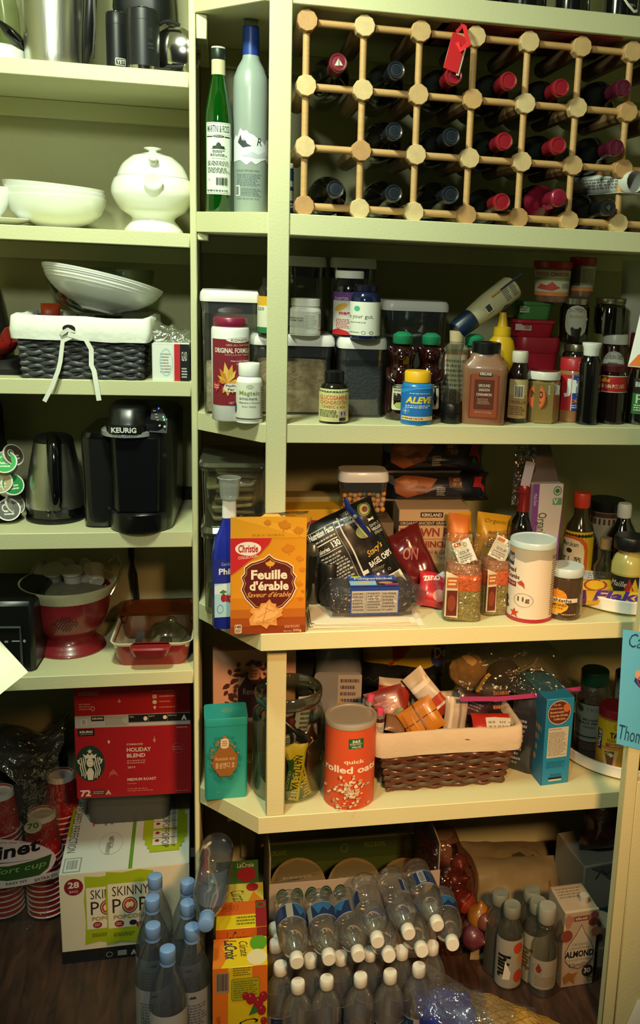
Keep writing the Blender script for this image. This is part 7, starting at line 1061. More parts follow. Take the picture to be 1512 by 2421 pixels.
# red coffee box
ZC_ = PT+hh+.0006; Yc = .33; X, w_, _ = fit(181, 456, 1720, Yc, ZC_, False); hbx = atY(318, 1717, Yc).z-ZC_; SB = 'a31824'; sr = mat('a31824', .45, 0, .05, 25)
sir = []
for i, (x, sg) in enumerate([(-.62, 1), (-.48, 1), (-.34, 1), (.34, -1), (.48, -1), (.62, -1)]):
    pts = [(x+.05*sin(k*1.1+i*.4)-sg*.0, .35-.13*k) for k in range(10)]
    pts = [(a, b) for a, b in pts if a*a+b*b < .93]
    sir.append(('s', 0, 0, 0, 0, 'd8d8cc', {'p': [(a-.035, b) for a, b in pts]+[(a+.035, b) for a, b in reversed(pts)]}))
def logo(x0, y0, x1, y1):
    o = [('e', x0, y0, x1, y1, '1c3a2e', {'n': 32})]
    W, Hh = x1-x0, y1-y0
    for q in sir: o.append((q[0], x0, y0, x1, y1, q[5], q[6]))
    o += [('s', x0+W*.40, y0+Hh*.08, x0+W*.60, y0+Hh*.24, 'd8d8cc', {'p': [(1*cos(pi/2+2*pi*k/10)*(1 if k % 2 == 0 else .42), sin(pi/2+2*pi*k/10)*(1 if k % 2 == 0 else .42)) for k in range(10)]}),
          ('s', x0+W*.26, y0+Hh*.20, x0+W*.74, y0+Hh*.36, 'd8d8cc', {'p': [(-1, .7), (-.5, .1), (-.35, .8), (0, .2), (.35, .8), (.5, .1), (1, .7), (.7, -.9), (-.7, -.9)]}),
          ('e', x0+W*.38, y0+Hh*.34, x0+W*.62, y0+Hh*.60, 'd8d8cc'), ('r', x0+W*.43, y0+Hh*.43, x0+W*.48, y0+Hh*.44, '1c3a2e'), ('r', x0+W*.53, y0+Hh*.43, x0+W*.58, y0+Hh*.44, '1c3a2e'), ('r', x0+W*.47, y0+Hh*.53, x0+W*.53, y0+Hh*.54, '1c3a2e'),
          ('s', x0+W*.36, y0+Hh*.62, x0+W*.64, y0+Hh*.97, 'd8d8cc', {'p': [(-.4, 1), (.4, 1), (.9, .3), (.6, -.9), (-.6, -.9), (-.9, .3)]}), ('s', x0+W*.80, y0+Hh*.30, x0+W*.94, y0+Hh*.55, 'd8d8cc', {'p': [(-1, -.9), (-.2, -.2), (-.6, .9), (.2, .3), (1, .5), (.5, -.4)]}),
          ('s', x0+W*.06, y0+Hh*.30, x0+W*.20, y0+Hh*.55, 'd8d8cc', {'p': [(1, -.9), (.2, -.2), (.6, .9), (-.2, .3), (-1, .5), (-.5, -.4)]})]
    return o
orn = lambda x, y, s: [('s', x-s, y-s*1.6, x+s, y+s*1.6, 'c9a08a', {'p': [(0, 1), (.6, .1), (0, -1), (-.6, .1)]}), ('e', x-s*.3, y-s*.3, x+s*.3, y+s*.3, SB), ('r', x-.002, y-s*3, x+.002, y-s*1.5, 'c9a08a')]
front = [('R', .03, .01, .17, .11, '15171a', {'r': .05}), ('t', 'KEURIG', .045, .035, .155, .07, 'd8d0cc', {'b': .03}), ('f', .045, .08, .155, .095, 'a8a09c', {'n': 1})]+logo(.0, .245, .25, .755)+[
    ('t', 'STARBUCKS', .44, .235, .58, .262, 'd8b8b0', {'b': .03}), ('t', 'HOLIDAY', .44, .295, .65, .355, 'dcd0c8', {'b': .03}), ('t', 'BLEND', .44, .38, .60, .435, 'dcd0c8', {'b': .03}), ('f', .44, .465, .60, .53, 'c98a88', {'n': 2}), ('t', '2019', .445, .56, .51, .59, 'd8b8b0', {'b': .02}), ('t', 'MEDIUM ROAST', .44, .73, .69, .77, 'dcc4bc', {'b': .03}), ('f', .44, .80, .53, .82, 'c98a88', {'n': 1}), ('f', .44, .87, .66, .93, 'c06a6a', {'n': 2}), ('t', '72', .035, .87, .125, .965, 'e0d6ce', {'b': .04}), ('r', .14, .885, .245, .945, '3a3a30'), ('f', .145, .89, .24, .94, 'b8a898', {'n': 2}), ('s', .25, .88, .30, .95, 'c9b8ac', {'p': [(0, 1), (1, -1), (.3, -1), (0, -.2), (-.3, -1), (-1, -1)]}),
    ('t', 'STARBUCKS', .87, .02, .97, .04, 'd8b8b0', {'b': .02}), ('e', .83, .25, .94, .40, 'c06a6a', {'ring': .05}), ('f', .84, .29, .93, .36, 'c06a6a', {'n': 2}), ('f', .86, .935, .98, .95, 'c98a88', {'n': 1}), ('s', .28, .58, .36, .72, 'b8525a', {'p': [(-1, -.9), (-.8, .2), (0, .9), (.8, .2), (1, -.9), (.5, -.2), (-.5, -.3)]})]+orn(.68, .2, .022)+[('e', .28, .17, .30, .22, 'd8b8b0')]
t, _, _, _ = carton('coffee_pod_box', 'big red holiday coffee pod box with opened lid, on the grey tub', 'box', None, 0, 0, .17, sr, [('f', 'front_print', front), ('r', 'side_print', [('r', 0, 0, 1, 1, '6a1018')])], rz=-1.5, loc=(X, Yc, ZC_), size=(w_, hbx), bev=.001)
fh = atY(315, 1622, Yc).z-ZC_-hbx; fh = min(fh, ZL[4]-ZC_-hbx-.001); g = G(); g.box((0, .001, hbx+fh/2+.0006), (w_*.985, .0012, fh), sr, .0003); fl_ = mk('open_lid', g, t)
decal('lid_print', w_*.985, fh, [('r', 0, .86, 1, 1, 'b9b9b9'), ('r', 0, .70, .46, .99, 'a8aaa8'), ('r', .46, .70, 1, .92, '8c8e90'), ('r', .46, .72, 1, .90, '15171a'), ('r', .14, .72, .25, .84, '15171a'), ('t', 'KEURIG', .15, .75, .24, .80, 'd8d0cc', {'b': .03}), ('f', .26, .73, .44, .96, '8a8c8c', {'n': 5}), ('r', .055, .78, .10, .92, 'd8d8d0'), ('b', .06, .79, .095, .91, '333'), ('t', 'PEEL', .47, .75, .51, .78, 'd8d8d0'), ('t', 'EMPTY', .64, .75, .69, .78, 'd8d8d0'), ('t', 'RECYCLE', .81, .745, .88, .775, 'd8d8d0'), ('e', .59, .76, .625, .87, 'e0e0d8'), ('e', .76, .75, .795, .85, 'e0e0d8'), ('s', .92, .74, .97, .88, 'e0e0d8', {'p': [(0, 1), (1, -1), (.3, -1), (0, -.2), (-.3, -1), (-1, -1)]}), ('r', .632, .72, .635, .90, '8c8e90'), ('r', .80, .72, .803, .90, '8c8e90'),
    ('f', .04, .10, .22, .20, 'c98a88', {'n': 3}), ('f', .04, .38, .16, .56, 'c98a88', {'n': 3}), ('e', .14, .46, .175, .58, 'd8b8b0', {'ring': .3}), ('f', .67, .12, .86, .15, 'd8a8a0', {'n': 1}), ('R', .67, .22, .71, .32, 'd8a8a0', {'r': .2}), ('f', .73, .24, .87, .30, 'd8a8a0', {'n': 1}), ('e', .67, .36, .71, .46, 'd8d0c8'), ('f', .73, .38, .85, .42, 'd8a8a0', {'n': 1}), ('s', .675, .5, .705, .6, 'd8d0c8', {'p': [(-1, .5), (0, 1), (1, .5), (0, -1)]}), ('f', .73, .52, .90, .56, 'd8a8a0', {'n': 1}), ('f', .67, .68, .86, .70, 'd8a8a0', {'n': 1})]+orn(.385, .36, .026), planar((-w_*.4925, .0002, hbx+.0006), (1, 0, 0), (0, 0, 1), (0, -1, 0)), fl_)
# cups in plastic
cupm = mat('a3161f', .4, 0, .04, coat=.3); cupw = mat('dedfd8', .4)
def snow(cx, cy, r, c):
    o = []
    for k in range(3): o.append(('r', cx-r, cy-r*.07, cx+r, cy+r*.07, c, {'rot': 60*k}))
    for k in range(6):
        a = radians(60*k); x, y = cx+r*.62*cos(a), cy+r*.62*sin(a)
        for q in (-1, 1): b = a+q*radians(50); o.append(('r', x+.18*r*cos(b)-r*.2, y+.18*r*sin(b)-r*.05, x+.18*r*cos(b)+r*.2, y+.18*r*sin(b)+r*.05, c, {'rot': -degrees_(b)}))
    return o
ORD = 'first second third fourth fifth sixth seventh eighth ninth tenth eleventh twelfth thirteenth fourteenth fifteenth sixteenth seventeenth eighteenth nineteenth twentieth'.split()+['lower']*9
def cupstack(px, py, Y, n, lab, r0=.031, r1=.044, hc=.105, sp=.0145, lean=0):
    P = atY(px, py, Y); zt = P.z
    for i in range(n):
        z = zt-i*sp-hc
        if z < .001: break
        q = thing('paper_cup', ('top red snowflake paper cup of ' if i == 0 else ORD[i]+' red paper cup down in ')+lab, 'cup', (P.x+lean*i, Y, z), 0, 'paper cups in '+lab)
        g = G(); g.lathe([(.004, r1), (hc, r0), (hc, r0-.0025), (hc-.010, r0-.003), (hc-.0105, .001)] if i == 0 else [(.004, r1), (.004+sp*1.4, r1-(r1-r0)*sp*1.4/hc)], cupm, 30, None, False, False); b = mk('cup_wall', g, q)
        if i == 0:
            g = G(); g.lathe([(hc-.013, r0+.0022), (hc, r0+.0008), (hc+.0008, r0-.002), (hc-.008, r0-.0032), (hc-.0082, .001)], cupw, 30, None, False, False); mk('white_base', g, q)
            mp = around(lambda z: r1+(r0-r1)*z/hc, .008, .11); mp.h = .09; C_ = 'b8636a'; decal('snowflake_print', .11, .085, snow(.35, .68, .16, C_)+snow(.70, .82, .13, C_)+snow(.62, .35, .09, C_)+snow(.15, .3, .10, C_)+[('e', x-.012, y-.015, x+.012, y+.015, 'cf8a8c') for x, y in ((.5, .15), (.55, .22), (.3, .4), (.45, .5), (.8, .55), (.2, .1), (.62, .6), (.75, .2))]+[('s', .45, .38, .58, .56, C_, {'p': LEAF})], mp, q, ustep=.006)
        g = G(); g.tube([((r1+.0008)*cos(a), (r1+.0008)*sin(a), .003) for a in [2*pi*k/28 for k in range(28)]], .0018, cupw, 6, closed=True); mk('rim', g, q, 60)
cupstack(98, 1920, .42, 20, 'the middle stack', lean=.0004)
cupstack(143, 1828, .52, 24, 'the stack next to the popcorn carton', lean=.0004)
cupstack(-2, 1868, .43, 22, 'the stack at the frame edge')
x0, x1 = atY(-60, 2000, .37).x, atY(138, 2000, .37).x; ztop = atY(100, 1790, .40).z
t = thing('cup_package', 'clear plastic sleeve with printed label round the red paper cup stacks', 'package', (x0, .35, 0)); Wf = x1-x0; fmm = clear('eef0f0', .07, .06, .03, 'c9d0d0', .8, 22, .35)
film(t, 'front_film', lambda u, v: (Wf*u, .0+.06*abs(2*u-1)**3+.01*sin(u*9), .002+(ztop*.93)*v), 18, 26, fmm, .006, 24, 3)
film(t, 'top_film', lambda u, v: (Wf*(u*1.05), .02+.24*v, ztop*.93+.085*sin(pi*min(1, v*1.1))*(.4+.6*u)+.02*sin(7*u)), 18, 12, clear('c9d0d2', .18, .05, .05, 'c9d0d0', 1.0, 26), .014, 24, 9)
yl = -.012; a = atY(0, 2100, .338); b = atY(133, 1976, .338); 
mpl = lambda u, v, e: (a.x-x0+u, -.014-e+.02*((u-.07)/.12)**2, a.z+v)
Lw, Lh = b.x-a.x, b.z-a.z
decal('brand_label', Lw, Lh, [('s', -1.0, 0, .98, .98, 'c4b4ba', {'p': [(cos(2*pi*k/28)*(1 if sin(2*pi*k/28) > -.2 else .98), sin(2*pi*k/28)) for k in range(28)]}), ('s', -1.0, .0, .94, 1.0, '26441c', {'p': [(-1, -.1), (-.4, -.22), (.2, -.12), (.7, .1), (.97, .26), (.9, -.3), (.72, -.6), (.4, -.75), (-1, -.7)]}), ('s', -.8, .40, .84, .56, '16161a', {'p': [(-1, -.7), (0, -.4), (1, .9), (.2, .0), (-1, -1)]}), ('t', 'Chinet', -.62, .14, .76, .42, '101014', {'b': .03, 'i': .3, 'rot': 14}), ('t', 'Comfort cup', -.6, .60, .82, .76, '7a9a5c', {'i': .3, 'rot': 10}), ('t', 'for life on the move', -.3, .05, .62, .09, '6a4a50', {'i': .3}), ('r', -.9, .86, 1.28, 1.0, 'b0a6a8', {'rot': 9}), ('t', 'EASY FIT', .10, .88, .48, .93, '2a2a2a', {'rot': 9, 'b': .02}), ('t', 'EXTRA STURDY', .60, .80, 1.2, .86, '2a2a2a', {'rot': 9, 'b': .02})], mpl, t, ustep=.012)
a2 = atY(59, 1969, .338); decal('count_sticker', .040, .034, [('e', 0, 0, 1, 1, '9a9c88'), ('t', '70', .18, .22, .82, .66, '3a4a22', {'b': .02}), ('f', .3, .74, .7, .82, '5a6a42', {'n': 1})], planar((a2.x-x0, -.020, a2.z), (1, 0, .12), (0, 0, 1), (0, -1, 0)), t)
# dark roasting pan behind the cups and a black crate beneath it
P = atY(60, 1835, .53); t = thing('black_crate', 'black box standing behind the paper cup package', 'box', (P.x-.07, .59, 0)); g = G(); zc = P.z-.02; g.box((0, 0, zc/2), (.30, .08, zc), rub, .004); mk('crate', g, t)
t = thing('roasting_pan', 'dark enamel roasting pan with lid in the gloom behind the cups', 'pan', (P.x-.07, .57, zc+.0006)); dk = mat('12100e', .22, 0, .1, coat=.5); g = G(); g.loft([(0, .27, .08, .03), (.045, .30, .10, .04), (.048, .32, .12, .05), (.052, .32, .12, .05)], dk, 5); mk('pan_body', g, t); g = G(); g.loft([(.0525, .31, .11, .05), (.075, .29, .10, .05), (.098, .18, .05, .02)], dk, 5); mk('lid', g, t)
# mineral water bottles
wb = clear('dfe6ee', .17, .05, .06, 'aab6ca'); wlab = mat('8f929a', .5); capb = mat('6f95d0', .45, 0, .04)
MP = [(0, .80), (.012, .95), (.05, 1), (.09, .95), (.13, 1), (.30, 1), (.33, .96), (.36, 1), (.62, 1), (.70, .93), (.78, .72), (.86, .46), (.905, .36)]
def mineral(lab, loc, ang=0, rot=None, label=True, w_=.0725, h_=.312, group='mineral water bottles with blue caps'):
    q = thing('mineral_water_bottle', lab, 'water bottle', loc, ang, group, rot)
    turned(q, w_, h_, MP, wb, [('blue_cap', [(.915, .40), (.92, .425), (.985, .425), (.995, .40), (1, .33)], capb), ('cap_ring', [(.895, .42), (.908, .42)], capb)], [('wrap_label', .16, .60, 1.3, label)] if label else (), n=28, bodyname='clear_bottle'); return q
back = [('r', 0, 0, 1, 1, '8a8d93'), ('f', .2, .2, .8, .62, '5a5d64', {'n': 9}), ('s', .42, .06, .58, .11, '2a2c33', {'p': [(-1, -1), (-.3, .6), (0, .1), (.5, .9), (1, -1)]}), ('b', .60, .78, .88, .94, '2a2c33'), ('f', .1, .70, .4, .9, '5a5d64', {'n': 4})]
labs = ['back left mineral water bottle touching the popcorn carton', 'back right mineral water bottle under the lying bottle', 'second mineral water bottle from the back in the left row', 'second mineral water bottle from the back in the right row', 'third mineral water bottle of the left row', 'right front mineral water bottle with printed back label', 'frontmost mineral water bottle with red lettering']
for i, c in enumerate([(366, 2069), (443, 2081), (360, 2120), (443, 2131), (361, 2185), (454, 2188), (389, 2231)]):
    P = atZ(c[0], c[1], .312); x, y = P.x, P.y
    if i == 6: x, y = P.x+.006, P.y-.012
    ops = back if i != 6 else [('r', .0, 0, 1, 1, 'a8a8ac'), ('r', .22, .30, 1, 1, 'b9b4b4'), ('r', .22, .30, .75, .50, 'c96a62'), ('s', .45, .22, .9, .44, '2a2a2e', {'p': [(-1, -.9), (-.5, 0), (-.3, -.3), (.1, .5), (.4, .1), (1, .9), (.3, -.4), (0, -.1), (-.4, -.8)]}), ('t', 'evian', .30, .56, 1.25, .86, 'b0343a', {'rot': -90, 'b': .03})]
    mineral(labs[i], (x, y, 0), face(x, y), None, ops)
def lay(cap, base, z0, L):
    A = atZ(cap[0], cap[1], z0); r = ray(*base).normalized(); oc = CAM-A; b = oc.dot(r); c = oc.dot(oc)-L*L; disc = b*b-c; t_ = -b+sqrt(max(0, disc)); return A, CAM+r*t_
def lying(A, B, w_, twist=0):
    d = (A-B).normalized(); q = d.to_track_quat('Z', 'Y'); return q
A, B = lay((487, 2182), (514, 2000), .345, .29)
q = mineral('mineral water bottle lying cap forward across the others beside the lime carton', tuple(B), 0, None, [('r', .1, 0, .8, 1, 'b0b2b4'), ('f', .2, .2, .7, .8, '5a5d64', {'n': 8})], h_=.30)
q.rotation_mode = 'QUATERNION'; q.rotation_quaternion = lying(A, B, 0)
# sparkling water cartons
lo = mat('c9b41a', .4, 0, .03)
def lcx(lab, x, w_, Y, d, h, frontops, topops, z=0):
    return carton('sparkling_water_carton', lab, 'box', None, 0, 0, d, lo, [('f', 'front_print', frontops), ('t', 'top_print', topops)], loc=(x, Y, z), size=(w_, h), group='sparkling water cartons', rz=-1)
Yq = -.165; xa, xb = atY(502, 2300, Yq).x, atY(632, 2300, Yq).x; hq = atY(566, 2286, Yq).z; wq = xb-xa; xq = (xa+xb)/2
ch_ = lambda x, y, s: [('e', x-s, y-s*.6, x+s, y+s*.6, '8c1c28'), ('e', x-s*.3, y-s*.4, x-s*.05, y-s*.15, 'c96a70')]
fo = [('r', 0, 0, .28, 1, 'c96a1c'), ('r', .72, 0, 1, .25, 'c96a1c'), ('r', .06, .04, .30, .22, '8a7a6a'), ('b', .08, .05, .28, .20, '2a2a34'), ('f', .37, .0, .70, .08, '6a6a1c', {'n': 4}), ('R', .34, .10, .86, .30, '6a6a1c', {'r': .1}), ('R', .35, .105, .85, .295, '9a9a18', {'r': .1}), ('f', .38, .12, .82, .28, '6a6a1c', {'n': 8}), ('s', .66, .30, .90, .48, '2c6a2c', {'p': [(-1, -.6), (0, .9), (1, .2), (.2, -.4)]}), ('t', 'LaCroix', .05, .68, .55, .92, '15140c', {'rot': -70, 'i': .3, 'b': .01}), ('t', 'Cúrate', .45, .50, .98, .66, '15140c', {'rot': -70, 'i': .3}), ('t', 'CherryBlossom' if 0 else 'Pamplemousse', .0, .45, .22, .50, '8a3a14', {'rot': -80})]+ch_(.70, .29, .09)+ch_(.84, .33, .09)+ch_(.93, .28, .08)+ch_(.60, .26, .06)+ch_(.90, .40, .08)+ch_(.94, .50, .06)
to = [('s', 0, 0, .3, 1, 'c9701c', {'p': [(-1, 1), (1, 1), (.2, .3), (.8, -.3), (0, -1), (-1, -1)]}), ('t', 'LaCroix', .05, .25, .60, .55, '1c2a3a', {'rot': -86, 'i': .4, 'b': .02}), ('t', 'Cúrate', .36, .30, .78, .50, '2a3414', {'rot': -84, 'i': .4}), ('e', .68, -.05, 1.0, .5, '4a8a1c'), ('e', .62, .45, 1.0, 1.0, 'c9c09a')]
z1 = lambda py, Y: atY(566, py, Y).z
lcx('nearest lime-green sparkling water carton, barcode and cherries on its end', xq, wq, Yq, .085, hq, fo, to)
lcx('second sparkling water carton, orange end showing over the nearest one', xq+.004, wq*.97, Yq+.087, .085, z1(2195, Yq+.087), [('r', 0, 0, 1, .2, 'b5561c'), ('t', 'LaCroix', .2, .02, .6, .16, '1c2a3a', {'i': .3}), ('r', .8, 0, 1, .2, '7a1c24')], [('r', 0, 0, 1, .5, 'b5561c'), ('t', 'CHERRY', .05, .1, .45, .35, '8a3a14'), ('f', .4, .55, .8, .9, '5a6a1c', {'n': 3}), ('r', .78, 0, 1, 1, '7a1c24'), ('e', .78, .05, .98, .3, '2c6a2c', {'ring': .3})])
lcx('third sparkling water carton, yellow top with orange peel picture', xq+.000, wq*1.0, Yq+.18, .10, z1(2158, Yq+.18), [('r', 0, 0, 1, 1, 'b0a22a')], [('r', 0, 0, 1, 1, 'b0a848'), ('t', 'Cúrate', .30, .3, .70, .6, '2a3414', {'rot': -75, 'i': .4}), ('s', .62, .3, .98, .95, 'b5721c', {'p': [(0, 1), (1, 0), (.4, -1), (-.8, -.4)]}), ('e', .65, .0, .9, .3, '8c2428'), ('s', .3, .7, .7, .95, '4a6a2a', {'p': [(-1, -.5), (0, .9), (1, 0)]})])
lcx('rearmost sparkling water carton with green top and cherries', xq-.002, wq*.9, Yq+.285, .09, z1(2092, Yq+.285), [('r', 0, 0, 1, .3, '5a6a2a'), ('e', .5, .0, .95, .2, '8c2428'), ('r', .1, .1, .6, .2, '9a8a5a')], [('r', 0, 0, 1, 1, '3a5a2a'), ('e', .5, .3, .95, .9, '8c2428'), ('t', 'LaCroix', .5, .1, .9, .3, 'c9c9b0')])
# lower wall fitting and bracket
g = G(); a = atY(569, 1950, .44); b = atY(604, 2030, .44); t = thing('wall_plate', 'cream blank cover plate on the wall under the lowest corner shelf', 'cover plate', (a.x, WR-.012, b.z)); g.box(((b.x-a.x)/2, .006, (a.z-b.z)/2), (b.x-a.x, .0118, a.z-b.z), cream2, .002); mk('plate', g, t)
# ================================================================== FLOOR, RIGHT
sw = clear('fbfcfb', .24, .07, .05, 'ffffff'); swc = mat('d0d2cc', .4, 0, .03)
WP = smooth_prof([(0, .72), (.02, .92), (.06, 1), (.10, .94), (.14, 1), (.18, .94), (.22, 1), (.25, .97), (.27, 1), (.50, 1), (.53, .97), (.56, 1), (.66, .98), (.74, .86), (.82, .62), (.87, .42), (.89, .40)], 2)
WB = dict(w=.064, h=.205)
def sproto():
    q = thing('water_bottle', 'x', 'water bottle'); R_ = WB['w']/2; h_ = WB['h']
    g = G(); g.lathe([(z*h_, r*R_) for z, r in WP], sw, 24); mk('clear_bottle', g, q, 60)
    g = G(); g.lathe([(h_*.895, R_*.42), (h_*.90, R_*.445), (h_*.985, R_*.445), (h_, R_*.40)], swc, 22); mk('white_cap', g, q)
    mp = around(lambda z: R_, h_*.27, WB['w']*2.2); mp.h = h_*.22
    decal('blue_label', WB['w']*2.2, h_*.23, [('r', 0, 0, 1, 1, '1a2a50'), ('r', 0, 0, 1, .05, '8a97a8'), ('r', 0, .93, 1, 1, '6a7a8c'), ('r', .40, .02, .50, .96, '8a8a84'), ('s', .05, .1, .38, .9, '2a5a8a', {'p': [(-1, -1), (-.4, .5), (0, -.2), (.5, .9), (1, -1)]}), ('f', .56, .15, .80, .85, '4a5a80', {'n': 7}), ('r', .84, .1, .94, .9, '9a9c9c'), ('b', .85, .15, .93, .85, '1a2030')], mp, q, ustep=.008)
    return q
WPROTO = sproto(); _first = [True]
def wcopy(loc, rz=0, quat=None, label='', group='small water bottles'):
    if _first[0]: c = WPROTO; _first[0] = False
    else:
        c = WPROTO.copy(); COL.objects.link(c)
        for ch in WPROTO.children: d = ch.copy(); COL.objects.link(d); d.parent = c
    c.location = loc; c['label'] = label; c['group'] = group
    if quat is not None: c.rotation_mode = 'QUATERNION'; c.rotation_quaternion = quat
    else: c.rotation_euler = (0, 0, rz)
    return c
ordn = ['first', 'second', 'third', 'fourth', 'fifth', 'sixth', 'seventh']
h5 = WB['h']
for i, c in enumerate([(704, 2320), (772, 2311), (852, 2305), (922, 2297), (990, 2282)]):
    P = atZ(c[0], c[1], h5); wcopy((P.x, P.y, 0), face(P.x, P.y)+.25*((i*7) % 5-2), None, ordn[i]+' standing water bottle of the front row, counted from the lime carton', 'front row of standing water bottles')
for i, c in enumerate([(663, 2280), (734, 2262), (806, 2256), (875, 2246), (950, 2243), (1022, 2232)]):
    P = atZ(c[0], c[1], h5); wcopy((P.x, P.y+.002, 0), face(P.x, P.y)+.3*((i*5) % 4-2), None, ordn[i]+' standing water bottle of the second row, counted from the lime carton', 'second row of standing water bottles')
for i in range(4):
    wcopy((.118+.066*i, -.022, 0), .4*i, None, ordn[i]+' standing water bottle of the third row, under the lying bottles', 'third row of standing water bottles')
for i, (x, y) in enumerate([(650, 2190), (652, 2228)]):
    P = atZ(x, y, h5); wcopy((P.x, P.y+.004, 0), .5, None, ['rear', 'nearer'][i]+' standing water bottle squeezed against the sparkling water cartons', 'water bottles by the cartons')
up = [((702, 2278), (680, 2128)), ((778, 2270), (752, 2126)), ((848, 2262), (808, 2122)), ((893, 2229), (858, 2088)), ((967, 2210), (918, 2072)), ((1035, 2190), (978, 2052)), ((920, 2262), (880, 2150)), ((998, 2250), (955, 2140)), ((1070, 2235), (1040, 2120))]
for i, (c, b) in enumerate(up):
    A, B = lay(c, b, .245 if i < 3 else (.262 if i < 6 else .238), h5); q = lying(A, B, 0)
    wcopy(tuple(B), 0, q @ Matrix.Rotation(radians(i*50+200), 4, 'Z').to_quaternion(), (ordn[i]+' water bottle lying cap forward on top of the pack, from the lime carton' if i < 6 else ordn[i-6]+' lying water bottle peeking out beneath the upper lying row'), 'water bottles lying on the pack')
# open carton of rice bowls behind
ya = .12; a = atY(636, 2092, ya); b = atY(1040, 2056, ya); W_ = b.x-a.x; hz_ = (a.z+b.z)/2
t = thing('bowl_carton', 'opened white and green carton of round meal bowls behind the water bottles', 'box', ((a.x+b.x)/2, ya, 0)); wm = mat('a89e94', .6, 0, .03); gm = mat('3a4a1c', .5, 0, .1)
g = G(); g.box((0, 0, hz_/2), (W_, .003, hz_), wm, .0005); ff = mk('front_flap', g, t)
decal('seal_print', W_, .09, [q_ for i in range(5) for q_ in (('e', .04+.083*i, .14, .11+.083*i, .60, '1f4a38'), ('e', .048+.083*i, .19, .102+.083*i, .55, '8a9a84', {'ring': .06}), ('f', .06+.083*i, .3, .09+.083*i, .45, '9aa88c', {'n': 2}))], planar((-W_/2, -.0018, hz_-.09), (1, 0, 0), (0, 0, 1), (0, -1, 0)), ff)
for s in (-1, 1): g = G(); g.box((s*W_/2*.99, .15, hz_*.5+.03), (.003, .29, hz_+.07), mat('8a8474', .6), .0005); mk('side_wall', g, t)
zb2 = atY(820, 1990, .40).z; g = G(); g.box((0, .29, zb2/2), (W_, .003, zb2), gm, .0005); bw_ = mk('back_wall', g, t)
decal('back_print', W_, .05, [('r', 0, 0, 1, 1, '2f3f18'), ('t', 'ORGANIC', .05, .2, .15, .5, '5a6a30'), ('t', 'RICE BOWL', .66, .1, .80, .4, '5a6a30'), ('e', .5, .1, .55, .6, '5a6a30', {'ring': .15})], planar((-W_/2, .2875, zb2-.055), (1, 0, 0), (0, 0, 1), (0, -1, 0)), bw_)
for i, px in enumerate([703, 835, 955]):
    P = atY(px, 2040, .30); q = thing('meal_bowl', ['round lidded meal bowl at the left inside the open carton', 'round lidded meal bowl in the middle of the open carton', 'round lidded meal bowl at the right inside the open carton'][i], 'bowl', (P.x, .27, P.z-.045), rot=(radians(38), 0, 0), group='meal bowls in the carton')
    g = G(); g.lathe([(-.06, .045), (0, .064), (.002, .068), (.005, .068), (.006, .060)], mat('6a5a34', .5, 0, .1), 36); mk('bowl_body', g, q)
    decal('lid_print', .125, .125, [('e', .0, .0, 1, 1, '5c5030'), ('s', 0, 0, 1, 1, '4a4422', {'p': [(-.95, .2), (0, .35), (.95, .5), (.7, .75), (0, 1), (-.7, .75)]}), ('s', 0, .0, 1, 1, '2a2414', {'p': [(-.96, .16), (0, .3), (.92, .42), (0, .22)]}), ('t', 'SAVORY', .35, .55, .7, .62, '8a6a2a'), ('f', .2, .3, .8, .38, '6a6a40', {'n': 1})], planar((-.0625, -.0625, .0062), (1, 0, 0), (0, 1, 0), (0, 0, 1)), q)
# vegetable bag
P0 = atY(1075, 2250, .08); t = thing('vegetable_bag', 'reddish film bag of onions and fruit between water bottles and flavoured water', 'bag', (P0.x+.01, .10, 0)); fmr = clear('d8b8b4', .08, .06, .08, '5a2a2c', .8, 30, .35)
zt1 = atY(1050, 1985, .16).z
def vb(u, v): a = 2*pi*u; k = (1-.55*max(0, v-.6)/.4)*(1-.15*(1-v)); return (.085*cos(a)*k-.02*v-.03*max(0, v-.5), .10+.10*sin(a)*k, zt1*1.0*v)
film(t, 'film', vb, 30, 22, fmr, .012, 18, 8)
fr = random.Random(3)
for i, (px, py, Y, r_, c, lab) in enumerate([(1135, 2165, .10, .032, '8a5a1c', 'yellow-brown onion in the upper right of the film bag'), (1095, 2130, .14, .030, '7a2a1c', 'reddish onion left of the yellow one in the film bag'), (1075, 2080, .18, .034, '5a201c', 'dark red onion higher in the film bag'), (1120, 2215, .08, .030, '5a2a34', 'purple onion low in the film bag'), (1150, 2180, .07, .022, '6a3a30', 'small brown onion at the right edge of the film bag'), (1085, 2040, .2, .022, '7a4a3a', 'pinkish shallot near the neck of the film bag'), (1110, 2190, .12, .028, '4a2026', 'dark purple onion in the middle of the film bag')]):
    P = atY(px, py, Y); q = thing('onion', lab, 'onion', tuple(P), 0, 'onions in the film bag', rot=(.3*i, .5*i, 0)); g = G(); g.lathe(smooth_prof([(-r_*1.0, r_*.08), (-r_*.9, r_*.45), (-r_*.4, r_*.92), (0, r_), (r_*.5, r_*.85), (r_*.95, r_*.3), (r_*1.25, r_*.1)], 3), mat(c, .35, 0, .35, 60, coat=.3, stretch=(1, 1, .15)), 20); mk('bulb', g, q, 60)
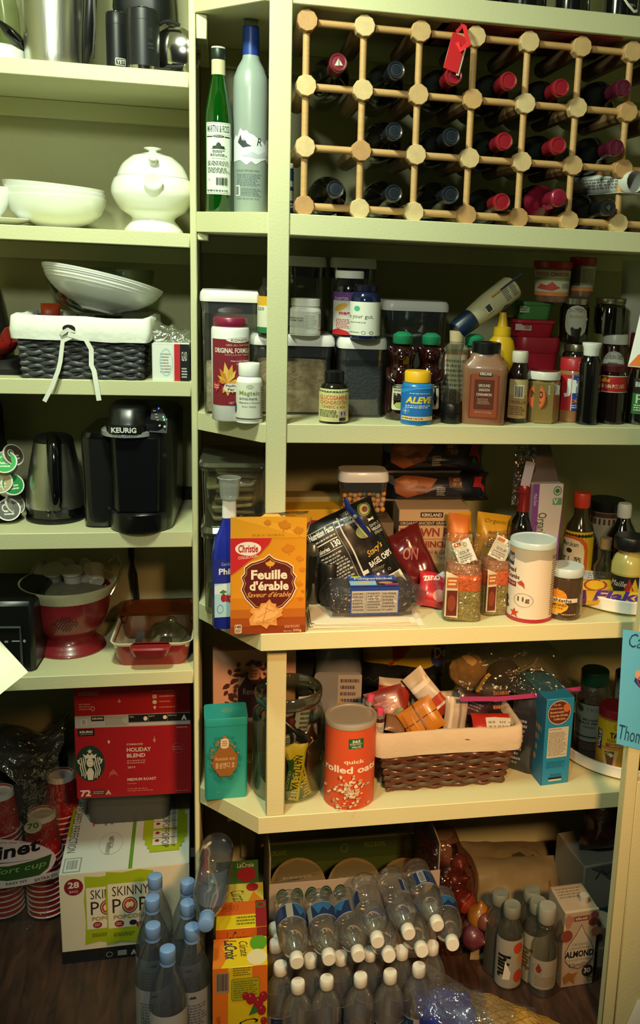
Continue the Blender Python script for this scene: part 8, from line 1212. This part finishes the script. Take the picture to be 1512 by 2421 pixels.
# flour bags
for i, (px0, px1, py, Y, c, ops, lab, zz) in enumerate([(1105, 1365, 2040, .22, '6e644c', [('t', 'WHITE', .26, .32, .48, .44, '8a4a34', {'rot': -40, 'b': .01}), ('e', .45, .1, .8, .6, '5a5a40', {'ring': .05}), ('s', .45, .15, .72, .4, '3a3a30', {'p': [(-1, .2), (-.3, .9), (.3, .3), (.9, .6), (.5, -.2), (0, .1), (-.5, -.4)]})], 'big cream flour bag lying behind the flavoured water bottles', .02), (1120, 1370, 2100, .09, '7d7052', [('s', .78, .3, .86, .6, '6a3a20', {'p': [(-.6, -1), (-.6, .2), (0, 1), (.6, .2), (.6, -1)]}), ('t', 'FLOUR', .86, .5, .96, .6, '6a5a40')], 'lower cream flour bag with gathered folds under the big one', .0)]):
    a = atY(px0, 2100, Y); b = atY(px1, 2100, Y); tp = atY((px0+px1)/2, 1992 if i == 0 else 2055, Y+.1).z; W_ = b.x-a.x; t = thing('flour_bag', lab, 'bag', ((a.x+b.x)/2, Y, (tp-.20) if i == 0 else tp-.17), rot=(radians(-52), radians(4), 0)); pouch(t, 'bag_film', W_, .24, .10, mat(c, .4, 0, .12, 12, coat=.2), ops, 120+i, wr=.014, p=3)
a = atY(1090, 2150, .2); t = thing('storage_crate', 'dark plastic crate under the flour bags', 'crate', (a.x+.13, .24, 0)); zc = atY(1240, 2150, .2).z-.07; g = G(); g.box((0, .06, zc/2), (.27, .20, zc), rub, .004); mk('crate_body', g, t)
# flavoured water
hw = mat('8f8f88', .15, coat=.5); hb_ = clear('d8dcd4', .14, .04, .12, '8a8c84')
def hint(lab, cap, Y, ops, zcap=.205, w_=.062):
    P = atZ(cap[0], cap[1], zcap); q = thing('flavoured_water_bottle', lab, 'water bottle', (P.x, P.y, 0), face(P.x, P.y), 'flavoured water bottles')
    turned(q, w_, zcap, [(0, .85), (.012, .97), (.05, 1), (.62, 1), (.70, .92), (.78, .70), (.83, .56), (.86, .54)], hb_, [('cap', [(.86, .60), (.87, .64), (.985, .64), (1, .58), (.995, .5)], mat('6f7268', .45))], [('wrap_label', .04, .64, 1.3, ops)], n=28, bodyname='clear_bottle')
hint('flavoured water bottle with orange fruit label, left one in front', (1211, 2137), 0, [('r', 0, 0, 1, 1, '8f8c84'), ('t', 'hint', .0, .42, .72, .68, '14120f', {'rot': -90, 'b': .05}), ('e', .62, .05, .92, .28, 'a83a1c'), ('e', .66, .62, .98, .9, 'a83a1c'), ('e', .74, .3, .96, .5, 'b5722a')])
hint('flavoured water bottle with brown lettering, behind the small round bottle', (1272, 2128), 0, [('r', 0, 0, 1, 1, '8a8878'), ('t', 'hint', -.1, .38, .62, .66, '5a4a2a', {'rot': -90, 'b': .04})])
hint('flavoured water bottle in the second row, left', (1183, 2108), 0, [('r', 0, 0, 1, 1, '3a3a34')]); hint('flavoured water bottle in the second row, right', (1258, 2102), 0, [('r', 0, 0, 1, 1, '3a3a34')])
P = atZ(1285, 2352, 0); zz = atY(1297, 2165, P.y).z
q = thing('juice_bottle', 'small round clear bottle with white label standing before the almond carton', 'bottle', (P.x, P.y+.02, 0), face(P.x, P.y)); turned(q, .062, zz+.012, [(0, .88), (.012, 1), (.05, .97), (.42, 1), (.56, .94), (.66, .66), (.72, .56), (.75, .54), (.76, .60), (.78, .60), (.79, .54), (.82, .52)], hb_, [('cap', [(.82, .62), (.83, .66), (.98, .66), (1, .6)], mat('8a8a82', .4))], [('wrap_label', .10, .44, 1.35, [('r', 0, 0, 1, 1, '8f8b7c'), ('s', .28, .1, .5, .45, '7a2a20', {'p': [(0, 1), (.8, -.2), (.4, -.9), (-.4, -.9), (-.8, -.2)]}), ('e', .2, .15, .5, .55, '6a5a4a', {'ring': .04}), ('f', .3, .55, .9, .9, '7a6a5a', {'n': 5})])], n=30, bodyname='clear_bottle')
# almond drink carton
P = atZ(1322, 2337, 0); P2 = atZ(1400, 2322, 0); wA = (P2-P).length*.98; hA = atY(1360, 2155, P.y+.005).z; rzA = math.atan2(P2.y-P.y, P2.x-P.x)
t = thing('almond_drink_carton', 'almond drink carton with white drop label and screw cap', 'carton', tuple(P), rzA-.04); ac = mat('a3917c', .45, 0, .04); dA = .10
g = G(); g.box((wA/2, dA/2, hA/2), (wA, dA, hA), ac, .0015); mk('carton_body', g, t)
drop = [(0, 1), (.25, .62), (.7, .15), (.92, -.2), (.9, -.6), (.5, -.9), (0, -1), (-.5, -.9), (-.9, -.6), (-.92, -.2), (-.7, .15), (-.25, .62)]
decal('front_print', wA, hA, [('r', 0, 0, 1, .06, 'a3917c'), ('r', 0, .05, 1, .12, '8c6a5c'), ('R', .28, .06, .70, .115, '5a2020', {'r': .1}), ('t', 'KIRKLAND', .31, .07, .67, .105, 'c9b8a8', {'b': .03}), ('e', .0, .02, .2, .2, '9a6a5c'), ('e', .7, .10, 1, .2, '6a3024'), ('e', .75, .01, .98, .10, '8a4a4c'), ('e', -.1, .22, .25, .38, '7a3a30'), ('e', .8, .22, 1.1, .34, '8c5a4a'), ('s', .03, .16, .97, .76, '4a3a30', {'p': drop}), ('s', .05, .175, .95, .75, 'aca498', {'p': drop}), ('t', 'ORGANIC', .26, .41, .74, .445, '6a5c50'), ('t', 'UNSWEETENED', .2, .465, .8, .49, '6a5c50'), ('t', 'ALMOND', .07, .51, .93, .60, '1c1815', {'b': .04}), ('t', 'NON-DAIRY BEVERAGE', .12, .62, .88, .645, '8a6a5a'), ('t', 'Vanilla', .22, .67, .76, .73, '4a2a20', {'i': .4}), ('e', .62, .72, .96, .88, '241c1c'), ('t', '30', .68, .76, .88, .83, 'c9c0b4', {'b': .03}), ('s', .05, .78, .5, .97, '8a5a2c', {'p': [(-1, .2), (-.3, .9), (.3, .6), (1, .8), (.5, -.1), (.7, -.9), (0, -.3), (-.7, -.8)]}), ('e', .8, .88, .95, .95, '4a3a2a', {'ring': .2})], planar((0, 0, 0), (1, 0, 0), (0, 0, 1), (0, -1, 0)), t)
decal('top_print', wA, dA, [('r', 0, .92, 1, 1, 'b5a48c'), ('f', .1, .1, .9, .5, '7a6a58', {'n': 4})], planar((0, 0, hA), (1, 0, 0), (0, 1, 0), (0, 0, 1)), t)
g = G(); g.lathe([(hA, .011), (hA+.016, .0115), (hA+.016, .009)], mat('a8a49a', .4), 20, T(wA*.72, dA*.35, 0)); mk('screw_cap', g, t)
# white and teal box, cups, purple bag, at the right
a = atY(1365, 2160, .12); b = atY(1470, 2160, .12); zt = atY(1400, 2045, .12).z; zl = atY(1400, 2165, .12).z
t = thing('tissue_case', 'white carton with teal base and black zigzag mark beside the end post', 'box', ((a.x+b.x)/2+.02, .12, zl), radians(8)); g = G(); W_ = b.x-a.x+.03; g.box((0, .08, (zt-zl)/2), (W_, .15, zt-zl), mat('83857c', .5, 0, .03), .003); mk('carton', g, t)
decal('front_print', W_, zt-zl, [('r', 0, .84, 1, 1, '22505c'), ('s', .05, .0, 1, .38, '55565a', {'p': [(-.9, .9), (-.5, .3), (-.1, -.6), (.4, -.9), (.9, -.6), (1, 1)]}), ('s', .2, .08, .9, .28, '1c1c20', {'p': [(-1, -.8), (-.7, .8), (-.4, -.4), (-.1, .8), (.2, -.4), (.5, .8), (1, -.2), (1, .2), (.5, 1), (.2, 0), (-.1, 1), (-.4, -.1), (-.7, 1), (-1, -.5)]})], planar((-W_/2, 0, 0), (1, 0, 0), (0, 0, 1), (0, -1, 0)), t)
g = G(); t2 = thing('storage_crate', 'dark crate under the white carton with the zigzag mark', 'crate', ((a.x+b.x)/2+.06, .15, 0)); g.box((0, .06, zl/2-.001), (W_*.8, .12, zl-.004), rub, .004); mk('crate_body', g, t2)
a = atY(1440, 2000, .14); t = thing('purple_bag', 'dark purple film bag stuffed under the lowest shelf by the end post', 'bag', (a.x+.02, .18, zt+.002)); pouch(t, 'film', .16, ZR[4]-zt-.012, .11, mat('2a1218', .25, 0, .3, 20, coat=.5), None, 131, wr=.014, p=3)
for i, (x, y) in enumerate([(1422, 2312), (1440, 2300)]):
    P = atZ(x, y, 0)
    for k in range(2):
        q = thing('foam_cup_stack' if 0 else 'foam_tub', ['white foam tub on the floor behind the almond carton', 'white foam tub stacked on another behind the almond carton', 'white foam tub on the floor next to the end post', 'white foam tub stacked on another next to the end post'][i*2+k], 'tub', (P.x+.01+.055*i, P.y+.06+.03*i, .0005+.056*k), 0, 'foam tubs'); g = G(); g.lathe([(0, .026), (.04, .031), (.048, .033), (.055, .033), (.0555, .029)], mat('7d7868', .6, 0, .05), 24); mk('tub_body', g, q)
# plastic wrap with blue and yellow mesh bag at the bottom
fz = clear('eef0f3', .07, .06, .05, 'c8d0dc', 1.0, 26, .35)
Pn = atZ(1040, 2240, .26); Pr = atZ(1215, 2335, .12); 
t = thing('shrink_wrap', 'crumpled clear plastic wrap pulled off the water bottles', 'plastic wrap', (Pn.x, Pn.y, 0))
x_r = Pr.x-Pn.x; y_r = Pr.y-Pn.y
film(t, 'film', lambda u, v: (-.035+(.235)*u, -.02-.30*v+(y_r*.0), .235*(1-u)**1.2*(1-.25*v)+.10*u*(1-.3*v)+.01*sin(8*v)+.008), 30, 26, fz, .014, 20, 12)
g = G(); Pt = atZ(1195, 2305, .15); M = T(Pt.x-Pn.x, Pt.y-Pn.y, .15)@RY(-30)@RZ(20); g.add([tuple(M@Vector(p)) for p in [(-.012, 0, 0), (.002, .001, .012), (.014, 0, .026), (.010, -.002, -.004), (.0, 0, -.016)]], [(0, 1, 2, 3, 4)], mat('b5b3a8', .5)); mk('torn_tag', g, t)
P = atZ(1100, 2380, .13); t = thing('lemon_net_bag', 'yellow mesh bag with blue film band lying at the front of the floor', 'net bag', (P.x-.02, P.y+.12, .002)); ym = mat('a07a2a', .6, 0, .35, 50, 1.0, 90)
def nb(u, v): a = 2*pi*u; k = max(.03, sin(pi*min(1, .06+v*.9))**.5); return (-.08+.36*v, -.06-.19*v+.075*cos(a)*k, .062+.060*sin(a)*k+.022*(1-v))
g = G(); g.grid(nb, 28, 26, ym); body = mk('fruit_mass', g, t, 60)
for vv in body.data.vertices: vv.co += Vector((0, 0, 1))*nz(vv.co.x, vv.co.y, vv.co.z, 26, .012)
net = mat('8a6420', .5, 0, .1)
g = G()
for k in range(26):
    for s in (-1, 1):
        pts = []
        for j in range(23):
            v = .25+.72*j/22; u = (k/26+s*v*.55) % 1; p = nb(u, v); c_ = Vector((-.08+.36*v, -.06-.19*v, .062+.022*(1-v))); p = c_+(Vector(p)-c_)*1.03; p.z += nz(p.x, p.y, p.z, 26, .012); pts.append(tuple(p))
        g.tube(pts, .0008, net, 4)
o = mk('mesh_net', g, t, 60); o['kind'] = 'stuff'
bf = mat('2438a0', .3, 0, .45, 26, coat=.4)
film(t, 'blue_band', lambda u, v: tuple(Vector(nb((u*.6-.02) % 1, .02+.30*v))+Vector((-.004, -.004, .010))), 22, 12, bf, .008, 30, 7)
film(t, 'clear_band', lambda u, v: tuple(Vector(nb((u*.6+.0) % 1, .0+.40*v))+Vector((-.004, -.006, .020))), 22, 14, clear('dde0ea', .16, .05, .05, 'ccd', 1, 26), .012, 30, 17)
# ================================================================== NOTES
yP = YJ-.0005
def note(lab, cat, px, Y, c, ops, nm='paper_note', wob=.002, r=.5):
    pts = [atY(x, y, Y if not isinstance(Y, tuple) else Y[i]) for i, (x, y) in enumerate(px)]; c0 = pts[0]; t = thing(nm, lab, cat, tuple(c0)); n = 8
    def fn(u, v, e=0): p = (pts[0]*(1-u)+pts[1]*u)*(1-v)+(pts[3]*(1-u)+pts[2]*u)*v; return (p.x-c0.x, p.y-c0.y-e-wob*sin(3*u+2*v), p.z-c0.z)
    g = G(); g.grid(lambda u, v: fn(u, v), n, n, mat(c, r, 0, .02)); g.grid(lambda u, v: fn(u, v, -.0002), n, n, mat(c, r, 0, .02)); mk('sheet', g, t, 60)
    if ops: decal('handwriting', 1, 1, ops, lambda u, v, e: fn(u, 1-v, e*.8), t, ustep=.12, vstep=.12)
    return t
note('sky blue paper with dark handwriting stuck on the end post', 'note', [(1472, 1488), (1620, 1508), (1606, 1800), (1455, 1757)], yP-.001, '5ab6ea', [('t', 'Ca', .10, .02, .30, .14, '26466a', {'i': .3}), ('t', 'Thom', .03, .82, .40, .95, '1c4668', {'i': .2}), ('s', .20, .30, .42, .50, '2a3a8a', {'p': [(-.9, -.2), (-.5, .7), (0, .3), (.6, .9), (.9, 0), (.3, -.8), (-.4, -.5)]}), ('e', .22, .32, .34, .40, 'c9a08a'), ('e', .26, .36, .44, .46, '8a4a5a', {'ring': .2})])
note('white printed paper with orange stripes hanging at the upper part of the end post', 'note', [(1522, 700), (1640, 700), (1640, 880), (1482, 866)], (YJ-.01, YJ-.01, -.27, -.27), 'f4f4f0', [('s', 0, .78, .6, 1.0, 'f08040', {'p': [(-1, -.9), (-.6, .6), (.6, .5), (1, -.9)]}), ('r', .06, .28, .4, .34, 'f09050'), ('r', .3, .8, .6, .86, 'f4f4f0')])
note('rounded white paper corner on the board beside the end post, near the floor', 'note', [(1505, 2365), (1640, 2330), (1640, 2560), (1470, 2440)], YJ-.003, 'eef0ea', None)
note('cream paper note hanging in front of the toaster oven', 'note', [(-60, 1440), (4, 1520), (66, 1590), (-60, 1690)], (-.10, -.12, -.26, -.28), 'fbf6e0', None)
